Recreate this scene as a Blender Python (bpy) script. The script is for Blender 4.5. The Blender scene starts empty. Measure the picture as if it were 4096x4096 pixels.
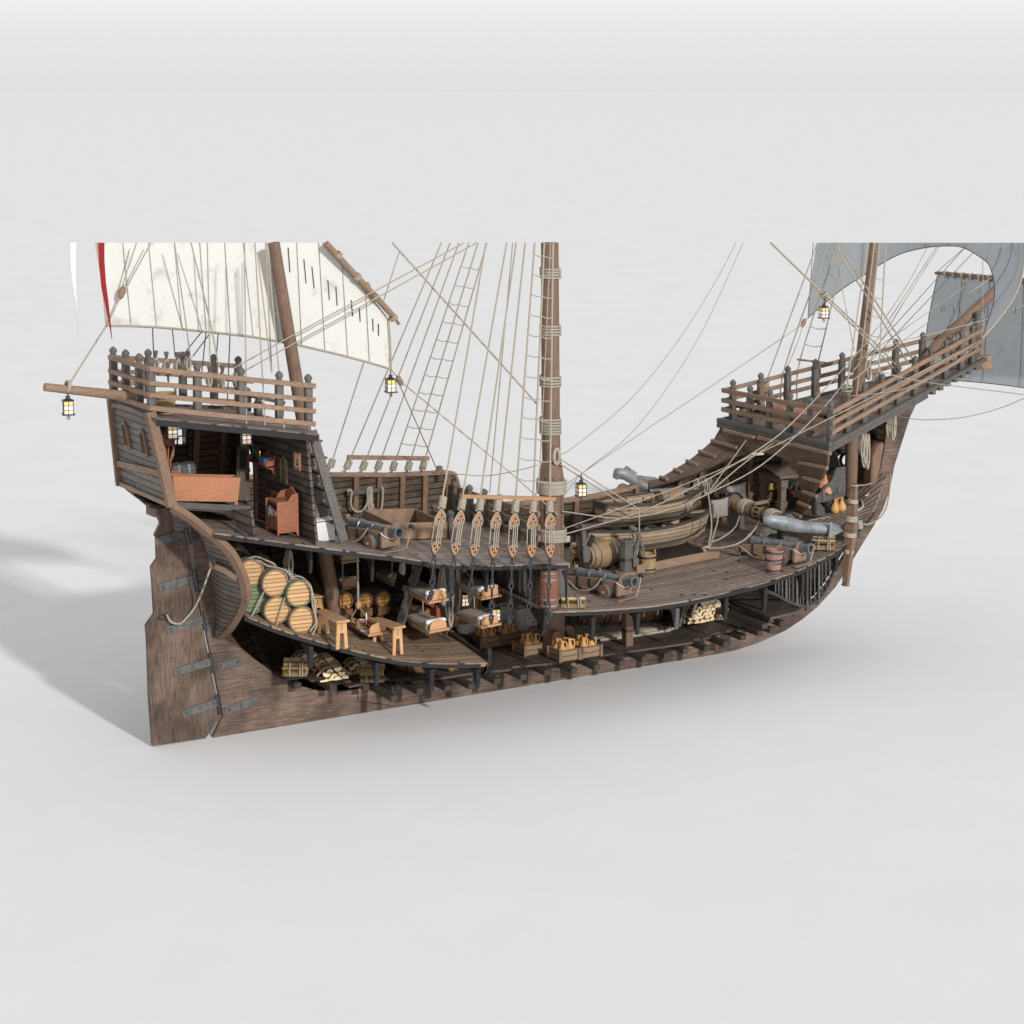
import bpy, bmesh, math, random
from mathutils import Vector, Matrix, Euler
random.seed(7)
V = Vector
scene = bpy.context.scene
COL = scene.collection
# ------------------------------------------------------------------ camera
FPX, PITCH, YAW, DIST = 8675.0, math.radians(11.2), math.radians(31.2), 46.0
R_ = V((math.cos(YAW), -math.sin(YAW), 0)); FH = V((math.sin(YAW), math.cos(YAW), 0)); ZZ = V((0, 0, 1))
FW = math.cos(PITCH) * FH - math.sin(PITCH) * ZZ
UP = math.sin(PITCH) * FH + math.cos(PITCH) * ZZ
def ray(u, v): return R_ * ((u - 2048) / FPX) - UP * ((v - 2048) / FPX) + FW
CAM = -ray(849, 2949) * DIST
def W(u, v, x=None, y=None, z=None):
    """point of the place seen at photo pixel (u, v) on the plane x=, y= or z="""
    q = ray(u, v)
    if x is not None: k = (x - CAM.x) / q.x
    elif y is not None: k = (y - CAM.y) / q.y
    else: k = (z - CAM.z) / q.z
    return CAM + q * k
def WN(u, v, p, n):
    q = ray(u, v); n = V(n); return CAM + q * ((V(p) - CAM).dot(n) / q.dot(n))
def WP(u, v, p):
    """point at pixel (u, v) in the upright plane through p that faces the camera"""
    return WN(u, v, p, FH)
def lerp(a, b, t): return a + (b - a) * t
def interp(tab, x):
    if x <= tab[0][0]: return tab[0][1]
    for (a, b), (c, d) in zip(tab, tab[1:]):
        if x <= c: return b + (d - b) * (x - a) / (c - a) if c > a else d
    return tab[-1][1]
cam_d = bpy.data.cameras.new('camera'); cam = bpy.data.objects.new('camera', cam_d); COL.objects.link(cam)
cam.matrix_world = Matrix.Translation(CAM) @ Matrix((R_, UP, -FW)).transposed().to_4x4()
cam_d.sensor_width = 36.0; cam_d.lens = 36.0 * FPX / 4096.0; cam_d.clip_start = 0.5; cam_d.clip_end = 6000
scene.camera = cam
# ------------------------------------------------------------------ mesh builder
def frame(d, up=ZZ):
    d = V(d).normalized(); s = d.cross(V(up))
    if s.length < 1e-4: s = d.cross(V((1, 0, 0)))
    s.normalize(); return d, s, s.cross(d).normalized()
class MB:
    def __init__(self): self.v = []; self.f = []
    def add(self, vs, fs):
        o = len(self.v); self.v += [V(p) for p in vs]; self.f += [tuple(i + o for i in f) for f in fs]; return self
    def hexa(self, a, b):  # two quads, a below b
        return self.add(list(a) + list(b), [(3, 2, 1, 0), (4, 5, 6, 7), (0, 1, 5, 4), (1, 2, 6, 5), (2, 3, 7, 6), (3, 0, 4, 7)])
    def box(self, c, s, R=None):
        c = V(c); x, y, z = s[0] / 2, s[1] / 2, s[2] / 2
        P = [V(p) for p in ((-x, -y, -z), (x, -y, -z), (x, y, -z), (-x, y, -z), (-x, -y, z), (x, -y, z), (x, y, z), (-x, y, z))]
        if R is not None: P = [R @ p for p in P]
        P = [p + c for p in P]; return self.hexa(P[:4], P[4:])
    def beam(self, p0, p1, w, h, up=ZZ, w1=None, h1=None):
        p0, p1 = V(p0), V(p1); d, s, t = frame(p1 - p0, up); w1 = w if w1 is None else w1; h1 = h if h1 is None else h1
        q = lambda p, w, h: [p - s * w / 2 - t * h / 2, p + s * w / 2 - t * h / 2, p + s * w / 2 + t * h / 2, p - s * w / 2 + t * h / 2]
        return self.hexa(q(p0, w, h), q(p1, w1, h1))
    def path_beam(self, pts, w, h, up=ZZ):
        pts = [V(p) for p in pts]; n = len(pts); rows = []
        for i, p in enumerate(pts):
            d, s, t = frame(pts[min(i + 1, n - 1)] - pts[max(i - 1, 0)], up)
            rows.append([p - s * w / 2 - t * h / 2, p + s * w / 2 - t * h / 2, p + s * w / 2 + t * h / 2, p - s * w / 2 + t * h / 2])
        return self.rings(rows)
    def rings(self, rows, caps=True, closed=False):
        n = len(rows[0]); m = len(rows); fs = []
        for i in range(m if closed else m - 1):
            j = (i + 1) % m
            for k in range(n):
                l = (k + 1) % n; fs.append((i * n + k, i * n + l, j * n + l, j * n + k))
        if caps and not closed: fs.append(tuple(reversed(range(n)))); fs.append(tuple((m - 1) * n + k for k in range(n)))
        return self.add([p for r in rows for p in r], fs)
    def tube(self, pts, r, n=7, closed=False, caps=True):
        pts = [V(p) for p in pts]; m = len(pts); rows = []; prev = None
        for i, p in enumerate(pts):
            if closed: d = pts[(i + 1) % m] - pts[i - 1]
            else: d = pts[min(i + 1, m - 1)] - pts[max(i - 1, 0)]
            if d.length < 1e-7: d = V((0, 0, 1))
            d.normalize()
            if prev is None:
                s = d.cross(ZZ)
                if s.length < .05: s = d.cross(V((0, 1, 0)))
            else: s = prev - d * prev.dot(d)
            if s.length < 1e-5: s = d.orthogonal()
            s.normalize(); prev = s; t = d.cross(s); rr = r[i] if isinstance(r, (list, tuple)) else r
            rows.append([p + (s * math.cos(2 * math.pi * k / n) + t * math.sin(2 * math.pi * k / n)) * rr for k in range(n)])
        return self.rings(rows, caps, closed)
    def lathe(self, prof, base=(0, 0, 0), axis=(0, 0, 1), n=16, caps=True):
        d, s, t = frame(axis, V((0, 1, 0)) if abs(V(axis).normalized().y) < .9 else ZZ); base = V(base)
        rows = [[base + d * z + (s * math.cos(2 * math.pi * k / n) + t * math.sin(2 * math.pi * k / n)) * max(r, 1e-4) for k in range(n)] for r, z in prof]
        return self.rings(rows, caps)
    def prism(self, poly, vec):
        poly = [V(p) for p in poly]; vec = V(vec); n = len(poly)
        return self.add(poly + [p + vec for p in poly], [tuple(range(n)), tuple(reversed(range(n, 2 * n)))] + [(i + n, (i + 1) % n + n, (i + 1) % n, i) for i in range(n)])
    def grid(self, rows):
        n = len(rows[0]); m = len(rows)
        return self.add([p for r in rows for p in r], [(i * n + k, i * n + k + 1, (i + 1) * n + k + 1, (i + 1) * n + k) for i in range(m - 1) for k in range(n - 1)])
    def slab(self, rows, off):
        """grid with thickness: off is a vector or function(point)"""
        n = len(rows[0]); m = len(rows); A = [V(p) for r in rows for p in r]
        B = [p + (off(p) if callable(off) else V(off)) for p in A]; N = n * m; fs = []
        for i in range(m - 1):
            for k in range(n - 1):
                a, b, c, d = i * n + k, i * n + k + 1, (i + 1) * n + k + 1, (i + 1) * n + k
                fs += [(a, b, c, d), (d + N, c + N, b + N, a + N)]
        loop = [k for k in range(n)] + [i * n + n - 1 for i in range(1, m)] + [(m - 1) * n + k for k in range(n - 2, -1, -1)] + [i * n for i in range(m - 2, 0, -1)]
        for a, b in zip(loop, loop[1:] + loop[:1]): fs.append((b, a, a + N, b + N))
        return self.add(A + B, fs)
    def sphere(self, c, r, n=10, sc=(1, 1, 1)):
        prof = [(r * math.sin(math.pi * i / (n // 2 + 1)), -r * math.cos(math.pi * i / (n // 2 + 1))) for i in range(n // 2 + 2)]
        o = len(self.v); self.lathe(prof, (0, 0, 0), n=n); c = V(c)
        for i in range(o, len(self.v)): p = self.v[i]; self.v[i] = V((p.x * sc[0], p.y * sc[1], p.z * sc[2])) + c
        return self
    def xf(self, M, start=0):
        for i in range(start, len(self.v)): self.v[i] = M @ self.v[i]
        return self
    def build(self, name, mat, parent=None, bevel=0.0, sharp=35, label=None, kind=None, smooth=True):
        me = bpy.data.meshes.new(name); M = INV.get(parent.name) if parent is not None else None
        me.from_pydata([tuple(M @ p) if M is not None else tuple(p) for p in self.v], [], self.f)
        bm = bmesh.new(); bm.from_mesh(me)
        bmesh.ops.recalc_face_normals(bm, faces=bm.faces)
        if bevel:
            ed = [e for e in bm.edges if len(e.link_faces) == 2 and e.calc_face_angle(0) > math.radians(40)]
            bmesh.ops.bevel(bm, geom=ed, offset=bevel, segments=1, affect='EDGES', profile=.5, clamp_overlap=True)
        bm.to_mesh(me); bm.free()
        if smooth:
            me.polygons.foreach_set('use_smooth', [True] * len(me.polygons))
            me.set_sharp_from_angle(angle=math.radians(sharp))
        me.materials.append(mat)
        o = bpy.data.objects.new(name, me); COL.objects.link(o)
        if parent is not None: o.parent = parent; INV[o.name] = INV.get(parent.name, Matrix())
        if label: o['label'] = label
        if kind: o['kind'] = kind
        return o
INV = {}
def thing(name, label, cat, loc=(0, 0, 0), rotz=0.0, group=None):
    o = bpy.data.objects.new(name, None); COL.objects.link(o); o.location = V(loc); o.rotation_euler = (0, 0, rotz)
    o.empty_display_size = .2
    INV[o.name] = (Matrix.Translation(V(loc)) @ Matrix.Rotation(rotz, 4, 'Z')).inverted()
    o['label'] = label; o['category'] = cat
    if group: o['group'] = group
    return o
def tag(o, label, cat, group=None, kind=None):
    o['label'] = label; o['category'] = cat
    if group: o['group'] = group
    if kind: o['kind'] = kind
    return o
def dup(root, loc, rot=None, label=None, group=None, scale=None):
    def cp(o, par):
        c = o.copy(); COL.objects.link(c)
        if par is not None: c.parent = par
        for ch in list(o.children): cp(ch, c)
        return c
    r = cp(root, None); r.location = V(loc)
    if rot is not None: r.rotation_euler = rot if not isinstance(rot, (int, float)) else (0, 0, rot)
    if scale: r.scale = (scale,) * 3 if isinstance(scale, (int, float)) else scale
    if label: r['label'] = label
    if group: r['group'] = group
    return r
def bez(pts, n=8):
    """smooth Catmull-Rom line through points"""
    pts = [V(p) for p in pts]; out = []; P = [pts[0] * 2 - pts[1]] + pts + [pts[-1] * 2 - pts[-2]]
    for i in range(1, len(P) - 2):
        a, b, c, d = P[i - 1:i + 3]
        for k in range(n):
            t = k / n; out.append(.5 * ((2 * b) + (c - a) * t + (2 * a - 5 * b + 4 * c - d) * t * t + (3 * b - a - 3 * c + d) * t ** 3))
    return out + [pts[-1]]
def sagline(a, b, sag, n=16):
    a, b = V(a), V(b); return [a.lerp(b, i / n) - ZZ * sag * 4 * (i / n) * (1 - i / n) for i in range(n + 1)]
def cut(o, cutter):
    """carve an opening out of a mesh object, the cutter is removed again"""
    me = bpy.data.meshes.new('cutter'); me.from_pydata([tuple(p) for p in cutter.v], [], cutter.f)
    bm = bmesh.new(); bm.from_mesh(me); bmesh.ops.recalc_face_normals(bm, faces=bm.faces); bm.to_mesh(me); bm.free()
    c = bpy.data.objects.new('cutter', me); COL.objects.link(c)
    m = o.modifiers.new('cut', 'BOOLEAN'); m.operation = 'DIFFERENCE'; m.object = c; m.solver = 'EXACT'
    bpy.context.view_layer.update(); dg = bpy.context.evaluated_depsgraph_get()
    new = bpy.data.meshes.new_from_object(o.evaluated_get(dg)); o.modifiers.remove(m); o.data = new
    bpy.data.objects.remove(c)
# ------------------------------------------------------------------ materials
def srgb(r, g, b):
    f = lambda c: (c / 255 / 12.92) if c / 255 < .04045 else ((c / 255 + .055) / 1.055) ** 2.4
    return (f(r), f(g), f(b), 1)
class NT:
    def __init__(self, name):
        self.m = bpy.data.materials.new(name); self.m.use_nodes = True; self.t = self.m.node_tree; self.n = self.t.nodes; self.l = self.t.links
        self.b = self.n['Principled BSDF']; self.tc = self.n.new('ShaderNodeTexCoord').outputs['Object']
    def new(self, t, **k):
        x = self.n.new(t)
        for a, b in k.items(): setattr(x, a, b)
        return x
    def con(self, a, b):
        if isinstance(a, (int, float)): b.default_value = a
        elif isinstance(a, tuple): b.default_value = a
        else: self.l.new(a, b)
    def math(self, op, a, b=0.0, clamp=False):
        x = self.new('ShaderNodeMath', operation=op, use_clamp=clamp); self.con(a, x.inputs[0]); self.con(b, x.inputs[1]); return x.outputs[0]
    def mix(self, f, a, b, mode='MIX'):
        x = self.new('ShaderNodeMix', data_type='RGBA', blend_type=mode); self.con(f, x.inputs[0]); self.con(a, x.inputs[6]); self.con(b, x.inputs[7]); return x.outputs[2]
    def noise(self, scale, sc=(1, 1, 1), detail=5.0, rough=.6, vec=None):
        mp = self.new('ShaderNodeMapping'); self.l.new(vec or self.tc, mp.inputs[0]); mp.inputs['Scale'].default_value = sc
        x = self.new('ShaderNodeTexNoise'); self.l.new(mp.outputs[0], x.inputs['Vector']); x.inputs['Scale'].default_value = scale
        x.inputs['Detail'].default_value = detail; x.inputs['Roughness'].default_value = rough; return x.outputs[0]
    def ramp(self, f, a, b):  # smoothstep remap to 0..1
        x = self.new('ShaderNodeMapRange', interpolation_type='SMOOTHSTEP'); self.con(f, x.inputs[0]); x.inputs[1].default_value = a; x.inputs[2].default_value = b; return x.outputs[0]
    def bump(self, h, s, d=.02):
        x = self.new('ShaderNodeBump'); x.inputs['Strength'].default_value = s; x.inputs['Distance'].default_value = d; self.con(h, x.inputs['Height']); self.l.new(x.outputs[0], self.b.inputs['Normal'])
def wood(name, light, dark, grain='X', gs_=1.0, plank=None, rough=.62, seam=.22, var=.35, bump=.35, stain=.5, lo=.36, hi=.66):
    gs = gs_ * 3.0; dark = tuple(lerp(d, l, .22) for d, l in zip(dark, light)); t = NT(name); sc = {'X': (.45, 7, 7), 'Y': (7, .45, 7), 'Z': (7, 7, .45)}[grain]
    f1 = t.noise(2.6 * gs, sc, 7, .68); f2 = t.noise(1.3 * gs_, (1, 1, 1), 4, .6); f3 = t.noise(5 * gs, sc, 3, .7)
    col = t.mix(t.ramp(f1, lo - .06, hi + .08), dark, light)
    if stain > .7: f2 = t.ramp(f2, .3, .68)
    g = t.math('MULTIPLY_ADD', f2, stain * (2 if stain <= .7 else 1.0)); t.n[-1].inputs[2].default_value = 1.0 - stain * (1 if stain <= .7 else .6)
    col = t.mix(1.0, col, g, 'MULTIPLY')
    col = t.mix(t.math('MULTIPLY', t.ramp(f3, .54, .7), .5), col, tuple(c * .3 for c in dark[:3]) + (1,))
    h = f1
    if plank:
        sep = t.new('ShaderNodeSeparateXYZ'); t.l.new(t.tc, sep.inputs[0]); O = {'X': 0, 'Y': 1, 'Z': 2}
        va, ua, w, L = plank
        v = t.math('DIVIDE', sep.outputs[O[va]], w); idv = t.math('FLOOR', v); fv = t.math('FRACT', v)
        wn = t.new('ShaderNodeTexWhiteNoise', noise_dimensions='1D'); t.l.new(idv, wn.inputs[1])
        u = t.math('ADD', t.math('DIVIDE', sep.outputs[O[ua]], L), t.math('MULTIPLY', wn.outputs[0], 7.3)); fu = t.math('FRACT', u)
        wn2 = t.new('ShaderNodeTexWhiteNoise', noise_dimensions='1D'); t.l.new(t.math('ADD', t.math('MULTIPLY', idv, 13.7), t.math('FLOOR', u)), wn2.inputs[1])
        e = t.math('MINIMUM', fv, t.math('SUBTRACT', 1.0, fv)); l1 = t.ramp(e, .05, .15)
        e2 = t.math('MINIMUM', fu, t.math('SUBTRACT', 1.0, fu)); l2 = t.ramp(e2, .002, .008)
        ln = t.math('MULTIPLY', l1, l2)
        tone = t.math('MULTIPLY_ADD', wn2.outputs[0], 2 * var); t.n[-1].inputs[2].default_value = 1 - var
        col = t.mix(1.0, col, tone, 'MULTIPLY')
        sm = t.math('MULTIPLY_ADD', ln, 1 - seam); t.n[-1].inputs[2].default_value = seam
        col = t.mix(1.0, col, sm, 'MULTIPLY'); h = t.math('ADD', t.math('MULTIPLY', f1, .35), ln)
    t.l.new(col, t.b.inputs['Base Color']); t.b.inputs['Roughness'].default_value = rough; t.b.inputs['Specular IOR Level'].default_value = .3
    t.bump(h, bump, .02); return t.m
def plain(name, c, rough=.6, metal=0.0, var=.25, scale=6.0, bump=0.0, spec=.4, c2=None):
    t = NT(name); f = t.noise(scale, (1, 1, 1), 5, .65)
    d = c2 or tuple(x * (1 - var) for x in c[:3]) + (1,)
    t.l.new(t.mix(t.ramp(f, .35, .65), d, c), t.b.inputs['Base Color'])
    t.b.inputs['Roughness'].default_value = rough; t.b.inputs['Metallic'].default_value = metal; t.b.inputs['Specular IOR Level'].default_value = spec
    if bump: t.bump(f, bump, .02)
    return t.m
def emit(name, c, s):
    t = NT(name); t.b.inputs['Base Color'].default_value = c; t.b.inputs['Emission Color'].default_value = c; t.b.inputs['Emission Strength'].default_value = s; t.b.inputs['Roughness'].default_value = .35; return t.m
M = {}
BR_L, BR_D = srgb(150, 122, 104), srgb(72, 56, 47)
M['keel'] = wood('keel_wood', srgb(130, 109, 95), srgb(60, 49, 42), 'X', .7, stain=.9, bump=.2)
M['rudder'] = wood('rudder_wood', srgb(128, 107, 93), srgb(56, 46, 39), 'Z', .7, stain=.95, bump=.2)
M['ramp'] = wood('brown_ramp_planks', srgb(122, 102, 86), srgb(70, 56, 47), 'Y', .8, stain=.45, bump=.12)
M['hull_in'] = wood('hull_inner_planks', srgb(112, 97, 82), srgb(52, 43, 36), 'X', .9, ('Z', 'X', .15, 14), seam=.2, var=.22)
M['hull_low_shade'] = wood('shade_darkened_hull_planks', srgb(74, 62, 52), srgb(36, 30, 26), 'X', .9, ('Z', 'X', .155, 3.1), seam=.3)  # darker copy of the hull wood, the hold's shade put into the colour
M['timber'] = wood('dark_floor_timber', srgb(86, 78, 72), srgb(46, 41, 38), 'Y', 1.0, stain=.4)
M['transom'] = wood('grey_planks', srgb(128, 124, 116), srgb(76, 73, 68), 'Y', .9, ('Z', 'Y', .15, 2.6), seam=.3, var=.2, stain=.35)
M['tuck'] = wood('grey_brown_planks', srgb(120, 110, 102), srgb(72, 64, 58), 'Y', .9, ('Z', 'Y', .115, 2.6), seam=.25, var=.25, stain=.4)
M['bulkhead'] = wood('bulkhead_planks', srgb(112, 102, 96), srgb(58, 50, 46), 'Y', .9, ('Z', 'Y', .15, 2.2), seam=.25)
M['bulkhead_v'] = wood('upright_bulkhead_planks', srgb(120, 106, 94), srgb(62, 53, 46), 'Z', .9, ('Y', 'Z', .13, 3.0), seam=.3)
M['deck'] = wood('deck_planks', srgb(166, 149, 137), srgb(88, 76, 70), 'X', .9, ('Y', 'X', .135, 6), seam=.1, var=.25, stain=.35, rough=.5)
M['lowdeck'] = wood('worn_deck_planks', srgb(176, 152, 128), srgb(96, 78, 64), 'X', 1.1, ('Y', 'X', .1, 3.4), seam=.16, var=.3, stain=.35)
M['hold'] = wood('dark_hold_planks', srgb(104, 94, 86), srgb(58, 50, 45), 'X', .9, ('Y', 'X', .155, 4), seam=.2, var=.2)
M['deadeye'] = wood('deadeye_wood', srgb(192, 148, 112), srgb(146, 106, 78), 'Z', 1.8, stain=.2)
M['poopdeck'] = wood('poop_planks', srgb(150, 134, 124), srgb(92, 80, 76), 'X', .9, ('Y', 'X', .13, 3.4), seam=.3, var=.25)
M['trim'] = wood('brown_trim', srgb(170, 141, 118), srgb(108, 86, 71), 'X', 1.2, stain=.35)
M['trim_y'] = wood('brown_trim_cross', srgb(164, 136, 115), srgb(104, 83, 69), 'Y', 1.2, stain=.35)
M['trim_z'] = wood('brown_trim_upright', srgb(150, 121, 100), srgb(92, 71, 58), 'Z', 1.2, stain=.35)
M['mast'] = wood('mast_wood', srgb(148, 121, 103), srgb(88, 69, 58), 'Z', 1.3, stain=.35)
M['grey'] = wood('grey_post_wood', srgb(122, 117, 112), srgb(66, 62, 59), 'Z', 1.4, stain=.35)
M['grey_x'] = wood('grey_beam_wood', srgb(112, 108, 104), srgb(60, 57, 55), 'X', 1.2, stain=.35)
M['black_wood'] = wood('black_tarred_wood', srgb(52, 50, 50), srgb(26, 25, 25), 'X', 1.2, stain=.35)
M['orange'] = wood('orange_furniture_wood', srgb(196, 138, 102), srgb(150, 98, 70), 'X', 1.6, stain=.2, bump=.15)
M['orange_z'] = wood('brown_furniture_wood', srgb(176, 116, 88), srgb(118, 72, 52), 'X', 1.6, stain=.2, bump=.15)
M['pale'] = wood('pale_bench_wood', srgb(214, 172, 134), srgb(170, 128, 96), 'Y', 1.8, stain=.18, bump=.12)
M['pale_z'] = wood('pale_board_wood', srgb(226, 180, 132), srgb(184, 136, 92), 'Z', 1.8, stain=.18, bump=.12)
M['barrel'] = wood('barrel_staves', srgb(178, 148, 112), srgb(112, 86, 62), 'X', 1.4, stain=.3)
M['barrel_dark'] = wood('dark_barrel_staves', srgb(140, 104, 70), srgb(84, 58, 38), 'X', 1.4, stain=.3)
M['barrel_red'] = wood('red_barrel_staves', srgb(156, 106, 82), srgb(100, 66, 52), 'Z', 1.4, stain=.3)
M['head'] = wood('barrel_head', srgb(230, 188, 138), srgb(188, 146, 98), 'Z', 1.4, ('Y', 'Z', .085, 9), seam=.35, var=.12, stain=.2)
M['head_gold'] = wood('golden_barrel_head', srgb(200, 150, 84), srgb(150, 104, 52), 'Z', 1.4, ('Y', 'Z', .085, 9), seam=.35, var=.12, stain=.2)
M['green'] = wood('green_painted_wood', srgb(134, 152, 114), srgb(100, 116, 84), 'Z', 1.4, ('Y', 'Z', .085, 9), seam=.4, var=.1, stain=.2)
M['boat'] = wood('boat_planks', srgb(196, 174, 148), srgb(138, 118, 98), 'X', 1.2, ('Z', 'X', .1, 30), seam=.45, var=.1, stain=.25)
M['boat_dark'] = wood('dark_boat_trim', srgb(86, 77, 69), srgb(46, 40, 36), 'X', 1.4)
M['crate'] = wood('crate_boards', srgb(176, 148, 118), srgb(112, 90, 70), 'X', 1.6, ('Z', 'X', .125, 9), seam=.4, var=.1, stain=.25)
M['log_bark'] = wood('log_bark', srgb(166, 138, 98), srgb(104, 82, 58), 'Y', 1.5)
M['log_end'] = plain('cut_log_face', srgb(248, 224, 180), .7, var=.2, scale=9)
M['iron'] = plain('dark_iron', srgb(92, 94, 98), .42, .75, .35, 7, .1)
M['strap'] = plain('strap_iron', srgb(118, 118, 116), .5, .55, .35, 5, .1)
M['gun'] = plain('gun_metal', srgb(126, 130, 134), .36, .5, .35, 6, .05)
M['anchor'] = plain('worn_anchor_steel', srgb(152, 156, 159), .5, .25, .45, 3, .08)
M['rim'] = plain('bright_rim_iron', srgb(170, 174, 178), .35, .8, .25, 6)
def rope_mat(name, a, b, s=38):
    t = NT(name); w = t.new('ShaderNodeTexWave', wave_type='BANDS', bands_direction='DIAGONAL'); t.l.new(t.tc, w.inputs[0])
    w.inputs['Scale'].default_value = s; w.inputs['Distortion'].default_value = 2.5
    f = t.ramp(t.math('ADD', t.math('MULTIPLY', w.outputs[1], .6), t.math('MULTIPLY', t.noise(30), .4)), .28, .6)
    t.l.new(t.mix(f, b, a), t.b.inputs['Base Color']); t.b.inputs['Roughness'].default_value = .8; t.b.inputs['Specular IOR Level'].default_value = .15
    t.bump(w.outputs[1], .5, .01); return t.m
M['rope'] = rope_mat('pale_rope', srgb(212, 203, 186), srgb(112, 100, 84))
M['rope_dark'] = rope_mat('tarred_rope', srgb(120, 116, 110), srgb(60, 57, 54))
M['rope_big'] = rope_mat('thick_cable', srgb(218, 208, 190), srgb(96, 86, 72), 16)
def canvas(name, c, d, s=1.0):
    t = NT(name); f = t.noise(2.2 * s, (1, 1, 1), 7, .68); g = t.noise(60, (1, 1, 1), 2, .5)
    col = t.mix(t.math('MULTIPLY', t.ramp(f, .52, .72), .75), c, d)
    col = t.mix(t.math('MULTIPLY', t.ramp(g, .35, .7), .25), col, tuple(x * .75 for x in c[:3]) + (1,))
    t.l.new(col, t.b.inputs['Base Color']); t.b.inputs['Roughness'].default_value = .9; t.b.inputs['Specular IOR Level'].default_value = .05; t.bump(g, .2, .004); return t.m
M['canvas'] = canvas('white_canvas', srgb(220, 219, 213), srgb(178, 175, 168))
M['canvas_shade'] = canvas('shade_toned_canvas', srgb(190, 196, 200), srgb(158, 164, 170))  # greyer copy of the white canvas, shade on the fore sails painted in
M['seam'] = plain('canvas_seam', srgb(160, 157, 150), .9)
M['reef'] = plain('reef_point', srgb(78, 74, 70), .9)
M['red'] = plain('red_pennant_cloth', srgb(150, 36, 40), .85, var=.2, scale=30)
M['white_cloth'] = plain('white_cloth', srgb(240, 240, 242), .9, var=.08, scale=30, bump=.15)
M['quilt'] = canvas('white_quilted_cloth', srgb(238, 236, 234), srgb(170, 166, 164), 12)
M['blanket'] = wood('grey_blanket', srgb(206, 200, 186), srgb(120, 112, 100), 'Y', 2.2, stain=.2, bump=.5)
M['sack'] = plain('grey_sack_cloth', srgb(204, 200, 194), .95, var=.3, scale=25, bump=.3)
M['sack_dark'] = plain('grey_brown_sack_cloth', srgb(168, 160, 152), .95, var=.3, scale=25, bump=.3)
M['jug'] = plain('ochre_pottery', srgb(224, 174, 108), .5, var=.14, scale=5)
M['belfry'] = wood('belfry_wood', srgb(146, 130, 114), srgb(86, 74, 64), 'Z', 1.2, stain=.35)
M['lamp_iron'] = plain('lantern_iron', srgb(88, 92, 98), .45, .6, .2)
M['glow_y'] = emit('amber_pane', srgb(248, 210, 122), .38); M['glow_w'] = emit('white_pane', srgb(252, 246, 238), .6); M['glow_p'] = emit('peach_pane', srgb(250, 216, 182), .48)
M['brass'] = plain('bell_brass', srgb(214, 186, 110), .25, .9, .2)
M['copper'] = plain('copper_hood', srgb(240, 172, 128), .35, .2, .25, 3)
M['tub_metal'] = plain('dull_zinc', srgb(124, 126, 126), .5, .5, .25)
M['glass_g'] = plain('green_bottle', srgb(22, 92, 40), .15); M['glass_r'] = plain('red_bottle', srgb(176, 36, 60), .15); M['glass_b'] = plain('blue_bottle', srgb(30, 44, 92), .15)
M['wax'] = plain('candle_wax', srgb(244, 238, 220), .5, var=.05); M['flame'] = emit('candle_flame', srgb(255, 220, 110), 1.5)
M['pink'] = plain('pink_bowl', srgb(226, 160, 160), .4, var=.1); M['plate'] = plain('white_plate', srgb(226, 230, 238), .3, var=.05)
M['mug'] = wood('wooden_mug', srgb(176, 140, 104), srgb(120, 88, 62), 'Z', 2)
M['redbox'] = wood('red_chest_wood', srgb(172, 102, 82), srgb(120, 66, 52), 'X', 1.5)
M['pinkwood'] = wood('reddish_bucket_staves', srgb(184, 146, 130), srgb(120, 90, 80), 'Z', 1.8)
M['bucket'] = wood('bucket_staves', srgb(198, 172, 130), srgb(124, 98, 70), 'Z', 1.8)
M['book'] = plain('blue_box_card', srgb(128, 150, 186), .6); M['paper'] = plain('print_paper', srgb(206, 202, 186), .8, var=.12); M['ink'] = plain('print_ink', srgb(80, 80, 78), .8)
M['paint_dark'] = plain('dark_painting', srgb(46, 40, 32), .4, var=.4); M['skin'] = plain('painted_face', srgb(206, 176, 138), .5); M['black'] = plain('hole_shade_black', srgb(14, 13, 13), .8)  # the black colour stands in for shade inside holes
M['chest'] = plain('grey_trunk_leather', srgb(98, 104, 106), .5, .2, .4, 9, .2); M['stone'] = plain('ballast_stone', srgb(120, 116, 108), .9, var=.4, scale=5, bump=.3)
M['coal'] = plain('dark_stone_heap', srgb(64, 61, 57), .9, var=.5, scale=6, bump=.6)
M['ember'] = emit('glowing_embers', srgb(190, 40, 50), .6)
M['glass_pane'] = plain('dark_window_glass', srgb(58, 60, 62), .12, var=.2)
M['floor'] = plain('studio_floor', (.83, .83, .836, 1), .9, var=.02, scale=.3, spec=.1)
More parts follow.
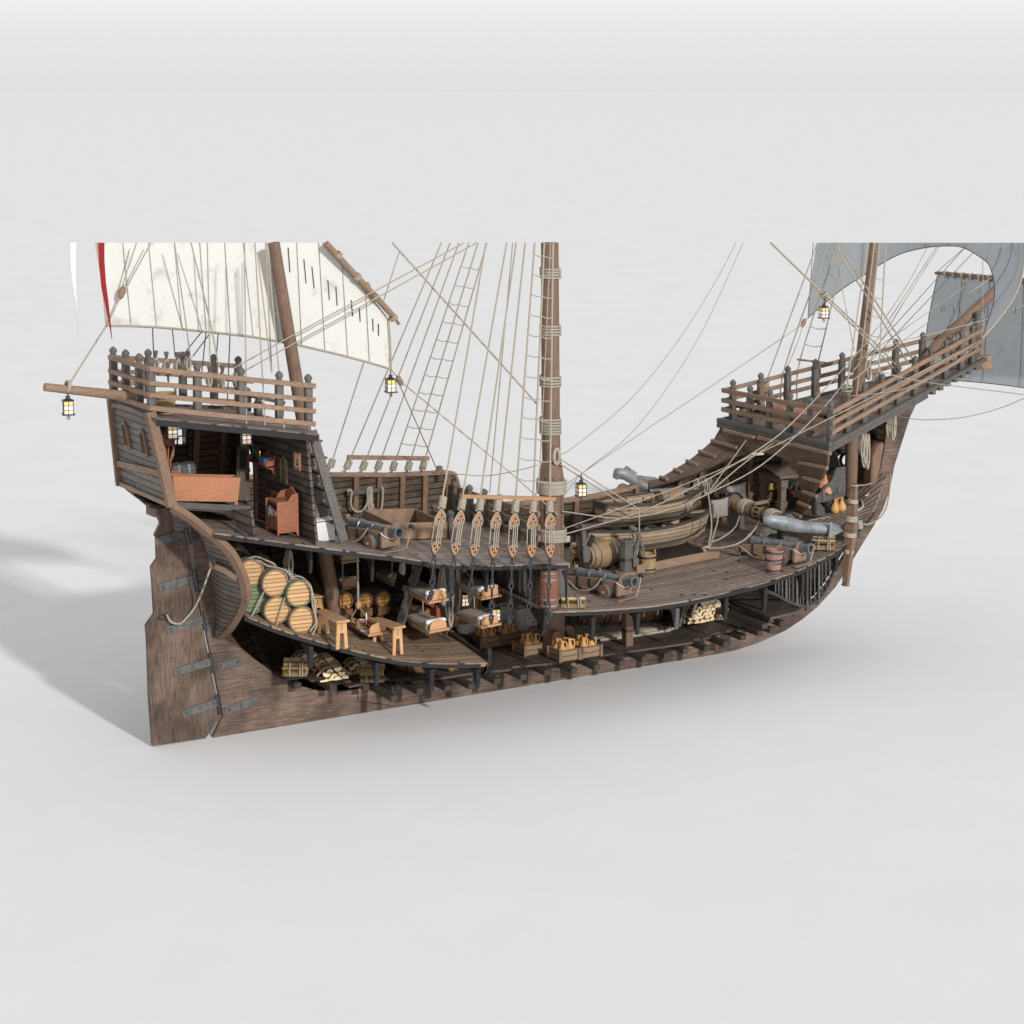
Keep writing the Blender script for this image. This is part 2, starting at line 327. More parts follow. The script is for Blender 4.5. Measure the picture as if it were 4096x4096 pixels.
# ------------------------------------------------------------------ ship: decks
ship = thing('sailing_ship', 'brown wooden three masted sailing ship with its starboard side cut away', 'ship', (0, 0, 0))
YE = [(-1.7, 1.5), (0, 1.95), (2, 2.4), (4, 2.75), (6, 2.95), (8, 3.05), (10, 3.05), (12, 2.95), (13.5, 2.7), (15, 2.2), (16, 1.75), (17, 1.15), (17.8, .55), (18.4, .1)]
YL = [(-.2, 1.2), (1, 1.75), (2, 2.05), (3, 2.3), (5.5, 2.6), (8, 2.8)]
YP = [(-1.6, 1.16), (1.75, 1.9)]
class Deck:
    def __init__(s, px, ytab, camber):
        s.y = ytab; s.c = camber; s.e = []
        for u, v in px:
            x = 5.0
            for _ in range(60): x = lerp(x, W(u, v, y=-interp(ytab, x)).x, .6)
            p = W(u, v, y=-interp(ytab, x)); s.e.append((p.x, p.z))
        s.e.sort()
    def z(s, x, y=None):
        e = s.e
        if x < e[0][0]: b = e[0][1] + (e[1][1] - e[0][1]) / (e[1][0] - e[0][0]) * (x - e[0][0])
        elif x > e[-1][0]: b = e[-1][1] + (e[-1][1] - e[-2][1]) / (e[-1][0] - e[-2][0]) * (x - e[-1][0])
        else: b = interp(e, x)
        return b + (s.c * max(0, 1 - (y / max(interp(s.y, x), .3)) ** 2) if y is not None else 0)
    def at(s, u, v, up=0.0):
        zz = 3.0
        for _ in range(40):
            p = W(u, v, z=zz); zz = lerp(zz, s.z(min(max(p.x, -2), 18.3), p.y) + up, .6)
        return p
D3 = Deck([(889, 2135), (1017, 2152), (1269, 2187), (1448, 2210), (1593, 2226), (1730, 2251), (1870, 2259), (1999, 2261), (2094, 2257), (2275, 2254)], YE, .1)
DM = Deck([(2180, 2447), (2400, 2440), (2604, 2425), (2740, 2404), (2873, 2376), (2980, 2350), (3075, 2324), (3140, 2300), (3209, 2274), (3280, 2240), (3364, 2192), (3440, 2110), (3500, 2030), (3522, 1965)], YE, .12)
DL = Deck([(977, 2460), (1100, 2510), (1240, 2554), (1400, 2597), (1500, 2622), (1600, 2640), (1700, 2650), (1800, 2653), (1950, 2650)], YL, .28)
DP = Deck([(628, 1672), (1000, 1708), (1240, 1733)], YP, .06)
F3a, F3b = V((7.6, 2.95, 0)), V((7.07, -2.95, 0))       # fore edge of the half deck
BHa, BHb = V((7.1, 2.9, 0)), V((6.58, -2.72, 0))        # bulkhead below it
def deck_mesh(dk, x0, x1, n, fx=None, ax=None, th=.09, mpad=.0, ny=10, ypad=.0):
    rows = []
    for i in range(n + 1):
        x = lerp(x0, x1, i / n); row = []
        for k in range(ny + 1):
            t = -1 + 2 * k / ny; ye = interp(dk.y, x) + (ypad if t > 0 else 0); y = t * ye; xx = x
            if fx: xx = lerp(x0, lerp(fx[1], fx[0], (y + 2.95) / 5.9), i / n)
            ye = interp(dk.y, xx); y = t * (ye + (ypad if t > 0 else 0))
            row.append(V((xx, y, dk.z(xx, y))))
        rows.append(row)
    return MB().slab(rows, V((0, 0, -th)))
e3 = D3.e[0][0]
deck_mesh(D3, -.6, 7.3, 34, (7.6, 7.07)).build('half_deck', M['deck'], ship, label='half deck planking behind the mainmast')
deck_mesh(DM, 6.6, 18.2, 50, ).build('main_deck', M['deck'], ship, label='main deck planking of the waist')
deck_mesh(DL, .22, 5.3, 26, (6.05, 5.22)).build('lower_deck', M['lowdeck'], ship, label='worn lower deck below the half deck')
deck_mesh(DP, -1.6, 1.72, 12).build('poop_deck', M['poopdeck'], ship)
# dark edge timbers below the deck rims
def rim(dk, x0, x1, n, name, dz, h, w, mat, fr=None, mx=1.0):
    pts = []
    for i in range(n + 1):
        x = lerp(x0, x1, i / n); pts.append(V((x, -interp(dk.y, x) + w * .5 - .025, dk.z(x) - dz - h / 2)))
    MB().path_beam(pts, w, h).build(name, mat, ship)
rim(D3, -.6, 7.02, 30, 'deck_edge_beam', .032, .075, .1, M['black_wood'])
rim(DM, 6.65, 17.2, 40, 'deck_edge_beam', .032, .075, .1, M['black_wood'])
rim(DL, .2, 5.1, 20, 'deck_edge_beam', .032, .075, .1, M['black_wood'])
rim(DP, -1.5, 1.7, 10, 'deck_edge_beam', .03, .12, .1, M['black_wood'])
# ------------------------------------------------------------------ hull (port side only, the starboard side is cut away)
EG = [W(600, 1648, x=-1.575), W(648, 1850, x=-1.445), W(688, 2028, x=-1.315), W(760, 2072, x=-1.0), W(830, 2128, x=-.66), W(885, 2172, x=-.42), W(930, 2222, x=-.24), W(965, 2290, x=-.08), W(982, 2345, x=0), W(984, 2395, x=.05), W(965, 2450, x=.1), W(925, 2510, x=.15), W(880, 2543, x=.2)]
def TW(u, v, o=0.0):
    a, b = EG[2], EG[0]; return WN(u, v, a, (b.z - a.z, 0, a.x - b.x)) - V((o, 0, 0))
EZ = sorted([(p.x, p.z) for p in EG[2:]]); EY = sorted([(p.x, -p.y) for p in EG[2:]])
ZK = [(-1.55, EG[2].z + .04)] + EZ + [(.52, 1.98), (1.2, 1.3), (1.8, .85), (2.4, .55), (3.5, .45), (13.5, .42), (14.65, .45), (15.49, .78), (16.21, .97), (16.58, 1.28), (17.04, 1.86), (17.58, 2.57), (18.03, 3.35), (18.13, 3.84), (18.28, 4.52), (18.43, 5.54)]
ZT = [(W(u, v, y=interp(YE, x)).x, W(u, v, y=interp(YE, x)).z) for u, v, x in [(1324, 1901, 4.2), (1560, 1902, 6), (1792, 1893, 7.5), (1815, 1897, 7.6), (1830, 1926, 7.75)]]
ZW = [(W(u, v, y=interp(YE, x)).x, W(u, v, y=interp(YE, x)).z) for u, v, x in [(2256, 2003, 10.6), (2380, 1985, 11.5), (2497, 1959, 12.2), (2590, 1929, 13), (2643, 1915, 13.3), (2695, 1882, 13.6), (2751, 1849, 14), (2801, 1809, 14.3), (2850, 1766, 14.6)]]
RAMPX = ZW[3][0]
top = [(-1.55, 7.12), (1.7, 6.72), (1.71, 5.05)] + [(a, b) for a, b in ZT] + [(ZT[-1][0] + .12, ZW[0][1] + .12)] + ZW[:9] + [(ZW[8][0] + .25, 5.32), (16, 5.4), (18.43, 5.62)]
YT = [(-1.55, 1.1), (-.3, 1.5), (1.7, 1.82), (1.71, 2.2), (4, 2.68), (8, 3.05), (13, 2.8), (14.6, 2.2), (16, 1.85), (17, 1.45), (17.8, 1.0), (18.43, .5)]
def zdk(x): return D3.z(x) if x < 7.5 else (DM.z(min(x, 17.9)) if x < 17.95 else 1e9)
def hull_pt(x, z):
    zk, zt = interp(ZK, x), interp(top, x); zd = zdk(x)
    if x <= .2:
        y0 = interp(EY, x); t = min(1, max(0, (z - zk) / max(zt - zk, .05))); return lerp(y0, interp(YT, x), t) if zd < zk + .1 or z > zd else lerp(y0, lerp(y0, interp(YT, x), max(0, zd - zk) / (zt - zk)), (z - zk) / max(zd - zk, .05))
    if zd > zt: s = min(max((z - zk) / max(zt - zk, .05), 0), 1); return interp(YT, x) * s ** .7
    ye = interp(YE, x)
    if z <= zd:
        s = min(max((z - zk) / max(zd - zk, .05), 0), 1); g = math.sin(s * math.pi / 2) ** interp([(.6, .9), (3.5, .45), (12, .45), (15.5, .85)], x); return .1 + (ye - .1) * g
    t = min(1, (z - zd) / max(zt - zd, .05)); return lerp(ye, interp(YT, x), t)
xs = sorted(set([round(-1.35 + .25 * i, 3) for i in range(80)] + [1.7, 1.71, ZT[-1][0], ZT[-2][0], ZT[-1][0] + .12, 18.42]))
xs = [x for x in xs if x <= 18.43]
rows = []; rows_low = []
for x in xs:
    zk, zt = interp(ZK, x), interp(top, x); zd = min(max(zdk(x), zk + .1), zt)
    if x < 17.95: rows_low.append([V((x, hull_pt(x, z), z)) for z in [lerp(zk, zd - .05, (i / 9) ** 1.5) for i in range(10)]])
    rows.append([V((x, hull_pt(x, z), z)) for z in ([lerp(zd - .05, zt, i / 6) for i in range(7)] if x < 17.95 else [lerp(zk, zt, i / 6) for i in range(7)])])
MB().slab(rows_low, lambda p: V((0, .11, 0))).build('hold_lining', M['hull_low_shade'], ship, label='shade darkened inside of the port hull below deck')
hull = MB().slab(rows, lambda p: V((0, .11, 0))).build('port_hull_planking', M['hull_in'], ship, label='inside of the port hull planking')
# ribs on the inside of the hull
def rib(x, w=.13, z0=None, z1=None, mat='trim_z'):
    zk, zt = interp(ZK, x), interp(top, x); a = z0 if z0 is not None else zk; b = z1 if z1 is not None else zt - .02
    pts = [V((x, hull_pt(x, lerp(a, b, i / 10)) - .05, lerp(a, b, i / 10))) for i in range(11)]
    MB().path_beam(pts, .1, w, V((1, 0, 0))).build('hull_rib', M[mat], ship, bevel=.01)
for u, v in [(1415, 2000), (1508, 2000), (1600, 2000), (1692, 1990), (1785, 1990), (2292, 2080), (2374, 2060), (2540, 1990), (2705, 1950), (2790, 1930), (2890, 1900), (2995, 1900)]:
    x = 5
    for _ in range(40): x = lerp(x, W(u, v, y=interp(YE, x)).x, .6)
    rib(x, .13, zdk(x) - .25)
for u, v in [(800, 1800), (918, 1800), (865, 1850)][:2]:
    p = W(u, v, y=1.55); rib(p.x, .14, 4.9)
for x in (9.9, 11.6): rib(x, .13, zdk(x) - .25)
for x in (.2, 1.4, 2.6, 3.8, 5.0, 6.2): rib(x, .16, None, D3.z(x) - .1, 'hull_low_shade')
for x in (7.6, 8.9, 10.2, 11.5, 12.8, 14.1): rib(x, .16, None, DM.z(x) - .1, 'hull_low_shade')
for x in (16.4, 17.3): rib(x, .14, zdk(x) - .2)
# cap rails on the bulwark
cap = [V((a, hull_pt(a, b) + .05, b + .02)) for a, b in top if 1.72 < a < ZT[-2][0] + .01]; cap = [V((1.74, 2.28, 5.08))] + cap
MB().path_beam(cap, .2, .09).build('cap_rail', M['trim'], ship, bevel=.012)
xx = ZT[-1][0]; MB().path_beam([V((ZT[-2][0], 3.07, ZT[-2][1] + .02)), V((xx, 3.1, ZT[-1][1] - .02)), V((xx + .13, 3.1, top[-14][1] if False else interp(top, xx + .13)))], .2, .08).build('cap_rail', M['trim'], ship, bevel=.012)
cap = [V((xx + .13, 3.1, interp(top, xx + .13)))] + [V((a, hull_pt(a, b) + .05, b + .02)) for a, b in ZW[:4]]
MB().path_beam(cap, .22, .1).build('cap_rail', M['trim'], ship, bevel=.012)
# openings: cabin window, scuppers, hawse hole
def arch_poly(c, ux, w, h, n=8):
    ux = V(ux); pts = [c - ux * w / 2, c + ux * w / 2]
    for i in range(n + 1): a = math.pi * i / n; pts.append(c + ux * (w / 2 * math.cos(a)) + ZZ * (h - w / 2 + w / 2 * math.sin(a)))
    return pts
pw = W(722, 1778, y=1.5)
cut(hull, MB().prism(arch_poly(pw - V((0, .5, 0)), (1, 0, 0), .34, .5), (0, 1.4, 0)))
for u, v in [(2268, 2158), (2312, 2157)]:
    p = W(u, v, y=3.0); cut(hull, MB().box(p, (.3, .8, .18)))
yy = 1.3
for _ in range(60): hw = W(3378, 1838, y=yy); yy = lerp(yy, hull_pt(hw.x, hw.z), .3)
cut(hull, MB().lathe([(.14, -.6), (.14, .6)], hw, (0, 1, 0), 14))
MB().lathe([(.14, -.04), (.19, -.04), (.19, .04), (.14, .04)], V((hw.x, hull_pt(hw.x, hw.z) - .04, hw.z)), (0, 1, 0), 18, caps=False).build('hawse_ring', M['black_wood'], ship)
wf = MB()
for dx in (-.05, .08): wf.beam(pw + V((dx, .05, 0)), pw + V((dx, .05, .5)), .025, .03, (1, 0, 0))
for dz in (.17, .33): wf.beam(pw + V((-.17, .05, dz)), pw + V((.17, .05, dz)), .03, .025)
wf.build('window', M['lamp_iron'], ship, label='arched port window of the cabin')
# ------------------------------------------------------------------ keel, sternpost, stem as one timber line
KY = .06
kp = [W(u, v, y=-KY) for u, v in [(852, 2949), (1500, 2842), (2200, 2726), (2863, 2616), (2947, 2600), (3038, 2570), (3142, 2523), (3209, 2479), (3270, 2429), (3343, 2349), (3389, 2279), (3445, 2186), (3492, 2111), (3534, 2037), (3562, 1953), (3580, 1860), (3604, 1785), (3640, 1672), (3668, 1612), (3700, 1570),
      (3560, 1640), (3550, 1700), (3537, 1803), (3514, 1912), (3500, 1990), (3440, 2120), (3370, 2240), (3310, 2339), (3262, 2395), (3170, 2440), (3060, 2500)]]
k2 = [V((x, -KY, .55)) for x in (13.2, 10, 7, 4.2)]
k3 = [W(u, v, y=-KY) for u, v in [(1373, 2763), (1259, 2761), (1185, 2738), (1101, 2696), (1015, 2633), (965, 2590), (928, 2541), (912, 2505), (800, 2105), (757, 2089), (803, 2435), (826, 2528), (894, 2861)]]
for p in kp[:4]: p.z = .003
MB().prism(kp + k2 + k3, (0, 2 * KY, 0)).build('keel_and_stem', M['keel'], ship, label='long keel timber with curved stem and sternpost', bevel=.01)
for a, b in [((1431, 2763), (1432, 2805)), ((1432, 2805), (1556, 2820)), ((1556, 2820), (1557, 2826)), ((2858, 2598), (2862, 2608)), ((2790, 2590), (2858, 2598))]:
    MB().beam(W(a[0], a[1], y=-KY - .002), W(b[0], b[1], y=-KY - .002), .015, .015).build('scarf_joint', M['black_wood'], ship)
# ------------------------------------------------------------------ stern
hw_t, hw_b = -EG[0].y, -EG[2].y
def mir(p): return V((p.x, -p.y, p.z))
tz0, tz1 = EG[2].z + .05, EG[0].z
tr = [[V((lerp(EG[2].x, EG[0].x, i / 6), lerp(-1, 1, k / 6) * lerp(hw_b, hw_t, i / 6), lerp(tz0, tz1, i / 6))) for k in range(7)] for i in range(7)]
transom = MB().slab(tr, V((.1, 0, 0))).build('transom', M['transom'], ship, label='grey planked transom with two arched windows')
mb = MB().path_beam(EG[:3], .16, .2, V((1, 0, 0)))
mb.build('cut_hull_edge', M['trim_z'], ship, bevel=.01)
MB().path_beam(bez(EG[2:10], 3), .13, .2, V((.3, -1, .3))).build('cut_hull_edge', M['trim_z'], ship, bevel=.01)
MB().path_beam(bez(EG[9:], 3), .12, .13, V((.3, -1, .3))).build('cut_hull_edge', M['trim_z'], ship, bevel=.01)
MB().path_beam([mir(EG[0]) - V((.04, 0, 0)), mir(EG[2]) - V((.04, 0, 0))], .1, .12, V((1, 0, 0))).build('corner_board', M['trim_z'], ship, bevel=.01)
for va, vb, h in [(1845, 1895, .13), (1935, 2022, .1)]:
    a, b = TW(487 if va > 1900 else 478, va + (0 if va > 1900 else 8), .03), TW(690 if va > 1900 else 652, vb, .03)
    MB().beam(a, b, .06, h).build('transom_band', M['trim_y'], ship, bevel=.008)
for u, v, rz in [(521, 1792, 0), (592, 1825, 0)]:
    c = TW(u - 2, v, .01); w = MB(); ol = arch_poly(c, (0, 1, 0), .27, .56, 8)
    il = [c + V((0, .02, .03)) * 0 + (p - c - V((0, 0, .28))) * .78 + V((-.05, 0, .28)) for p in ol]
    fr = thing  # frame ring
    rk = (EG[0].x - EG[2].x) / (EG[0].z - EG[2].z); ol = [q + V((rk * (q.z - c.z), 0, 0)) for q in ol]; il = [q + V((rk * (q.z - c.z), 0, 0)) for q in il]
    n = len(ol); w.add([p + V((-.05, 0, 0)) for p in ol] + il + [V(p) for p in ol], [(i, (i + 1) % n, (i + 1) % n + n, i + n) for i in range(n)] + [(i, i + 2 * n, (i + 1) % n + 2 * n, (i + 1) % n) for i in range(n)])
    fo = w.build('window', M['trim_z'], ship, label=None)
    g = MB().prism([p + V((.035, 0, 0)) for p in il], (.02, 0, 0)).build('pane', M['glass_pane'], fo)
    ba = MB()
    for dy in (-.05, .05): ba.beam(c + V((-.035, dy, .06)), c + V((-.035 + rk * .45, dy, .5)), .02, .02, (1, 0, 0))
    ba.beam(c + V((-.03, -.1, .24)), c + V((-.03, .1, .24)), .02, .02); ba.build('glazing_bar', M['trim_z'], fo)
# round tuck below the transom, both halves
CT = [W(u, v, y=-KY - .005) for u, v in [(742, 2072), (775, 2082), (800, 2110), (814, 2160), (828, 2230), (836, 2275), (844, 2320), (851, 2375), (858, 2430), (864, 2490), (868, 2540)]]
ET = EG[2:]
for sgn, nm in ((1, 'tuck_planking'), (-1, 'tuck_planking')):
    rows = []
    for e, c in zip(ET, CT):
        row = []
        for k in range(7):
            t = k / 6; p = e.lerp(c, t); p = p + V((-.12, -.0, -.05)) * math.sin(math.pi * t)
            row.append(p if sgn > 0 else mir(p))
        rows.append(row)
    MB().slab(rows, V((.07, 0, .02))).build(nm, M['tuck'], ship)
a, b = W(745, 2110, y=-.1), W(965, 2290, x=-.08)
MB().path_beam([W(840, 2255, x=-.35), W(900, 2282, x=-.27), W(950, 2312, x=-.12)], .05, .12).build('rubbing_strake', M['trim'], ship)
# counter block over the rudder head
hb = W(648, 2050, y=-.2)
MB().box(hb + V((.12, .2, 0)), (.62, .42, .17)).build('rudder_head_block', M['keel'], ship, bevel=.015)
for u in (626, 676): MB().box(W(u, 2047, y=-.225), (.07, .03, .08)).build('bolt', M['iron'], ship, bevel=.01)
# ------------------------------------------------------------------ rudder
RY = .05
rp = [W(u, v, y=-RY) for u, v in [(641, 2058), (692, 2058), (702, 2150), (742, 2130), (760, 2220), (780, 2340), (806, 2478), (838, 2640), (868, 2790), (874, 2850), (878, 2872), (825, 2952), (611, 2985), (596, 2780), (589, 2560), (584, 2502), (617, 2455), (610, 2330), (605, 2268), (628, 2234), (625, 2150), (618, 2142), (639, 2100)]]
rud = MB().prism(rp, (0, 2 * RY, 0)).build('rudder', M['rudder'], ship, bevel=.012)
def strap(p0, p1, par, w=.17, nb=3, y=-RY):
    a, b = W(*p0, y=y - .012), W(*p1, y=y - .012); bo = MB().beam(a, b, .03, w, ZZ)
    for i in range(nb):
        c = a.lerp(b, (.12 + .76 * i / max(1, nb - 1))) - V((0, .02, 0)); R = Matrix.Rotation(math.radians(45), 3, 'Y'); bo.box(c, (.065, .03, .065), R); bo.box(c - V((0, .02, 0)), (.04, .03, .04), R)
    return bo.build('hinge_strap', M['strap'], par, bevel=.006)
for (a, b) in [((622, 2167), (745, 2132)), ((636, 2352), (778, 2316)), ((666, 2522), (810, 2478)), ((696, 2692), (842, 2646)), ((730, 2858), (872, 2808))]: strap(a, b, rud)
for (a, b, n) in [((765, 2166), (810, 2158), 1), ((792, 2348), (860, 2324), 1), ((826, 2515), (868, 2504), 1), ((868, 2668), (960, 2644), 2), ((900, 2844), (1030, 2800), 3)]: strap(a, b, ship, .17, n, -KY)
for (u0, v0, u1, v1) in [(742, 2112, 758, 2178), (776, 2280, 790, 2366), (806, 2444, 822, 2520), (838, 2612, 852, 2690), (864, 2780, 880, 2860)]:
    MB().tube([W(u0, v0, y=-.05), W(u1, v1, y=-.05)], .045, 8).build('hinge_pin', M['iron'], rud)
rg = MB().tube([W(650, 2466, y=-.1) + V((.08 * math.cos(a), -.02, .05 * math.sin(a))) for a in [i * math.pi / 4 for i in range(8)]], .02, 6, closed=True)
rg.tube([W(672, 2470, y=-.13) + V((.05 * math.cos(a), -.03 * math.sin(a), .05 * math.sin(a))) for a in [i * math.pi / 4 for i in range(8)]], .016, 6, closed=True)
rg.build('rudder_ring', M['iron'], rud)
r2 = MB().tube([W(858, 2250, x=-.4) + V((-.02, .05 * math.cos(a), .08 * math.sin(a))) for a in [i * math.pi / 4 for i in range(8)]], .018, 6, closed=True)
r2.build('eye_ring', M['iron'], ship)
rc = bez([W(668, 2458, y=-.16), W(680, 2482, y=-.18), W(705, 2495, y=-.2), W(735, 2483, y=-.22), W(790, 2410, y=-.3), W(845, 2266, x=-.42)], 6)
tag(MB().tube(rc, .022, 6).build('rudder_rope', M['rope']), 'slack pale rope tied between the rudder ring and the stern planking', 'rope')
# ------------------------------------------------------------------ poop: rails, posts, cabin
def finial_post(base, top, w, name, mat, parent, rot=0.0):
    """square post with a waisted knob on top; top is the tip of the knob"""
    base, top = V(base), V(top); h = top.z - base.z; k = min(.24, h * .4); w *= .92; up = (top - base); b2 = base + up * ((h - k) / h)
    mb = MB().beam(base, b2, w, w, V((0, 1, 0)))
    prof = [(.5, 0), (.52, .06), (.36, .3), (.36, .36), (.52, .6), (.5, .72), (.3, .9), (.08, 1.0)]
    rows = []
    for r, t in prof:
        c = b2.lerp(top, t); r *= w; rows.append([c + V((a * r, b * r, 0)) for a, b in ((-.55, -1), (.55, -1), (1, -.55), (1, .55), (.55, 1), (-.55, 1), (-1, .55), (-1, -.55))])
    mb.rings(rows); return mb.build(name, mat, parent, bevel=.006, sharp=50)
def board(pts, w, h, name, mat, parent, label=None):
    return MB().path_beam(pts, w, h).build(name, M[mat], parent, bevel=.008, label=label)
PA, PB = V((-1.6, -1.08, 0)), V((1.72, -1.82, 0))
def poop(u, v): 
    n = V((PB.y - PA.y, -(PB.x - PA.x), 0)); return WN(u, v, PA, n)
lv = [(1475, 1544.6, .1), (1532, 1599.7, .09), (1579, 1645.5, .095), (1631, 1696.7, .1)]
RL = []
for i, (va, vb, h) in enumerate(lv):
    a, b = poop(597, va), poop(1262, vb); m = a.lerp(b, .5) + V((0, -.1, 0))
    RL.append((a, b))
    for pts in ([a, a.lerp(b, .25) + V((0, -.07, .0)), m, a.lerp(b, .75) + V((0, -.07, 0)), b], [mir(p) for p in (a, a.lerp(b, .25) + V((0, -.07, 0)), m, a.lerp(b, .75) + V((0, -.07, 0)), b)]):
        board(pts, .07, h, 'poop_rail', 'trim', ship)
    board([a, mir(a)], .07, h, 'poop_rail', 'trim_y', ship)
def rail_t(t, i, inn=.07, s=-1):
    a, b = RL[i]; p = a.lerp(b, t) + V((0, -.1 * math.sin(math.pi * t) + inn, 0)); return p if s < 0 else mir(p)
for t in (.02, .285, .545, .78, .965):
    for s in (-1, 1):
        lo_, hi_ = rail_t(t, 3, .08, s), rail_t(t, 0, .08, s); finial_post(lo_ - V((0, 0, .02)), hi_ + V((0, 0, .23)), .155, 'poop_post', M['grey'], ship)
for t in (.33, .67):
    a3, a0 = RL[3][0], RL[0][0]; finial_post(V((a3.x + .08, lerp(a3.y, -a3.y, t), a3.z)), V((a0.x + .08, lerp(a0.y, -a0.y, t), a0.z + .23)), .155, 'poop_post', M['grey'], ship)
# rack of belaying pins along the middle of the poop
def pin(p, par, h=.42, m='grey'):
    MB().lathe([(.02, -h * .5), (.035, -.02), (.05, .0), (.03, .02), (.032, .1), (.055, h * .42), (.05, h * .5)], p, (0, 0, 1), 8).build('belaying_pin', M[m], par)
rk = board([W(650, 1492, y=.35), W(1010, 1530, y=.2)], .12, .05, 'pin_rail', 'trim', ship)
def coil(c, w, h, d=V((1, 0, 0)), n=3, r=.022, par=None, mat='rope', name='rope_coil', seed=1):
    """hank of rope hanging from point c: loops of width w and length h"""
    rnd = random.Random(seed); mb = MB(); nn = V(d).cross(ZZ).normalized(); d = V(d).normalized()
    for k in range(n):
        ww = w * (1 - .18 * k) * rnd.uniform(.85, 1.1); hh = h * rnd.uniform(.82, 1.05); off = nn * (.02 * (k - n / 2) * 2)
        pts = []
        for i in range(16):
            a = 2 * math.pi * i / 16; x = math.sin(a) * ww / 2 * (1.0 - .5 * max(0, math.cos(a))); z = (math.cos(a) - 1) / 2 * hh
            pts.append(V(c) + d * (x + rnd.uniform(-.006, .006)) + ZZ * z + off)
        mb.tube(pts, r, 6, closed=True)
    return mb.build(name, M[mat], par)
pins = [(623, 1432, .38), (666, 1436, .38), (711, 1438, .38), (752, 1433, .38), (838, 1490, -.2), (890, 1492, -.2), (946, 1490, -.2), (672, 1480, -.3), (727, 1486, -.3)]
for i, (u, v, y) in enumerate(pins):
    p = W(u, v, y=y); pin(p - V((0, 0, .05)), ship, .4)
    if i < 7: tag(coil(p - V((0, 0, .0)), .13 if i < 4 else .1, .28 if i < 4 else .3, (1, 0, 0), 3, .024, seed=i), ['pale rope hank on the first pin counted from the poop stern', 'pale rope hank on the second pin counted from the poop stern', 'pale rope hank on the third pin beside a knobbed poop post', 'pale rope hank on the fourth pin counted from the poop stern', 'small dark looped hank on the first pin amidships of the poop', 'small dark looped hank on the second pin amidships of the poop', 'small rope hank on the last pin next to the poop front'][i], 'rope coil', 'rope hanks on the poop pins')
# small bitts before the mizzen
bt = [(987, 1548, 1645, -.25), (1033, 1575, 1662, -.35)]
for u, v0, v1, y in bt: finial_post(W(u, v1, y=y), W(u, v0, y=y), .16, 'bitt_post', M['grey'], ship)
MB().beam(W(985, 1580, y=-.3), W(1140, 1612, y=-.5), .07, .07).build('bitt_rail', M['grey_x'], ship, bevel=.008)
# stern boom
bm_ = [W(178, 1548, y=.1), W(560, 1590, y=.1)]
d_ = (bm_[1] - bm_[0]).normalized()
MB().tube([bm_[0] - d_ * .01, bm_[0], bm_[0].lerp(bm_[1], .5), bm_[1]], [.05, .082, .095, .11], 12).build('stern_boom', M['trim'], ship)
# cabin front bulkhead with doorway, window; boards run across the ship
PX_ = W(1269, 2187, y=-interp(YE, 1.35)).x
zf = D3.z(PX_)
def cabin_y(z): return lerp(2.2, 1.78, min(max((z - zf) / 2.4, 0), 1))
ztop = W(1237, 1735, x=PX_).z
bh = [V((PX_, s * cabin_y(z), z)) for s, z in ((-1, zf + .0), (-1, ztop), (1, ztop), (1, zf))]
cb_ = MB().prism(bh, (.06, 0, 0)).build('cabin_front', M['bulkhead'], ship, label='planked cabin front with doorway and small window')
wc = W(1141, 1925, x=PX_)
cut(cb_, MB().prism(arch_poly(wc - V((.3, 0, 0)), (0, 1, 0), .2, .46), (.7, 0, 0)))
dw = W(1030, 2060, x=PX_)
cut(cb_, MB().prism([dw + V((-.3, .0, -.1)), dw + V((-.3, .62, -.1)), dw + V((-.3, .62, 1.25)), dw + V((-.3, .31, 1.6)), dw + V((-.3, 0, 1.25))], (.7, 0, 0)))
fr = MB(); ol = arch_poly(wc - V((.02, 0, .03)), (0, 1, 0), .28, .53)
fr.tube(ol, .03, 4, closed=True); fr.build('window_frame', M['trim_z'], ship)
for dy in (-.04, .04): MB().beam(wc + V((0, dy, 0)), wc + V((0, dy, .45)), .02, .02, (1, 0, 0)).build('glazing_bar', M['trim_z'], ship)
af = MB().path_beam(bez([dw + V((-.03, -.03, 0)), dw + V((-.03, -.03, .9)), dw + V((-.03, .02, 1.25)), dw + V((-.03, .31, 1.6)), dw + V((-.03, .6, 1.25)), dw + V((-.03, .65, .9)), dw + V((-.03, .65, 0))], 4), .1, .09, V((1, 0, 0))).build('door_arch', M['trim_z'], ship)
# open cabin door
dp = [W(u, v, y=.6) for u, v in [(945, 2000), (1000, 2005), (998, 1790), (985, 1765), (965, 1770), (948, 1800)]]
door = MB().prism(dp, (0, .06, 0)).build('cabin_door', M['bulkhead_v'], ship, bevel=.008, label='open arched door of the cabin')
MB().prism([W(u, v, y=.59) for u, v in [(960, 1872), (985, 1868), (984, 1800), (974, 1788), (960, 1806)]], (0, -.012, 0)).build('pane', M['glass_pane'], door)
MB().beam(W(957, 1893, y=.585), W(1000, 1878, y=.585), .015, .09).build('hinge_strap', M['strap'], door)
MB().prism([V((PX_ + .5, -.3, zf)), V((PX_ + .5, 1.9, zf)), V((PX_ + .5, 1.8, ztop - .15)), V((PX_ + .5, -.3, ztop - .15))], (.05, 0, 0)).build('inner_bulkhead', M['bulkhead'], ship)
